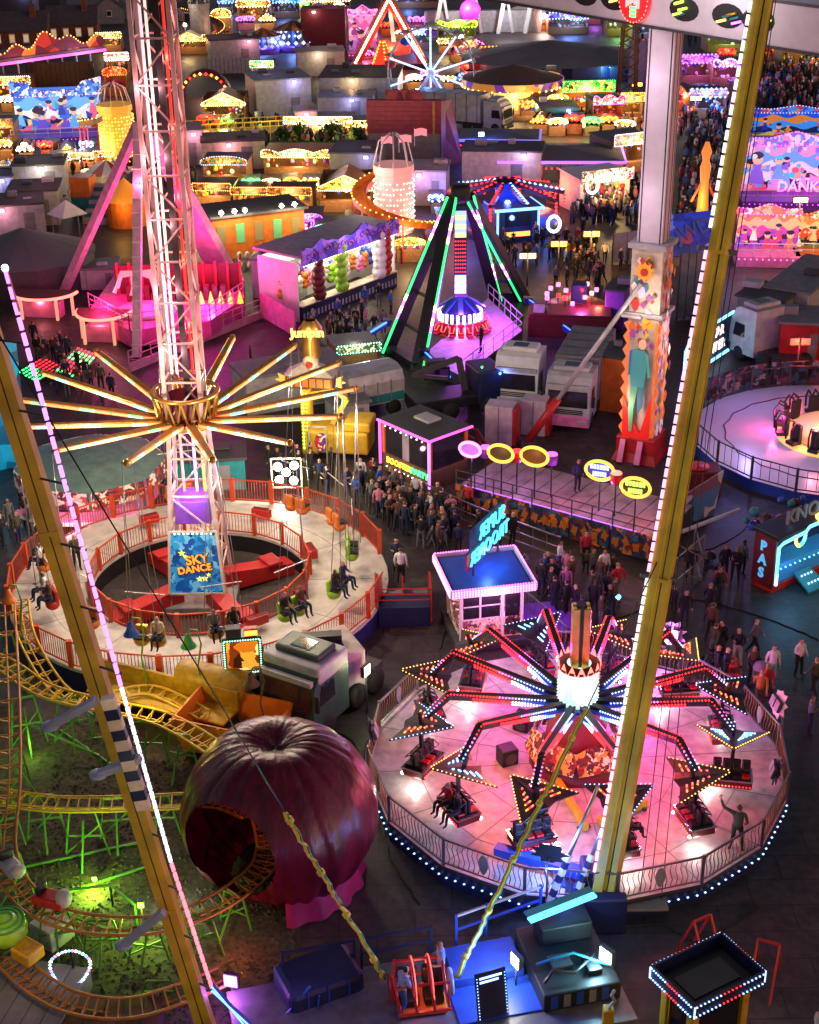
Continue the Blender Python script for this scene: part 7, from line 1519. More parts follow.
stall('cream snack stall with bright sign beyond the long pink-lined ride', 98, 122, 52, 32, 4, .1, GOLD, 1.3); stall('white lit stall with red lettered board beside the swing tower', 108, 130, 80, 52, 3, .1, ('f0e8e0', 'd03030', 'fff8f0', 'f0a0a0'), 1.2, 'e_white'); stall('small cream kiosk under the end of the long ride', -6, 32, 104, 76, 4, .1, ('e0b070', 'a06030', 'f0d8b0', '805030'), .9)
stall('glowing red orange heap-topped stall beside the gold slide', 106, 128, 96, 66, 3, .1, RED, 1.1, 'e_orange', shape='arch', light=(RL, 200)); stall('brown timber stall at the side of the painted picture wall', -8, 16, 152, 118, 4, .1, ('a06020', '604018', 'c89040', '402010'), .4, None)
for k, (x0, x1, yb, yt, c, lb) in enumerate([(0, 28, 180, 164, GOLD, 'tiny gold food stall in the strip below the picture wall, by the picture edge'), (28, 48, 178, 160, RED, 'tiny red food stall in the strip below the picture wall'), (50, 72, 172, 154, ('f0f0ff', '80c0ff', 'ffffff', 'f0c0a0'), 'white arched food stall in the strip below the picture wall'), (74, 96, 172, 152, ('f0a060', 'c05030', 'ffe0b0', '803020'), 'salmon food stall in the strip below the picture wall'), (96, 114, 168, 150, GOLD, 'small gold food stall beneath the gold slide tower')]): stall(lb, x0, x1, yb, yt, 3, .1*(-1)**k, c, .9, 'e_warm', light=(WL, 260), shape='arch' if k == 2 else 'flat')
def tent(label, x, yb, yt, r, m_, n=16, stripes=None, name='round_tent', edge=None, light=None, lowm='grey'):
    b = G(x, yb); h = HT(b, yt); t = thing(name, label, 'tent', b); m = MB()
    for k in range(n):
        a0, a1 = 360*k/n, 360*(k+1)/n; m.lathe([(r, h*.55), (r*.55, h*.75), (.05, h)], stripes[k % len(stripes)] if stripes else m_, 1, (0,0,0), a0, a1, False)
    m.build('canopy', t); m = MB(); m.lathe([(r*.97, 0), (r*.97, h*.55)], lowm, n, smooth=False); m.build('side_wall', t)
    if edge: outline([(r*1.01*math.cos(6.283*k/30), r*1.01*math.sin(6.283*k/30), h*.55) for k in range(30)], 40, max(.07, .5/PPM(b)), edge, t)
    if light: lamp((0, -r-1, h*.5), light[0], light[1], .3, t)
    return t
tent('large unlit dark round tent roof by the violet light strip', 28, 282, 228, 5.0, 'tent', lowm='darkgrey'); tent('small red and white striped canopy below the gold slide tower', 108, 184, 160, 2.4, 'red', 12, ('red', 'white'), light=(WL, 90)); tent('orange domed barrel roof between the pink legs', 128, 224, 178, 1.7, emi('e_barrel', (.8, .3, .03), .35), 20, None, light=((1, .5, .1), 120), lowm='orange')
for a in [('white box container with black roof, upper one of the pair near the striped slide', 16, 66, 196, 166, 4, .12), ('white box container with black roof, lower wide one near the striped slide', 12, 60, 226, 192, 4, .12), ('grey open-ended container below the two white black-roofed boxes', -6, 46, 240, 206, 4, .25), ('dim grey container cut by the picture edge above the round dark tent', -14, 14, 200, 178, 4, .1)]: container(a[0], *a[1:7], 'lightgrey', 'roofslate')
def striped_slide():
    b, w, h = place(62, 108, 224, 184, R(-12)); t = thing('fun_slide', 'teal and white striped stair slide with orange top box', 'slide', b, R(-12)); m = MB(); n = 9; w2 = w*.55
    for k in range(n): m.box(-w*.05, w/2, .4*k, .4*k+.4, 0, h*(.15+.7*k/n), 'teal' if k % 2 else 'lightgrey')
    m.each('stair', t); m = MB(); m.bbox(-w/2, -w*.05, 2.0, 3.6, h*.5, h, 'orange', .05); m.bbox(-w/2, -w*.05, 2.0, 3.6, 0, h*.5, 'teal', .05); m.build('tower_box', t)
striped_slide()
t = thing('white_canopy', 'small white pitched canopy beside the striped slide', 'canopy', G(70, 238)); m = MB(); m.lathe([(1.6, 1.9), (0, 3.0)], 'white', 4, smooth=False); m.build('canopy', t); m = MB()
for x in (-1, 1): m.bar((x, -.9, 0), (x, -.9, 2), .08, 'grey'); m.bar((x, .9, 0), (x, .9, 2), .08, 'grey')
m.each('post', t)
# right of the swing tower
stall('gable-fronted cream snack hut at the foot of the grey slide tower', 174, 206, 54, 32, 4, 0, ('f0d8a8', 'd09040', 'fff0d0', 'a06020'), 1.1, 'e_gold', shape='gable', roof='cream'); stall('long low snack bar glowing yellow along the white wall top', 204, 246, 52, 34, 3, 0, GOLD, 1.3)
stall('cluster of golden lit flower signs on a dark stand behind the snack bar', 214, 232, 40, 8, 2, 0, ('ffc040', 'c07010', 'ffe890', '804008'), 1.4, 'e_warm', shape='arch')
container('long white wall trailer with one warm lit end below the snack bar', 212, 260, 66, 40, 5, R(12), 'lightgrey', 'roofslate', 'trailer', 'trailer')
def chair_swing(label, x, yb, yt, r, top, em, col):
    b = G(x, yb); h = HT(b, yt); t = thing('chair_carousel', label, 'carousel', b); m = MB()
    for k in range(16): m.lathe([(r, h*.72), (.1, h)], top[k % 2], 1, (0,0,0), 22.5*k, 22.5*(k+1), False)
    m.build('canopy', t); m = MB(); m.lathe([(.5, 0), (.5, h*.75)], 'navy', 10); m.build('column', t); m = MB()
    for k in range(18): a = 6.283*k/18; m.bar((r*.9*math.cos(a), r*.9*math.sin(a), h*.7), (r*1.05*math.cos(a), r*1.05*math.sin(a), h*.3), .04, 'silver'); m.octa((r*1.05*math.cos(a), r*1.05*math.sin(a), h*.33), .3, em); m.octa((r*.8*math.cos(a), r*.8*math.sin(a), h*.55), .22, em)
    m.build('seat', t); m = MB(); m.lathe([(r*.9, 0), (r*.9, .6), (0, .62)], 'purple', 16); m.build('deck', t); lamp((0, -r*.5, h*.45), col, 500, .3, t)
chair_swing('chair carousel with orange striped canopy and blue lights, smaller one', 264, 52, 28, 2.6, ('orange', 'brown'), emi('e_cs', (.2, .25, 1), 2.2), BL); chair_swing('chair carousel with orange striped canopy and blue white lights, taller one', 294, 50, 20, 2.9, ('stripe', 'brown'), emi('e_cs2', (.4, .5, 1), 2.6), BL)
stall('small green framed game stall lit white inside', 252, 274, 84, 60, 3, 0, GRN, 1.2, 'e_mint', light=((.9, 1, .8), 300)); t = thing('arch_ride', 'dark red arched hood with red and yellow lamps by the golden pavilion', 'fairground ride', G(206, 96)); m = MB(); m.T = FACE; m.lathe([(2.9, -1.2), (2.9, 1.2), (2.5, 1.2), (2.5, -1.2)], 'darkred', 18, (0,0,0), 0, 180); m.build('hood', t); m = MB()
for k in range(14): a = math.pi*k/13; m.octa((2.7*math.cos(a), -1.3, 2.7*math.sin(a)), .2, ('e_red', 'e_gold', 'e_orange')[k % 3])
m.build('bulb_string', t); lamp((0, -2, 1.5), (1, .4, .2), 200, .3, t)
stall('golden pavilion outlined in bright bulbs with pitched roof', 204, 246, 124, 92, 4, 0, ('ffd870', 'e09020', 'fff0b0', 'c07010'), 1.3, 'e_warm', shape='gable', roof='gold', light=(WL, 500)); 
def yellow_walk():
    a, b = G(186, 146), G(296, 140); e = b-a; t = thing('raised_walkway', 'yellow railed raised walkway below the golden pavilion', 'walkway', a, math.atan2(e.y, e.x)); L = e.length; m = MB(); m.bbox(0, L, 0, 2.2, .8, 1.0, 'mustard', .03); m.build('deck', t); m = MB()
    for y in (0, 2.2):
        for z in (1.5, 2.0): m.bar((0, y, z), (L, y, z), .07, 'yellow')
        for k in range(14): m.bar((L*k/13, y, 0), (L*k/13, y, 2), .08, 'yellow')
    m.build('hand_rail', t); lamp((L*.3, -1, 3), (1, .8, .3), 300, .3, t); lamp((L*.75, -1, 3), (.9, 1, .3), 260, .3, t)
yellow_walk()
for a in [('white house-shaped caravan with gable beside the swing tower', 168, 204, 166, 132, 3.5, .2, 'lightgrey', 'grey'), ('long dark-roofed hut behind the saloon front', 204, 266, 170, 142, 4, .12, 'cream', 'roofslate'), ('pale flat roofed building with tall side wall at the side of the lorry yard', 258, 312, 118, 80, 6, R(16), 'lightgrey', 'grey'), ('broad white flat roofed hall with dark eaves in the lorry yard', 320, 398, 108, 78, 8, R(-4), 'lightgrey', 'roofslate'), ('low pale block in front of the broad white hall', 318, 372, 118, 98, 4, R(-4), 'lightgrey', 'grey'), ('white lorry box between the carousels and the broad hall', 298, 345, 76, 52, 4, R(6), 'lightgrey', 'grey'), ('dark low building behind the gold gable pavilion', 330, 378, 186, 154, 5, R(-8), 'grey', 'roofslate'), ('cream container with one green door end by the blue spotlight', 462, 540, 186, 152, 4, R(-8), 'cream', 'roofslate'), ('white van box behind the helter skelter', 408, 446, 206, 172, 4, R(-6), 'lightgrey', 'grey'), ('small white hut by the ferris wheel foot', 296, 318, 136, 112, 3, .1, 'cream', 'grey')]: container(a[0], *a[1:7], a[7], a[8], 'building' if 'building' in a[0] or 'hall' in a[0] else 'container', 'building' if 'building' in a[0] or 'hall' in a[0] else 'container')
stall('saloon style hut front with orange arches and blue edge', 204, 248, 186, 155, 3, R(-4), ('c05818', '3a2410', 'e09030', '206a40'), .6, 'e_ltblue', shape='arch', light=(WL, 300))
for k, (x0, x1, yb, yt, lb) in enumerate([(196, 232, 208, 182, 'timber bar front glowing orange under the saloon hut'), (234, 268, 212, 186, 'timber bar front with open counter beside the violet lit game'), (270, 312, 214, 186, 'timber bar front with tree-like brown top')]): stall(lb, x0, x1, yb, yt, 3, R(-5), ('a05a14', '6a3a10', 'c88028', '503010'), .35, 'e_gold', 'brown', (WL, 420), 'wood')
stall('bulb outlined gold fascia stall reading as bright script above orange roof', 264, 332, 178, 148, 4, R(-5), ('fff0d8', 'f0b050', 'c02818', 'ffe090'), 1.2, 'e_warm', 'orange', (WL, 600), shape='scallop')
stall('wide gold gable roofed stall beside the helter skelter', 320, 372, 212, 174, 4, R(-3), ('f0c840', 'a07818', 'ffe890', '808020'), .9, 'e_warm', 'gold', (WL, 500), shape='gable')
def window_train():
    a, b = G(214, 262), G(306, 250); e = b-a; t = thing('lit_carriage', 'orange carriage building with green lit windows under a row of floodlights', 'carriage building', a, math.atan2(e.y, e.x)); L = e.length; h = 3.2; m = MB(); m.bbox(0, L, 0, 3.5, 0, h, 'orange', .04); m.bbox(-.2, L+.2, -.4, 3.9, h, h+.2, 'roofslate', .03); m.build('body', t)
    for k in range(5): m = MB(); m.box(.4+k*L/5, L/5-.4+k*L/5, -.05, -.01, 1.2, 2.6, emi('e_gwin%d' % (k % 2), (.1, .35, .12) if k % 2 else (.2, .16, .05), .5)); m.build('window', t)
    for k, x in enumerate((.08, .22, .33, .72, .86)): m = MB(); m.bbox(L*x-.15, L*x+.15, -.7, -.4, h+.4, h+.75, 'darkgrey', .03); m.octa((L*x, -.8, h+.55), .2, 'e_flood'); m.build('floodlight', t); lamp((L*x, -1.2, h+.5), (1, .85, .6), 170, .15, t)
window_train()
t = thing('white_coil', 'row of pale striped hoops lying by the lit carriage building', 'hoops', G(262, 268)); m = MB()
for k in range(6): m.tube([(k*.55-1.6+.1*math.cos(6.283*q/12), .5*math.cos(6.283*q/12), .6+.55*math.sin(6.283*q/12)) for q in range(12)], .1, 'cream', 5, closed=True)
m.each('hoop', t)
for k, (x0, x1, yb, yt, c, em, lb, lg, sh) in enumerate([(300, 322, 240, 212, VIO, 'e_purple', 'violet lit mini game stall by the teal petals', VL, 'arch'), (316, 346, 250, 222, ('20a0a0', 'f0e0a0', '106070', 'f0b060'), 'e_cyan', 'teal petal-topped game stall with yellow centre', WL, 'arch'), (346, 372, 242, 216, ('f0e0d0', 'c05040', 'f0b0a0', '803030'), 'e_warm', 'pale red game stall close to the slide of the helter skelter', WL, 'flat'), (396, 424, 262, 236, ('f0c050', 'a05010', 'ffe0a0', 'd07818'), 'e_gold', 'gold pay box at the helter skelter foot', WL, 'arch'), (370, 396, 236, 214, RED, 'e_red', 'red game stall tucked under the helter skelter slide', RL, 'flat')]): stall(lb, x0, x1, yb, yt, 3, 0, c, .9, em, light=(lg, 260), shape=sh)
# garden cafe
stall('long golden garden cafe front with many bulbs', 286, 352, 140, 116, 4, R(-3), ('fff0c0', 'f0b850', 'ffffe8', 'd08828'), 1.5, 'e_white', 'grey', (WL, 800)); stall('second golden cafe front next to the dark red castle', 346, 372, 142, 120, 4, R(-3), ('ffe8b0', 'e0a040', 'fff8d8', 'c07820'), 1.3, 'e_warm', 'grey', (WL, 400))
def bush(label, x, yb, r, tall=False):
    b = G(x, yb); t = thing('garden_tree', label, 'tree', b); m = MB(); m.tube([(0,0,0), (.05,0,r*1.2)], .08, 'brown', 5); m.build('trunk', t); rr = random.Random(x); m = MB()
    for k in range(230):
        u = Vector((rr.gauss(0, .5), rr.gauss(0, .5), rr.gauss(0, .7 if tall else .5))); c = Vector((0, 0, r*1.7)) + u*r*.75; s = .16*r+.06; a = Vector((rr.uniform(-1, 1), rr.uniform(-1, 1), rr.uniform(-1, 1))).normalized()*s; q = a.cross(Vector((rr.uniform(-1, 1), .3, rr.uniform(-1, 1)))).normalized()*s
        m.add([c-a, c+q, c+a, c-q], [(0,1,2,3)], 'leafgreen')
    m.build('crown', t)
mat('leafgreen', (.05, .1, .02), .7, 0, .5, 3)
for k, (x, y, r, tl) in enumerate([(300, 146, .8, True), (331, 147, .9, False), (344, 148, .7, False), (358, 152, .9, True), (284, 148, .8, False)]): bush(['slim dark tree before the cafe bulbs', 'round dark tree in the middle of the cafe garden', 'low bush at the cafe garden corner', 'pointed dark tree beside the dark red castle', 'round bush at the walkway end of the cafe garden'][k], x, y, r, tl)
t = thing('hedge', 'long green lit hedge along the cafe garden front', 'hedge', G(318, 152)); m = MB(); rr = random.Random(2)
for k in range(900): c = Vector((rr.uniform(-5, 5), rr.uniform(0, .9), rr.uniform(.1, 1.0))); a = Vector((rr.uniform(-1, 1), rr.uniform(-1, 1), rr.uniform(-1, 1)))*.14; q = Vector((a.y, -a.z, a.x)); m.add([c-a, c+q, c+a, c-q], [(0,1,2,3)], 'leafgreen')
m.bbox(-5, 5, .1, .8, 0, .85, 'leafgreen', .2); m.build('foliage', t); lamp((-1, -1, 1.5), (.5, 1, .2), 90, .2, t); lamp((3, -1, 1.8), (1, .8, .3), 90, .2, t)
# dark castle block, inflatable block, pink castle
def castle():
    b, w, h = place(369, 440, 168, 98, R(-6)); t = thing('castle_front', 'big dark red castle back with lobed crown above grey lower panel', 'fairground ride', b, R(-6)); m = MB(); m.bbox(-w/2, w/2, 0, .6, 0, h*.5, mat('castlegrey', (.2, .18, .17), .7), .05); m.build('lower_panel', t); m = MB(); m.bbox(-w/2-.1, w/2+.1, -.06, .7, h*.5, h*.97, mat('castlered', (.22, .03, .05), .6), .05)
    for k in range(6): m.box(-w/2-.1, w/2+.1, -.09, -.062, h*(.55+.065*k), h*(.555+.065*k), 'darkred')
    m.box(w*.4, w*.43, -.1, -.06, h*.5, h*.96, 'mustard'); m.build('upper_panel', t); m = MB()
    for k in range(3): m.T = Matrix.Translation((-w*.12+k*w*.13, .1, h*.98)); m.plate([(.85*math.cos(6.283*q/14), .85*math.sin(6.283*q/14)) for q in range(14)], .4, 'castlered')
    m.build('crown_lobe', t); m = MB(); m.add([(w/2+.12,.0,0),(w/2+1.9,2.5,0),(w/2+.9,2.5,h*.92),(w/2+.12,.0,h*.95)], [(0,1,2,3)], 'castlered'); m.add([(w/2+.12,.7,0),(w/2+1.9,2.6,0),(w/2+.9,2.6,h*.92),(w/2+.12,.7,h*.95)], [(3,2,1,0)], 'castlered'); m.build('side_slope', t)
    lamp((0, -5, h*.8), (1, .5, .5), 160, .5, t)
castle()
container('big dark red padded inflatable block with rounded top', 302, 346, 52, 10, 4, 0, 'darkred', 'darkred', 'inflatable', 'inflatable', False, False)
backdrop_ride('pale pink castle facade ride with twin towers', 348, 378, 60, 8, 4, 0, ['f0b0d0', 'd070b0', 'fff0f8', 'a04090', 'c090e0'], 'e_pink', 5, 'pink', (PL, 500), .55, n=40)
def a_ride(label, x, yb, yt, half, m_, em, light):
    b = G(x, yb); h = HT(b, yt); t = thing('pendulum_ride', label, 'thrill ride', b)
    for s in (-1, 1):
        for y in (-1.5, 1.5): m = MB(); m.bar((s*half, y, 0), (0, y*.3, h), .9, m_); L_ = m.each('leg', t); m = MB(); m.bulbs((s*half, y-.5, .3), (0, y*.3-.5, h), 26, .2, em); m.build('bulb_string', L_)
    m = MB(); m.ball((0, 0, h), 1.0, 'darkgrey', 10); m.bar((0, 0, h), (.6, 0, 2.5), .5, 'silver'); m.build('hub', t); m = MB(); m.lathe([(0, 1.6), (2.0, 1.6), (2.2, 2.4), (.6, 3)], emi('e_arg', (1, .06, .04), .9), 14, (.6, 0, 0)); m.build('gondola', t); m = MB(); m.bbox(-half, half, -3, 3, 0, .7, 'darkred', .05); m.build('deck', t); lamp((0, -2.5, 3), light, 700, .3, t); lamp((0, -2, h*.7), light, 300, .3, t)
a_ride('tall red and gold A-frame swinging ride far behind the lorry yard', 390, 66, -2, 4.6, 'red', 'e_warm', (1, .35, .2)); 
t = thing('red_pyramid', 'glowing red pyramid of light in front of the gold A-frame legs', 'fairground ride', G(383, 78)); m = MB(); m.lathe([(2.2, 0), (.2, 4.4)], emi('e_pyr', (1, .05, .02), .7), 5, smooth=False); m.build('body', t); m = MB()
for k in range(5): a = 6.283*k/5; m.bulbs((2.25*math.cos(a), 2.25*math.sin(a), 0), (.2*math.cos(a), .2*math.sin(a), 4.4), 12, .16, 'e_orange')
m.build('bulb_string', t); lamp((0, -3, 2), RL, 300, .3, t)
def ferris(label, x, y, yb, r, em, rimm, spokes=10, col=BL):
    b = G(x, yb); cz = HT(b, y); t = thing('big_wheel', label, 'ferris wheel', b, R(-12)); c = Vector((0, 0, cz)); m = MB()
    for yy in (-.6, .6): m.tube([(r*math.cos(6.283*k/30), yy, cz+r*math.sin(6.283*k/30)) for k in range(30)], .09, rimm, 5, closed=True)
    m.build('rim', t); m = MB()
    for k in range(spokes):
        a = 6.283*k/spokes+math.pi/2
        for q in range(9): f0, f1 = .08+.92*q/9, .08+.92*(q+.9)/9; m.bar((r*f0*math.cos(a), -.65, cz+r*f0*math.sin(a)), (r*f1*math.cos(a), -.65, cz+r*f1*math.sin(a)), .17, em)
    m.build('light_spoke', t)
    for k in range(spokes):
        a = 6.283*(k+.5)/spokes; g_ = MB(); p = c+Vector((r*1.02*math.cos(a), 0, r*1.02*math.sin(a)-.6)); g_.lathe([(.2, -.6), (.6, -.4), (.65, .1)], ('red', 'orange', 'purple', 'blue')[k % 4], 8, p); g_.lathe([(.75, .75), (.1, 1.05)], 'lightgrey', 8, p); g_.bar(p, p+Vector((0, 0, .9)), .07, 'silver'); g_.build('gondola', t)
    m = MB()
    for s in (-1, 1):
        for yy in (-1.1, 1.1): m.bar((s*r*.55, yy, 0), (0, yy, cz), .28, 'lightgrey')
    m.lathe([(0, -.9), (.4, -.9), (.4, .9), (0, .9)], 'silver', 10, c); m.build('support', t); lamp((0, -2.5, cz), col, 260, .3, t)
ferris('ferris wheel with ten blue white lit spokes behind the dark red castle', 432, 72, 112, 4.7, emi('e_fw', (.35, .5, 1), 2.6), 'silver')
# yard between wheel and dodgem roofs
lorry('white articulated lorry facing the gold carousel', 508, 132, R(62), 'lightgrey', 7.5, True, cabh=3.1, boxm='lightgrey', H=3.6)
t = thing('round_carousel', 'round roofed carousel with gold purple scalloped rim', 'carousel', G(512, 112)); m = MB(); m.lathe([(5.4, 3.6), (2, 4.6), (0, 5)], 'brown', 24); m.build('roof', t); m = MB(); m.lathe([(5.4, 2.9), (5.5, 3.7)], sign('car', ['c08030', '7030a0', 'e0b060', '502880'], .6, .8), 32); m.build('rim', t); m = MB(); m.lathe([(2, .5), (2, 3)], emi('e_carc', (1, .6, .15), .9), 14); m.build('centre_drum', t); m = MB(); m.lathe([(5.2, 0), (5.2, .5), (0, .52)], 'wood', 24); m.build('deck', t); m = MB()
for k in range(40): a = 6.283*k/40; m.octa((5.45*math.cos(a), 5.45*math.sin(a), 2.9), .13, 'e_gold')
m.build('bulb_string', t); lamp((0, -3, 2.3), WL, 500, .3, t)
container('long orange painted block wall beyond the round carousel', 512, 560, 100, 74, 4, R(-4), 'orange', 'roofslate', 'building', 'building'); container('blue lorry body next to the glowing orange snack stalls', 540, 578, 128, 108, 4, R(4), 'teal', 'darkgrey', 'transport_trailer', 'trailer')
for k, (x0, x1, yb, yt, c, em, lb, lg) in enumerate([(520, 548, 120, 100, ('ff9030', 'd04018', 'ffd070', 'a03010'), 'e_orange', 'glowing orange snack stall beside the blue lorry body', WL), (548, 566, 114, 94, ('f0c040', '40a0a0', 'ffe080', 'c07018'), 'e_gold', 'yellow topped snack stall behind the blue lorry body', WL), (438, 476, 44, 20, ('c0d030', '608018', 'f0f080', 'd08020'), 'e_lime', 'yellow green lit stall above the wheel', GL), (480, 512, 68, 46, RED, 'e_orange', 'dark stall with orange zigzag neon crest, next to the ferris wheel', RL), (512, 545, 66, 46, ('c05018', '601808', 'f08030', '401008'), 'e_orange', 'dark stall with orange arrow neon crest in the middle of its row', RL), (545, 566, 64, 48, VIO, 'e_magenta', 'stall with violet neon crest at the end of the orange zigzag row', VL), (450, 476, 62, 40, ('e06030', 'f0a080', '902018', 'f0d0a0'), 'e_salmon', 'salmon lit stall just past the wheel top', WL), (404, 430, 50, 28, ('6080e0', 'e06080', '3040a0', 'f0f0ff'), 'e_ltblue', 'blue and red mixed stall behind the wheel', BL), (300, 350, 14, -4, ('d08040', '6040a0', 'f0c080', 'a03050'), 'e_warm', 'row-end stall with warm lamps at the top edge beyond the dark red block', WL), (238, 270, 22, 0, GOLD, 'e_warm', 'gold outlined high stall front beyond the carousels', WL), (270, 300, 18, -4, ('40c0a0', '8060e0', 'f0f0a0', '3060c0'), 'e_cyan', 'turquoise and violet stall at the top edge beyond the carousels', BL), (376, 440, 8, -8, ('60a0f0', 'c060c0', 'e0e0ff', '4050b0'), 'e_ltblue', 'blue and pink lit stall row-end at the very top edge', BL)]): stall(lb, x0, x1, yb, yt, 4, 0, c, 1.0, em, light=(lg, 420), shape=('flat', 'arch', 'scallop')[k % 3], edge_r=.13)
for k, (x, yb, yt, w, lb) in enumerate([(470, 34, -12, 9, 'white floodlit frame ride of slanted beams at the top edge'),]):
    t = thing('frame_ride', lb, 'thrill ride', G(x+10, yb)); m = MB()
    for a in (-5, -1.5, 2, 5): m.bar((a*1.3, 0, 0), (a*1.3+1.6, 0, 9), .55, 'white'); m.bar((a*1.3+2.2, 1, 0), (a*1.3+.6, 1, 9), .4, 'white')
    m.each('beam', t); m = MB(); m.ball((-1.5, -1, 3.4), 1.5, emi('e_mball', (1, .05, .7), 1), 12); m.build('lit_ball', t); m = MB(); m.bbox(-8, 9, 1.5, 3, 0, 3, 'lightgrey', .05); m.build('base_wall', t); lamp((-3, -4, 5), (1, .95, .9), 1500, .3, t); lamp((4, -4, 5), (1, .9, .9), 1500, .3, t)
tent('white peaked marquee at the top edge', 540, 26, -4, 5, 'white', 8, light=((1, .95, .85), 700), lowm='white')
lamppost('single bright white floodlight on a mast above the wheel', 461, 60, 38, 'e_flood', (1, .95, .85), 500, 1)
for a in [(548, 72, 40, 11, 'wide dark low tent roof behind the orange zigzag row', 'tent', None, None), (602, 74, 46, 6.5, 'dark round tent with pale cyan light rim', 'tent', 'e_cyan', ((.2, .7, 1), 400))]: tent(a[4], a[0], a[1], a[2], a[3], a[5], 18, None, edge=a[6], light=a[7], lowm='navy')
# dodgem roofs in the middle
def dodgem(label, x, yb, yt, w, d, rot, edgem, light, m_='tent'):
    b = G(x, yb); h = HT(b, yt); t = thing('dodgem_hall', label, 'dodgem ride', b, rot); m = MB(); m.bbox(-w/2, w/2, 0, d, h*.8, h*.9, m_, .05); m.add([(-w/2,0,h*.9+.003),(w/2,0,h*.9+.003),(w/2,d,h*.9+.003),(-w/2,d,h*.9+.003),(0,d/2,h*1.12)], [(0,1,4),(1,2,4),(2,3,4),(3,0,4)], m_)
    m.build('roof', t); m = MB(); m.bar((-w/2, -.1, h*.85), (w/2, -.1, h*.85), .22, edgem); m.bar((w/2+.1, 0, h*.85), (w/2+.1, d, h*.85), .2, edgem); m.build('light_line', t); m = MB()
    for k in range(7): m.bar((-w/2+w*k/6, .2, 0), (-w/2+w*k/6, .2, h*.8), .18, 'darkgrey'); m.bar((-w/2+w*k/6, d-.2, 0), (-w/2+w*k/6, d-.2, h*.8), .18, 'darkgrey')
    m.each('post', t); m = MB(); m.bbox(-w/2, w/2, 0, d, 0, .4, 'darkgrey', .04); m.build('deck', t); m = MB(); m.bulbs((-w/2, .05, h*.62), (w/2, .05, h*.62), int(w*2), .1, 'e_red'); m.build('bulb_row', t); lamp((-w*.25, 1.5, h*.55), light, 420, .3, t); lamp((w*.25, 1.5, h*.55), light, 420, .3, t)
dodgem('wide black roofed dodgem hall with red glow beneath', 560, 186, 158, 11, 7.5, R(-4), 'e_dimviolet', (1, .12, .15)); dodgem('long dark flat roofed hall with thin violet edge beside the blue spotlight', 498, 160, 137, 7.5, 5, R(-6), emi('e_vline', (.25, .2, .8), 1), (.25, .2, 1))
lamppost('lone blue glowing spotlight above the cream container', 481, 160, 136, emi('e_fl_b', (.25, .4, 1), 25), (.08, .15, 1), 400, 1)
def crown_ride():
    b = G(505, 226); h = HT(b, 180); t = thing('crown_ride', 'blue flooded spinning ride with red lit umbrella arms', 'fairground ride', b); m = MB(); m.lathe([(4.4, 0), (4.4, .8), (0, .82)], 'blue', 20); m.build('deck', t); m = MB(); m.lathe([(1, .8), (.8, h*.8), (1.3, h)], 'blue', 12); m.build('column', t)
    for k in range(10): a = 6.283*k/10; m = MB(); m.bar((.8*math.cos(a), .8*math.sin(a), h*.95), (4.6*math.cos(a), 4.6*math.sin(a), h*.72), .3, 'darkred'); A = m.build('arm', t); m = MB(); m.bulbs((.8*math.cos(a), .8*math.sin(a), h*.98), (4.6*math.cos(a), 4.6*math.sin(a), h*.76), 9, .17, 'e_red' if k % 4 else 'e_ltblue'); m.bulbs((4.6*math.cos(a), 4.6*math.sin(a), h*.7), (4.6*math.cos(a), 4.6*math.sin(a), h*.4), 4, .14, 'e_red'); m.build('bulb_row', A)
    lamp((0, -2.5, 2.6), (.1, .15, 1), 900, .3, t); lamp((3, -2, 2.6), (.1, .2, 1), 500, .3, t); lamp((-3, -2, 2.6), (.1, .2, 1), 500, .3, t)
crown_ride()
def blue_booth():
    b, w, h = place(497, 538, 242, 206, R(14)); t = thing('blue_booth', 'square pay booth with pale blue neon roof edge and corner posts', 'pay booth', b, R(14)); d = 2.6; m = MB(); m.bbox(-w/2, w/2, 0, d, 0, h-.3, 'navy', .03); m.build('body', t); c = emi('e_bb', (.2, .55, 1), 2.4); m = MB(); m.bbox(-w/2-.25, w/2+.25, -.25, d+.25, h-.3, h-.08, 'blue', .04); Rf = m.build('roof', t); m = MB()
    for a, q in (((-w/2-.28, -.28), (w/2+.28, -.28)), ((w/2+.28, -.28), (w/2+.28, d+.28))): m.bar((*a, h-.2), (*q, h-.2), .2, c)
    for x, y in ((-w/2, -.05), (w/2+.02, -.05), (w/2+.05, d)): m.bar((x, y, .3), (x, y, h-.3), .13, c)
    m.build('neon_edge', Rf); m = MB(); m.box(-w*.32, w*.32, -.03, -.005, 1.2, h-.5, 'glass'); m.build('window', t); m = MB(); m.box(-w*.35, w*.3, -.06, -.035, .45, .8, 'e_orange'); m.box(w/2+.03, w/2+.06, .4, d-.4, .45, .8, 'e_cyan'); m.build('lit_plate', t); lamp((0, -1.5, 1.5), (.15, .25, 1), 160, .2, t)
blue_booth()
for k, (x, yb, yt, lb) in enumerate([(553, 252, 224, 'white ring sign glowing beside the blue flooded ride'), (591, 214, 186, 'white ring sign on the corner of the white snack stall')]):
    b = G(x, yb); h = HT(b, yt); t = thing('ring_sign', lb, 'neon sign', b); m = MB(); m.bar((0, .1, 0), (0, .1, h), .1, 'darkgrey'); m.build('pole', t); m = MB(); m.tube([(.45*math.cos(6.283*q/16), 0, h+.58*math.sin(6.283*q/16)) for q in range(16)], .12, emi('e_wring', (.75, .85, 1), 3), 6, closed=True); m.build('neon_ring', t)
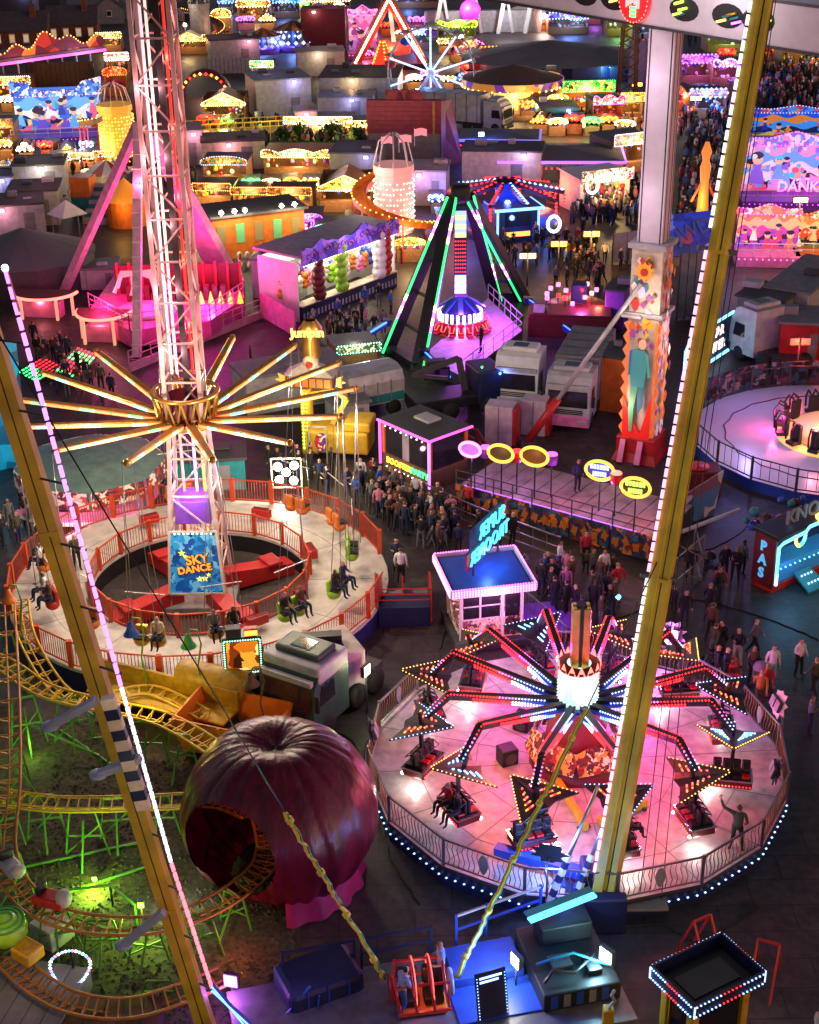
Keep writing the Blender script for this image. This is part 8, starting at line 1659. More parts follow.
# stalls along the crowded aisle
stall('green lit burger stall with bright white sign and yellow lamps', 562, 612, 118, 80, 4, R(4), ('20c040', 'd0f060', '108828', 'f0ff80'), 1.4, 'e_green', 'darkgrey', (WL, 600), 'orange'); stall('red and pink neon starburst sign stall', 592, 622, 128, 94, 3, R(8), ('e02850', 'ff80a0', '801030', 'ffd0e0'), 1.3, 'e_pink', light=(RL, 300), shape='scallop'); stall('gold lantern stall beside the grey lattice tower', 620, 642, 122, 92, 3, 0, GOLD, 1.0, 'e_gold', light=(WL, 260), shape='cone', roof='cream')
stall('long game stall with white slanted light edge and toys beside the pylon', 610, 654, 172, 132, 4, R(24), ('f0e080', '60a030', 'f0a0b0', '8050a0'), .9, 'e_white', 'tent', (WL, 500)); stall('white snack stall with pink lettered tilted boards over the dense crowd', 578, 630, 212, 168, 3.5, R(22), ('f0d0d8', 'e8b0c0', 'fff0f0', 'c05070'), .8, None, 'white', (WL, 620), 'cream')
panel_fence('grey sloped back board in the crowd at the pylon side', 612, 640, 262, 232, R(25), 2, 'grey')
t = thing('lattice_tower', 'slim grey brown lattice tower behind the green lit burger stall', 'tower', G(626, 108)); m = MB(); h = HT(G(626, 108), 22); 
for sx in (-1, 1):
    for sy in (-1, 1): m.bar((sx, sy, 0), (sx*.7, sy*.7, h), .22, 'brown')
for k in range(9): z0, z1 = h*k/9, h*(k+1)/9; m.bar((-.95, -1, z0), (.9, -1, z1), .12, 'brown'); m.bar((.95, -1, z0), (-.9, -1, z1), .12, 'brown'); m.bar((.95, -.95, z0), (.95, .95, z1), .12, 'brown')
m.build('truss', t)
for k, (x0, x1, yb, yt, c, em, lb, lg) in enumerate([(548, 588, 34, 12, ('6080ff', 'c040f0', 'e0e0ff', '3030c0'), 'e_ltblue', 'blue violet neon arcade front before the green roof sign', BL), (606, 632, 36, 12, ('30c060', 'e060a0', 'a0f0c0', '6040c0'), 'e_green', 'green crested arcade front under the swinging beam', GL), (632, 662, 40, 18, ('4060ff', 'f04080', 'a0c0ff', '5020b0'), 'e_blue', 'blue and pink arcade front hidden partly by the pylon', BL), (680, 714, 84, 54, VIO, 'e_purple', 'violet lamp studded ride front past the pylon', VL), (712, 742, 86, 58, ('8050ff', 'd0a0ff', '4020a0', 'f0e0ff'), 'e_violet', 'pale violet glaring ride front by the yellow mast', VL), (706, 748, 52, 28, ('60e020', 'c0ff60', '208010', 'f0ffc0'), 'e_lime', 'lime green backlit sign board stall behind the swinging beam', GL), (780, 835, 72, 36, ('f0c040', '906018', 'ffe8a0', '603808'), 'e_warm', 'brown and gold lit pavilion at the picture edge beyond the crowd', WL), (752, 782, 60, 34, ('e06060', 'f0b0a0', '902030', 'f0e0d0'), 'e_salmon', 'salmon board stall between the gold pavilion and the mast', RL), (664, 690, 110, 86, ('f03020', 'f08060', '801010', 'ffd0c0'), 'e_red', 'red striped stall with white lamps at the pylon side', RL), (688, 724, 118, 88, ('4080f0', 'f0a070', 'e04040', 'a0d0ff'), 'e_ltblue', 'blue posted game front with red lit picture near the mast', BL)]): stall(lb, x0, x1, yb, yt, 4, 0, c, 1.1, em, light=(lg, 420), shape=('flat', 'scallop', 'arch')[k % 3], edge_r=.13)
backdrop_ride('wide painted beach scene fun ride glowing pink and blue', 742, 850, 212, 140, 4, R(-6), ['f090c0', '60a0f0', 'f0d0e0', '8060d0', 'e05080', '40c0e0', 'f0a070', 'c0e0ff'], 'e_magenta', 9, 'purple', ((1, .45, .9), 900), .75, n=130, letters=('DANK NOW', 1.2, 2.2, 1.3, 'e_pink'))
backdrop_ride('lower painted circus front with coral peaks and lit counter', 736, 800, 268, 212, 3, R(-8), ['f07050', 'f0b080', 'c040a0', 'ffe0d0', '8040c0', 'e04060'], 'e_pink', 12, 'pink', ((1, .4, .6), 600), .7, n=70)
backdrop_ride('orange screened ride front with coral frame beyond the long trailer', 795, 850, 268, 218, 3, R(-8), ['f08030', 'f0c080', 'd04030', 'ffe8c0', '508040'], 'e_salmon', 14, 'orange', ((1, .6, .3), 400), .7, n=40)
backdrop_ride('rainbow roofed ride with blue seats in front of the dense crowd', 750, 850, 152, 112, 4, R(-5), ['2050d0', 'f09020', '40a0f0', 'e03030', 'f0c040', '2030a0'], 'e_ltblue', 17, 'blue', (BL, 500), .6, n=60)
t = thing('painted_ramp', 'blue tilted panel with pale scrawled letters JWD beside the mast', 'ramp', G(700, 262), R(18)); m = MB(); M = Matrix.Rotation(R(-35), 4, 'X'); m.T = M; m.bbox(-2.9, 2.9, 0, .15, .6, 3.8, sign('rampsign', ['101c60', '2038a0', '0c1440', '6070c0', '182880', '802838'], .35, 1.1), .03); m.build('panel', t); m = MB(); m.text('JWD', 1.5, M @ Matrix.Translation((0, -.06, 2.4)) @ FACE @ Matrix.Rotation(R(14), 4, 'Z'), emi('e_jwd', (.05, .06, .15), .1), .03, .03); m.build('lettering', t); m = MB()
for x in (-2.5, 2.5): m.bar((x, 1, 0), (x, 1.2, 2.5), .2, 'darkgrey')
m.each('post', t); lamp((0, -2.5, 3), (.3, .4, 1), 240, .3, t)
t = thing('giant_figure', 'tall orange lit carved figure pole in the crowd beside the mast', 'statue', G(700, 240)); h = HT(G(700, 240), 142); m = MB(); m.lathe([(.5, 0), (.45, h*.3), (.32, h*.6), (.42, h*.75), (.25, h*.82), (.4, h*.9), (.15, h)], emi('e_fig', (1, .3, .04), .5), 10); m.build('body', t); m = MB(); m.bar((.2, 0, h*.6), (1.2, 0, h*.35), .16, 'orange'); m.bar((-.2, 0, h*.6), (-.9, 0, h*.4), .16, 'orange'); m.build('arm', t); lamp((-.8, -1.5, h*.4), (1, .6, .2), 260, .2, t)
for k, (x, y, yt, em, col, w, lb) in enumerate([(590, 268, 236, 'e_or', (1, .45, .08), 420, 'orange glowing double street lamp in the crowd, the bigger one'), (558, 272, 246, 'e_or', (1, .5, .12), 220, 'small orange double street lamp near the violet platform'), (527, 286, 258, 'e_or2', (1, .6, .25), 130, 'pale double street lamp behind the green pendulum leg'), (694, 122, 100, 'e_or2', (1, .8, .5), 300, 'pale double street lamp at the pylon side near the red stall'), (798, 222, 202, 'e_or2', (1, .8, .45), 300, 'warm street lamp in front of the painted beach scene'), (636, 104, 86, 'e_or', (1, .5, .15), 200, 'orange street lamp by the scaffold panels')]): emi('e_or', (1, .4, .06), 3.2); emi('e_or2', (1, .62, .25), 2.6); lamppost(lb, x, y, yt, em, col, w)
def kids_ride():
    t = thing('kiddie_ride', 'small red ride with violet lamp boxes between the pendulum and the pylon', 'fairground ride', G(582, 325), R(-10)); m = MB(); m.bbox(-3.2, 2.2, -1.2, 2.2, 0, .9, 'darkred', .06); m.build('deck', t); m = MB(); m.lathe([(1.9, .9), (1.9, 1.2), (.4, 1.4)], 'red', 14, (-.4, .6, 0)); m.bbox(-.8, .2, .2, 1.2, 1.3, 2.6, 'navy', .1); m.build('carousel', t); m = MB(); rr = random.Random(6)
    for k in range(16): x, y, z = rr.uniform(-2.4, 1.6), rr.uniform(-.9, 1.6), rr.uniform(1.2, 2.6); m.bar((x, y, .9), (x, y, z), .04, 'black'); m.bbox(x-.13, x+.13, y-.08, y+.08, z, z+.26, rr.choice(('e_violet', 'e_red', 'e_pink', 'orange', 'red')), .04)
    m.each('lamp_box', t); lamp((0, -1.5, 2), (.8, .2, .8), 200, .2, t); lamp((1, -.6, 1.6), (1, .2, .1), 100, .2, t)
kids_ride(); container('long dark red low transport box behind the lorry pair', 528, 610, 338, 318, 2.4, R(-8), 'darkred', 'darkred', 'transport_box', 'box', False, False); container('dark violet lit tall wall box beside the flame painted pylon', 604, 622, 330, 292, 2.4, R(-20), 'purple', 'darkgrey', 'transport_box', 'box', False)
t = thing('side_banner', 'tall blue patterned banner wall behind the leaning mast at the picture edge', 'banner', G(2, 470), R(30)); m = MB(); m.plate([(-3.5, 0), (1.4, 0), (1.6, 6.5), (-3.5, 7.5)], .2, sign('bluebanner', ['04688a', '0a88b0', '033a5a', '065070', '0898c0'], .35, .9, 4)); m.build('banner', t); m = MB(); m.bar((-.5, .3, 0), (-.5, .3, 6.5), .15, 'darkgrey'); m.each('post', t); lamp((-1, -1.5, 3), (.2, .7, 1), 120, .3, t)
container('dark blue storage wall with pale end behind the star swing railing', 164, 246, 492, 462, 2, R(6), 'teal', 'darkgrey', 'storage_wall', 'container')
# white flooded work lamps dotted over the yard roofs
for k, (x, y, yt, col, lb) in enumerate([(262, 112, 98, (1, .95, .8), 'bright white lamp over the path behind the golden pavilion'), (272, 116, 102, (1, .95, .8), 'bright white lamp closer to the pale flat roofed building'), (4, 142, 124, (1, .8, .5), 'warm lamp at the picture edge by the timber stall'), (418, 104, 92, (1, .8, .8), 'white lamp by the ferris wheel foot'), (790, 320, 300, (1, .95, .8), 'white glaring lamp above the long pale trailer'), (186, 40, 26, (1, .8, .4), 'gold lamp over the gable snack hut'), (650, 8, -6, (1, .9, .8), 'pale lamp at the top edge over the arcade fronts')]): lamppost(lb, x, y, yt, 'e_flood', col, 260, 1)

# the packed rows of small lit stalls along the far aisles
PAL = {'gold': (GOLD, 'e_warm', WL), 'red': (RED, 'e_red', RL), 'blue': (BLU, 'e_ltblue', BL), 'violet': (VIO, 'e_purple', VL), 'green': (GRN, 'e_green', GL), 'pink': (PNK, 'e_pink', PL), 'orange': (('f08020', '903008', 'ffc060', '601808'), 'e_orange', WL), 'white': (('f8f0e8', 'c0a080', 'ffffff', 'e08060'), 'e_white', WL)}
r7 = random.Random(17)
for where, cols, spots in [
  ('beyond the carousels and the dark red block', ['blue', 'white', 'violet', 'gold', 'green'], [(226+19*i, 14-2*(i % 2)) for i in range(7)] + [(246+22*i, 30) for i in range(2)]),
  ('in the bright row behind the ferris wheel', ['pink', 'red', 'white', 'violet', 'gold', 'blue'], [(372+15*i, 32+4*(i % 3)) for i in range(4)] + [(446+14*i, 54+5*(i % 2)) for i in range(3)] + [(398+16*i, 88+3*(i % 2)) for i in range(5)] + [(366, 64), (470, 80), (486, 90)]),
  ('along the top row by the white marquee', ['white', 'blue', 'violet', 'red'], [(492+17*i, 28+3*(i % 2)) for i in range(6)] + [(594, 24), (648, 54), (662, 62)]),
  ('in the golden aisle below the saloon hut', ['gold', 'orange', 'gold', 'red', 'green'], [(200+24*i, 236+3*(i % 2)) for i in range(4)] + [(252+20*i, 196+2*(i % 2)) for i in range(4)] + [(206+22*i, 132) for i in range(2)]),
  ('in the strip under the picture wall ride', ['gold', 'white', 'red', 'orange', 'blue'], [(6+21*i, 160+3*(i % 2)) for i in range(5)] + [(36, 108), (8, 112)]),
  ('in the lantern row by the green burger stall', ['orange', 'gold', 'red', 'green'], [(540+17*i, 134+2*(i % 2)) for i in range(6)]),
  ('beside the red umbrella-armed ride', ['red', 'blue', 'violet'], [(552+18*i, 204) for i in range(2)] + [(462, 214), (446, 232), (436, 214)]),
  ('in the row of fronts by the far dense crowd', ['violet', 'pink', 'blue', 'red'], [(674+15*i, 102+3*(i % 2)) for i in range(3)] + [(726, 66), (740, 96), (764, 32), (786, 30)])]:
    for i, (x, y) in enumerate(spots):
        c = cols[i % len(cols)]; f, e, l = PAL[c]; w = r7.uniform(11, 17); hh = r7.uniform(15, 21)*(.75+y/500)
        stall('small %s lit stall %s' % (c, where), x-w/2, x+w/2, y, y-hh, 2.5, r7.uniform(-.25, .25), f, r7.uniform(.8, 1.3), e, light=(l, 240), shape=r7.choice(('flat', 'arch', 'gable', 'scallop', 'cone')), goods=False, group='small %s stalls %s' % (c, where), roof=r7.choice(('darkgrey', 'brown', 'tent', 'darkred')), edge_r=.12)
# ================================================================== people
def body_mesh(name, J, rad, bones, hands=True):
    """one continuous skin grown over a posed skeleton; faces take their cloth by the nearest bone"""
    keys = list(J); me = bpy.data.meshes.new(name); ix = {k: i for i, k in enumerate(keys)}
    me.from_pydata([J[k] for k in keys], [(ix[a], ix[b]) for a, b, _ in bones], []); o = bpy.data.objects.new(name, me); COL.objects.link(o)
    md = o.modifiers.new('skin', 'SKIN'); md.use_smooth_shade = True; sv = me.skin_vertices[0].data
    for k in keys: r = rad[k]; sv[ix[k]].radius = (r, r) if not isinstance(r, tuple) else r; sv[ix[k]].use_root = (k == 'pelvis')
    s = o.modifiers.new('sub', 'SUBSURF'); s.levels = s.render_levels = 1
    dg = bpy.context.evaluated_depsgraph_get(); dg.update(); src = bpy.data.meshes.new_from_object(o.evaluated_get(dg)); bpy.data.objects.remove(o)
    mb = MB(); mats = ['p_skin', 'p_top', 'p_legs', 'p_shoe', 'p_hair']
    for n in mats: mb.mi(n)
    vs = [v.co.copy() for v in src.vertices]; segs = [(Vector(J[a]), Vector(J[b]), m) for a, b, m in bones]
    def near(c):
        best = (9, 1)
        for a, b, m in segs:
            d = b-a; f = max(0, min(1, (c-a).dot(d)/max(1e-6, d.length_squared))); q = (c-(a+d*f)).length
            if q < best[0]: best = (q, m)
        return best[1]
    hc = Vector(J['head']); fw = Vector(J['nose'])-hc if 'nose' in J else Vector((0, -1, 0)); fw.normalize()
    for p in src.polygons:
        c = sum((vs[i] for i in p.vertices), Vector())/len(p.vertices); m = near(c); u = c-hc
        if m == 0 and u.length < .19 and (u.z > .075 or (u.dot(fw) < -.01 and u.z > -.07)): m = 4
        mb.add([vs[i] for i in p.vertices], [tuple(range(len(p.vertices)))], mats[m], True)
    # face, ears, hands with five bent fingers
    sd = fw.cross(Vector((0, 0, 1))).normalized()
    mb.ball(hc+fw*.1+Vector((0, 0, -.01)), .022, 'p_skin', 5)
    for s_ in (-1, 1): mb.ball(hc+sd*s_*.088+Vector((0, 0, -.005)), .026, 'p_skin', 5, (.6, .8, 1.2)); mb.ball(hc+fw*.088+sd*s_*.034+Vector((0, 0, .015)), .011, 'p_shoe', 5)
    mb.bar(hc+fw*.088+sd*.03+Vector((0, 0, -.05)), hc+fw*.088-sd*.03+Vector((0, 0, -.05)), .012, mat('p_lip', (.35, .1, .09)))
    for s_ in ('L', 'R'):
        w, h = Vector(J['wr'+s_]), Vector(J['ha'+s_]); d = (h-w).normalized(); x = d.cross(fw); x = x.normalized() if x.length > .1 else sd; n_ = x.cross(d).normalized()
        for k, L in enumerate((.065, .078, .072, .056)): p = h+d*.02+x*(.03-.02*k); mb.tube([p, p+d*L*.55, p+d*L*.9+n_*.03], .0095, 'p_skin', 4, .007)
        mb.tube([h-d*.03+x*.035, h+d*.01+x*.062, h+d*.045+x*.06], .011, 'p_skin', 4, .008)
    # weld the loose quads into one surface
    m2 = bpy.data.meshes.new(name); m2.from_pydata(mb.v, [], mb.f)
    for n in mb.names: m2.materials.append(MATS[n])
    m2.polygons.foreach_set('material_index', mb.m); m2.polygons.foreach_set('use_smooth', [True]*len(mb.f)); bm = bmesh.new(); bm.from_mesh(m2); bmesh.ops.remove_doubles(bm, verts=bm.verts[:], dist=.0004); bm.to_mesh(m2); bm.free(); return m2
mat('p_skin', (.5, .27, .18), .5, 0, .1); mat('p_top', (.03, .03, .035), .8); mat('p_legs', (.02, .022, .03), .8); mat('p_shoe', (.02, .02, .02), .6); mat('p_hair', (.025, .015, .01), .6)
BN = [('pelvis','chest',1),('chest','neck',1),('neck','head',0),('head','crown',0)]
for s_ in 'LR': BN += [('chest','sh'+s_,1),('sh'+s_,'el'+s_,1),('el'+s_,'wr'+s_,1),('wr'+s_,'ha'+s_,0),('pelvis','hip'+s_,2),('hip'+s_,'kn'+s_,2),('kn'+s_,'an'+s_,2),('an'+s_,'to'+s_,3)]
RD = dict(pelvis=(.155,.12), chest=(.175,.125), neck=.058, head=(.088,.1), crown=(.06,.07), shL=.072, shR=.072, elL=.05, elR=.05, wrL=.034, wrR=.034, haL=(.036,.02), haR=(.036,.02), hipL=.098, hipR=.098, knL=.065, knR=.065, anL=.045, anR=.045, toL=.035, toR=.035)
def pose(**k):
    J = dict(pelvis=(0,0,.95), chest=(0,0,1.3), neck=(0,-.01,1.5), head=(0,-.03,1.62), crown=(0,-.02,1.71), shL=(-.19,0,1.42), shR=(.19,0,1.42), elL=(-.25,.03,1.14), elR=(.25,.03,1.14), wrL=(-.26,-.06,.9), wrR=(.26,-.06,.9), haL=(-.26,-.08,.83), haR=(.26,-.08,.83),
             hipL=(-.1,0,.9), hipR=(.1,0,.9), knL=(-.11,-.03,.5), knR=(.11,-.03,.5), anL=(-.12,.02,.08), anR=(.12,.02,.08), toL=(-.13,-.15,.035), toR=(.13,-.15,.035))
    J.update(k); return J
POSES = {
 'standing': pose(),
 'walking': pose(knL=(-.1,-.2,.52), anL=(-.1,-.24,.1), toL=(-.1,-.4,.07), knR=(.1,.1,.5), anR=(.1,.36,.12), toR=(.1,.24,.035), elL=(-.25,.12,1.15), wrL=(-.25,.2,.93), haL=(-.25,.22,.86), elR=(.25,-.06,1.15), wrR=(.24,-.24,.98), haR=(.23,-.3,.94)),
 'chatting': pose(elL=(-.27,0,1.15), wrL=(-.12,-.22,1.2), haL=(-.06,-.28,1.24), elR=(.27,0,1.15), wrR=(.16,-.24,1.05), haR=(.1,-.3,1.06), hipL=(-.1,0,.9), anR=(.2,.0,.08), toR=(.26,-.15,.035), knR=(.15,-.03,.5)),
 'pointing': pose(elR=(.46,-.05,1.5), wrR=(.56,-.06,1.75), haR=(.57,-.06,1.83), elL=(-.28,.05,1.16), wrL=(-.2,-.12,.98), haL=(-.17,-.18,.94), anL=(-.2,.02,.08), toL=(-.24,-.14,.035), knL=(-.16,-.02,.5), anR=(.18,.04,.08), toR=(.22,-.12,.035)),
 'pushing': pose(chest=(0,-.06,1.28), neck=(0,-.12,1.47), head=(0,-.16,1.58), crown=(0,-.16,1.67), shL=(-.19,-.07,1.4), shR=(.19,-.07,1.4), elL=(-.24,-.15,1.13), elR=(.24,-.15,1.13), wrL=(-.2,-.4,1.05), wrR=(.2,-.4,1.05), haL=(-.2,-.47,1.05), haR=(.2,-.47,1.05), knR=(.1,-.12,.52), anR=(.1,-.1,.1), toR=(.1,-.26,.05), anL=(-.11,.2,.1), toL=(-.11,.06,.035)),
 'seated': pose(pelvis=(0,0,.12), chest=(0,.03,.48), neck=(0,.02,.68), head=(0,0,.8), crown=(0,.01,.89), shL=(-.19,.03,.6), shR=(.19,.03,.6), elL=(-.25,-.05,.36), elR=(.25,-.05,.36), wrL=(-.18,-.26,.3), wrR=(.18,-.26,.3), haL=(-.14,-.32,.33), haR=(.14,-.32,.33), hipL=(-.1,-.05,.1), hipR=(.1,-.05,.1), knL=(-.12,-.46,.12), knR=(.12,-.46,.12), anL=(-.12,-.5,-.28), anR=(.12,-.5,-.28), toL=(-.12,-.64,-.33), toR=(.12,-.64,-.33)),
}
PM = {k: body_mesh('person_'+k, J, RD, BN) for k, J in POSES.items()}
CL = {'black': (.012,.012,.014), 'navy': (.015,.022,.06), 'grey': (.12,.12,.13), 'brown': (.1,.05,.03), 'red': (.4,.02,.03), 'white': (.7,.68,.66), 'blue': (.03,.1,.4), 'olive': (.06,.06,.03), 'pink': (.5,.16,.25), 'orange': (.5,.14,.03), 'pale blue': (.3,.42,.6), 'cream': (.5,.42,.32)}
for k, c in CL.items(): mat('cl_'+k, c, .8, 0, .2, 5)
HR = [mat('hair_dark', (.02,.012,.01), .6), mat('hair_brown', (.08,.04,.02), .6), mat('hair_fair', (.3,.2,.09), .6)]; SK = [mat('skin_fair', (.55,.32,.23), .5, 0, .1), mat('skin_tan', (.35,.18,.1), .5, 0, .1), mat('skin_dark', (.12,.06,.035), .5, 0, .1)]
prs = random.Random(11); COUNT = [0]
def person(label, loc, yaw, po='standing', top='black', legs='navy', h=1.0, group=None, hair=None):
    o = bpy.data.objects.new('person', PM[po]); COL.objects.link(o); o.location = loc; o.rotation_euler = (0, 0, yaw); o.scale = (h, h, h)
    for sl_, m in zip(o.material_slots, (prs.choice(SK[:2] if prs.random() < .85 else SK), 'cl_'+top, 'cl_'+legs, 'p_shoe', hair or prs.choice(HR))): sl_.link = 'OBJECT'; sl_.material = MATS[m]
    COUNT[0] += 1; return tag(o, label, 'person', group)
# those one can single out
person('man in grey jacket raising one arm on the pink ride floor', G(735, 851, SZ+.001), R(160), 'pointing', 'olive', 'black', 1.02)
person('attendant in pale blue denim bending beside the red capsule', G(402, 1016, .756), R(120), 'pushing', 'pale blue', 'blue', 1.0)
person('attendant in pale top on the far side of the red capsule', G(441, 990, .81), R(-80), 'chatting', 'pale blue', 'black', 1.0)
for (x, y, po, top, legs, yaw, h, lb) in [
 (770, 686, 'standing', 'white', 'pale blue', 10, 1.05, 'man in white T-shirt and pale jeans standing by the railing'), (797, 677, 'chatting', 'white', 'black', 30, 1.0, 'person in white top carrying a box near the picture edge'),
 (758, 710, 'walking', 'orange', 'brown', 160, 1.0, 'person in orange jacket walking just outside the railing'), (764, 703, 'walking', 'red', 'black', 170, 1.0, 'person in red jacket walking beside the orange jacket'),
 (736, 666, 'chatting', 'black', 'cream', -30, 1.0, 'woman in black jacket and cream trousers looking at a phone'), (722, 657, 'pushing', 'black', 'black', -60, 1.0, 'person in black pushing a dark pushchair'),
 (753, 657, 'walking', 'grey', 'black', 60, 1.0, 'person in grey jacket striding behind the white T-shirt man'), (710, 640, 'walking', 'brown', 'black', 150, 1.0, 'person in brown jacket walking towards the violet floodlight'),
 (708, 620, 'walking', 'black', 'black', 160, 1.0, 'person in black walking behind the brown jacket'), (717, 604, 'standing', 'black', 'navy', 40, 1.02, 'tall person in black standing alone on the asphalt'), (684, 627, 'standing', 'black', 'navy', 0, 1.0, 'person in black standing above the violet floodlight'),
 (751, 683, 'standing', 'brown', 'black', 20, .95, 'person in brown beside the grey pushchair'), (715, 684, 'standing', 'black', 'black', 90, 1.0, 'first dark clad watcher leaning at the railing beside the red pushchair'), (724, 686, 'chatting', 'navy', 'black', 60, 1.0, 'watcher in navy at the railing touching the red pushchair'),
 (813, 697, 'walking', 'olive', 'black', 200, 1.0, 'person in olive walking by the picture edge'), (723, 580, 'standing', 'black', 'black', 20, 1.02, 'broad person in black at the red end panel of the neon stall'), (734, 582, 'chatting', 'black', 'black', -30, 1.0, 'person in black facing the red end panel of the neon stall'), (741, 575, 'standing', 'grey', 'black', 120, 1.0, 'person in grey touching the red end panel of the neon stall'), (718, 600, 'walking', 'red', 'black', 180, .95, 'person in dark red bending near the neon stall group'), (689, 580, 'standing', 'black', 'black', 0, 1.0, 'person in black by the grey lattice stand'),
 (512, 546, 'standing', 'black', 'black', 40, 1.0, 'person in black at the queue rail end'), (468, 516, 'standing', 'red', 'black', 150, 1.0, 'person in dark red coat with back to the neon booth sign'), (524, 578, 'standing', 'pale blue', 'pale blue', 30, .72, 'small child in pale blue beside the dark group'), (585, 566, 'standing', 'red', 'black', 20, 1.0, 'person in red jacket among dark clothes near the stage front'), (559, 576, 'chatting', 'white', 'blue', 70, 1.0, 'person in white shirt in the group near the stage front'), (565, 600, 'standing', 'pink', 'grey', 0, .95, 'person in pink near the arm ride railing'),
 (814, 1058, 'standing', 'cream', 'black', 90, 1.0, 'person partly cut by the bottom edge beyond the yellow kiosk')]:
    person(lb, G(x, y, .004), R(yaw), po, top, legs, h)
person('person in white top at the head of the red-sided stairs', G(401, 584, .72), R(170), 'standing', 'white', 'black', 1.0); person('person in dark blue beside the white top on the red-sided stairs', G(397, 574, .65), R(-20), 'chatting', 'navy', 'black', 1.0)
person('man in navy standing on the violet stage by the neon signs', G(577, 492, 1.04), R(30), 'standing', 'navy', 'black', 1.0); person('attendant in black on the violet platform by the seat ring', G(481, 352, .96), R(-100), 'chatting', 'black', 'black', 1.0); person('attendant in white on the pit railing behind the leaning mast', G(78, 570, SZ+.1), R(30), 'standing', 'olive', 'black', 1.0)
# crowds between the rides
def crowd(zone, poly, n, where, tops, poses=('standing', 'walking', 'chatting', 'standing'), z=.004, sep=.42, fixed=None):
    pts = []; xs = [p[0] for p in poly]; ys = [p[1] for p in poly]; tries = 0
    def inside(x, y):
        c = False
        for (x0, y0), (x1, y1) in zip(poly, poly[1:]+poly[:1]):
            if (y0 > y) != (y1 > y) and x < (x1-x0)*(y-y0)/(y1-y0)+x0: c = not c
        return c
    while len(pts) < n and tries < 9000:
        tries += 1
        if pts and prs.random() < .62:
            b = prs.choice(pts); q = b + Vector((prs.gauss(0, .8), prs.gauss(0, .8), 0)); x, y, _ = proj(q)
        else: x, y = prs.uniform(min(xs), max(xs)), prs.uniform(min(ys), max(ys)); q = G(x, y, z)
        if not inside(x, y) or any((q-p).length < sep for p in pts): continue
        pts.append(q); po = prs.choice(poses); top = prs.choice(tops); lb = '%s person in %s %s' % (po, top, where)
        person(lb, q, prs.uniform(0, 6.28), po, top, prs.choice(('black', 'navy', 'black', 'black', 'navy', 'grey')), prs.uniform(.92, 1.05) if prs.random() > .1 else .7, '%s people in %s %s' % (po, top, zone))
DK = ['black', 'black', 'black', 'navy', 'navy', 'grey', 'brown', 'olive']; MX = DK*2 + ['red', 'white', 'blue', 'pink', 'brown']
crowd('by the pink edged kiosk', [(345, 498), (372, 482), (385, 494), (440, 512), (462, 540), (440, 562), (405, 540), (372, 520)], 56, 'in the queue below the pink edged kiosk', MX)
crowd('by the booth', [(440, 545), (520, 540), (560, 575), (560, 618), (530, 600), (500, 565), (445, 560)], 12, 'on the asphalt behind the small ticket booth', DK)
crowd('by the stage front', [(530, 548), (560, 565), (628, 575), (636, 612), (600, 640), (560, 620), (530, 585)], 20, 'between the stage front and the arm ride', MX)
crowd('by the mast', [(640, 600), (690, 590), (700, 640), (650, 640)], 3, 'behind the tall yellow mast above the arm ride', DK)
crowd('by the arm floor light', [(690, 640), (712, 652), (819, 700), (819, 760), (790, 740), (735, 690)], 2, 'outside the arm ride railing', DK)
crowd('by the light grids', [(35, 340), (70, 352), (110, 392), (120, 412), (70, 408), (30, 385)], 22, 'around the lit floor grids beside the pink ride', DK, sep=.5)
crowd('below the prize stall', [(270, 345), (305, 332), (385, 300), (395, 318), (380, 340), (330, 352), (240, 372), (215, 380)], 26, 'on the path in front of the prize stall', DK+['pink', 'blue'], sep=.6)
crowd('round the pendulum lamps', [(535, 240), (610, 222), (632, 236), (640, 268), (600, 292), (545, 292), (528, 268)], 52, 'in the crowd under the orange street lamps', MX)
crowd('by the blue booth', [(480, 246), (545, 246), (540, 275), (505, 285), (475, 262)], 16, 'in the crowd below the blue neon booth', DK+['blue', 'pale blue'])
crowd('at the left railing', [(0, 505), (45, 505), (30, 545), (0, 560)], 8, 'waiting at the star swing gate behind the leaning mast', DK)
crowd('by the kiosk trucks', [(150, 480), (260, 470), (330, 470), (345, 500), (300, 498), (200, 490)], 12, 'behind the far railing of the star swing', DK)
# riders
def rider(k, s, lb, top, h=.95):
    a = R(25.7*k-100); zb = SDZ+.75+(.25 if k % 3 else 0); M = Matrix.Translation(SD) @ Matrix.Rotation(a, 4, 'Z') @ Matrix.Translation((6.4, 0, zb)); p = M @ Vector((.02, s*.38, .4)); person(lb, p, a+R(90), 'seated', top, 'navy', h)
GC = ['front orange', 'near orange', 'lime green apple', 'upper lime green apple', 'red', 'far orange']
for k, s, top, lb in [(1, -1, 'grey', 'rider in grey on the near green seat of the star swing'), (1, 1, 'black', 'rider in black on the near green seat of the star swing'), (2, -1, 'black', 'rider in black on the middle green apple seat'), (2, 1, 'brown', 'smaller rider in brown on the middle green apple seat'), (3, -1, 'black', 'rider in black on the upper green apple seat'), (3, 1, 'navy', 'rider in navy on the upper green apple seat'), (0, 1, 'cream', 'rider in cream on the orange seat in front of the board'), (12, -1, 'white', 'rider in white on the red seat near the blue bell'), (12, 1, 'brown', 'rider in brown on the red seat near the blue bell'), (11, 1, 'white', 'rider in white top on the seat peeping past the leaning mast'), (11, -1, 'brown', 'rider in brown top on the seat peeping past the leaning mast'), (8, 1, 'black', 'rider in black on the far orange seat behind the tower')]: rider(k, s, lb, top)
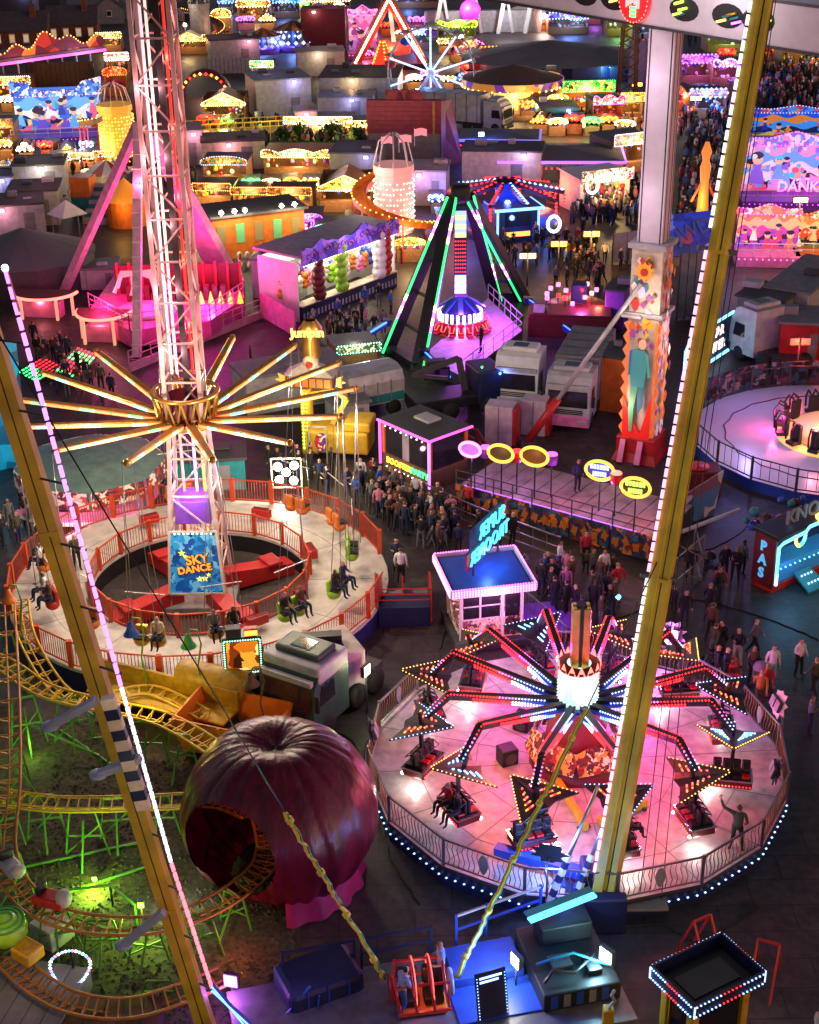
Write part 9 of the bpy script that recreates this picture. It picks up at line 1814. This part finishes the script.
for i, (M, lbl) in enumerate(zip([CARS[k] for k in (7, 7, 8, 9)], ['rider in black on the seat row facing the yellow barrier', 'rider in red on the seat row facing the yellow barrier', 'rider in dark clothes on the carriage by the mast foot', 'rider in brown on the carriage next to the mast foot'])):
    p = M @ Vector(((-.5, .2, .5, -.2)[i], .36, .47)); person(lbl, p, M.to_euler().z+R(180), 'seated', ('black', 'red', 'black', 'brown')[i], 'black', .9)
# pushchairs
def pushchair(label, px, py, yaw, m_):
    t = thing('pushchair', label, 'pushchair', G(px, py, .004), R(yaw)); m = MB(); m.bbox(-.24, .24, -.3, .3, .42, .6, m_, .08); m.bbox(-.24, .24, .15, .3, .55, 1.0, m_, .06); m.build('seat', t); m = MB(); m.lathe([(.3, 0), (.22, .2), (.02, .28)], m_, 10, (0, .12, .9)); m.build('hood', t); m = MB()
    for s in (-.22, .22): m.bar((s, -.35, .15), (s, .45, 1.05), .035, 'darkgrey'); m.bar((s, .35, .15), (s, -.2, .6), .035, 'darkgrey')
    m.bar((-.24, .45, 1.05), (.24, .45, 1.05), .04, 'black'); m.build('frame', t)
    for s in (-.25, .25):
        for y in (-.35, .35): m = MB(); m.T = Matrix.Translation((s, y, .13)) @ Matrix.Rotation(R(90), 4, 'Y'); m.lathe([(0, -.03), (.12, -.03), (.13, 0), (.12, .03), (0, .03)], 'tyre', 10); m.build('wheel', t)
pushchair('dark pushchair pushed by the person in black', 714, 662, -60, 'black'); pushchair('red pushchair parked at the railing', 733, 684, 80, 'red'); pushchair('grey pushchair in front of the white T-shirt man', 760, 690, 20, 'grey'); pushchair('black pushchair beside the neon stall group', 711, 576, 60, 'black')
# far crowds that read as one mass
def far_crowd():
    m = MB(); rr = random.Random(31); zs = [((752, 62), (835, 62), (835, 118), (748, 112), 330), ((690, 122), (735, 110), (722, 236), (672, 236), 200), ((640, 104), (690, 118), (676, 150), (640, 140), 40), ((600, 196), (648, 176), (640, 226), (566, 226), 110), ((200, 126), (290, 126), (290, 150), (190, 150), 40), ((110, 168), (200, 180), (190, 216), (120, 188), 24), ((540, 120), (640, 128), (640, 138), (545, 136), 40), ((310, 238), (372, 240), (330, 258), (300, 256), 20), ((300, 142), (372, 146), (372, 150), (300, 150), 30), ((-5, 160), (110, 180), (60, 190), (-5, 188), 30), ((640, 18), (760, 40), (700, 52), (640, 44), 40)]
    mm = ['cl_black', 'cl_navy', 'cl_grey', 'cl_brown', 'cl_black', 'cl_olive', 'cl_black', 'cl_red', 'cl_white', 'cl_pale blue', 'cl_blue', 'cl_pink']
    for a, b, c, d, n in zs:
        for k in range(n):
            u, v = rr.random(), rr.random(); x = (a[0]*(1-u)+b[0]*u)*(1-v)+(d[0]*(1-u)+c[0]*u)*v; y = (a[1]*(1-u)+b[1]*u)*(1-v)+(d[1]*(1-u)+c[1]*u)*v
            p = G(x, y); s = rr.uniform(.88, 1.05); m.T = Matrix.Translation(p) @ Matrix.Rotation(rr.uniform(0, 6), 4, 'Z') @ Matrix.Scale(s, 4); t_ = rr.choice(mm)
            m.lathe([(.12, .8), (.22, 1.0), (.21, 1.35), (.08, 1.5)], t_, 6); m.ball((0, 0, 1.62), .12, rr.choice(('skin_fair', 'hair_dark', 'hair_brown')), 5)
            for s_ in (-.09, .09): m.tube([(s_, 0, .85), (s_, rr.uniform(-.12, .12), 0)], .09, 'cl_navy', 5, .06)
    m.T = Matrix.Identity(4); tag(m.build('crowd'), 'dense far crowd of visitors filling the aisles beyond the rides', 'crowd', None, 'stuff')
far_crowd()
# cables, drain covers and patches on the ground
for k, (pts, lb) in enumerate([([(330, 730), (355, 745), (375, 800), (392, 860), (420, 905)], 'black cable trailing between the crimson dome and the arm ride'), ([(600, 930), (660, 925), (700, 940), (760, 905)], 'black cable curving across the asphalt behind the yellow kiosk'), ([(455, 500), (440, 540), (450, 600), (440, 650)], 'black cable running past the small ticket booth'), ([(660, 560), (720, 545), (760, 515)], 'black cable lying by the blue skirt of the disc ride'), ([(560, 640), (610, 620), (690, 600), (770, 620), (819, 640)], 'thin cable crossing the open asphalt')]):
    P_ = [G(x, y, .02) for x, y in pts]; S_ = [q + Vector((prs.uniform(-.05, .05), prs.uniform(-.05, .05), 0)) for q in spline(P_, 8)]; m = MB(); m.tube([q-P_[0] for q in S_], .03, 'black', 5); o = m.build('ground_cable', None, P_[0]); tag(o, lb, 'cable')
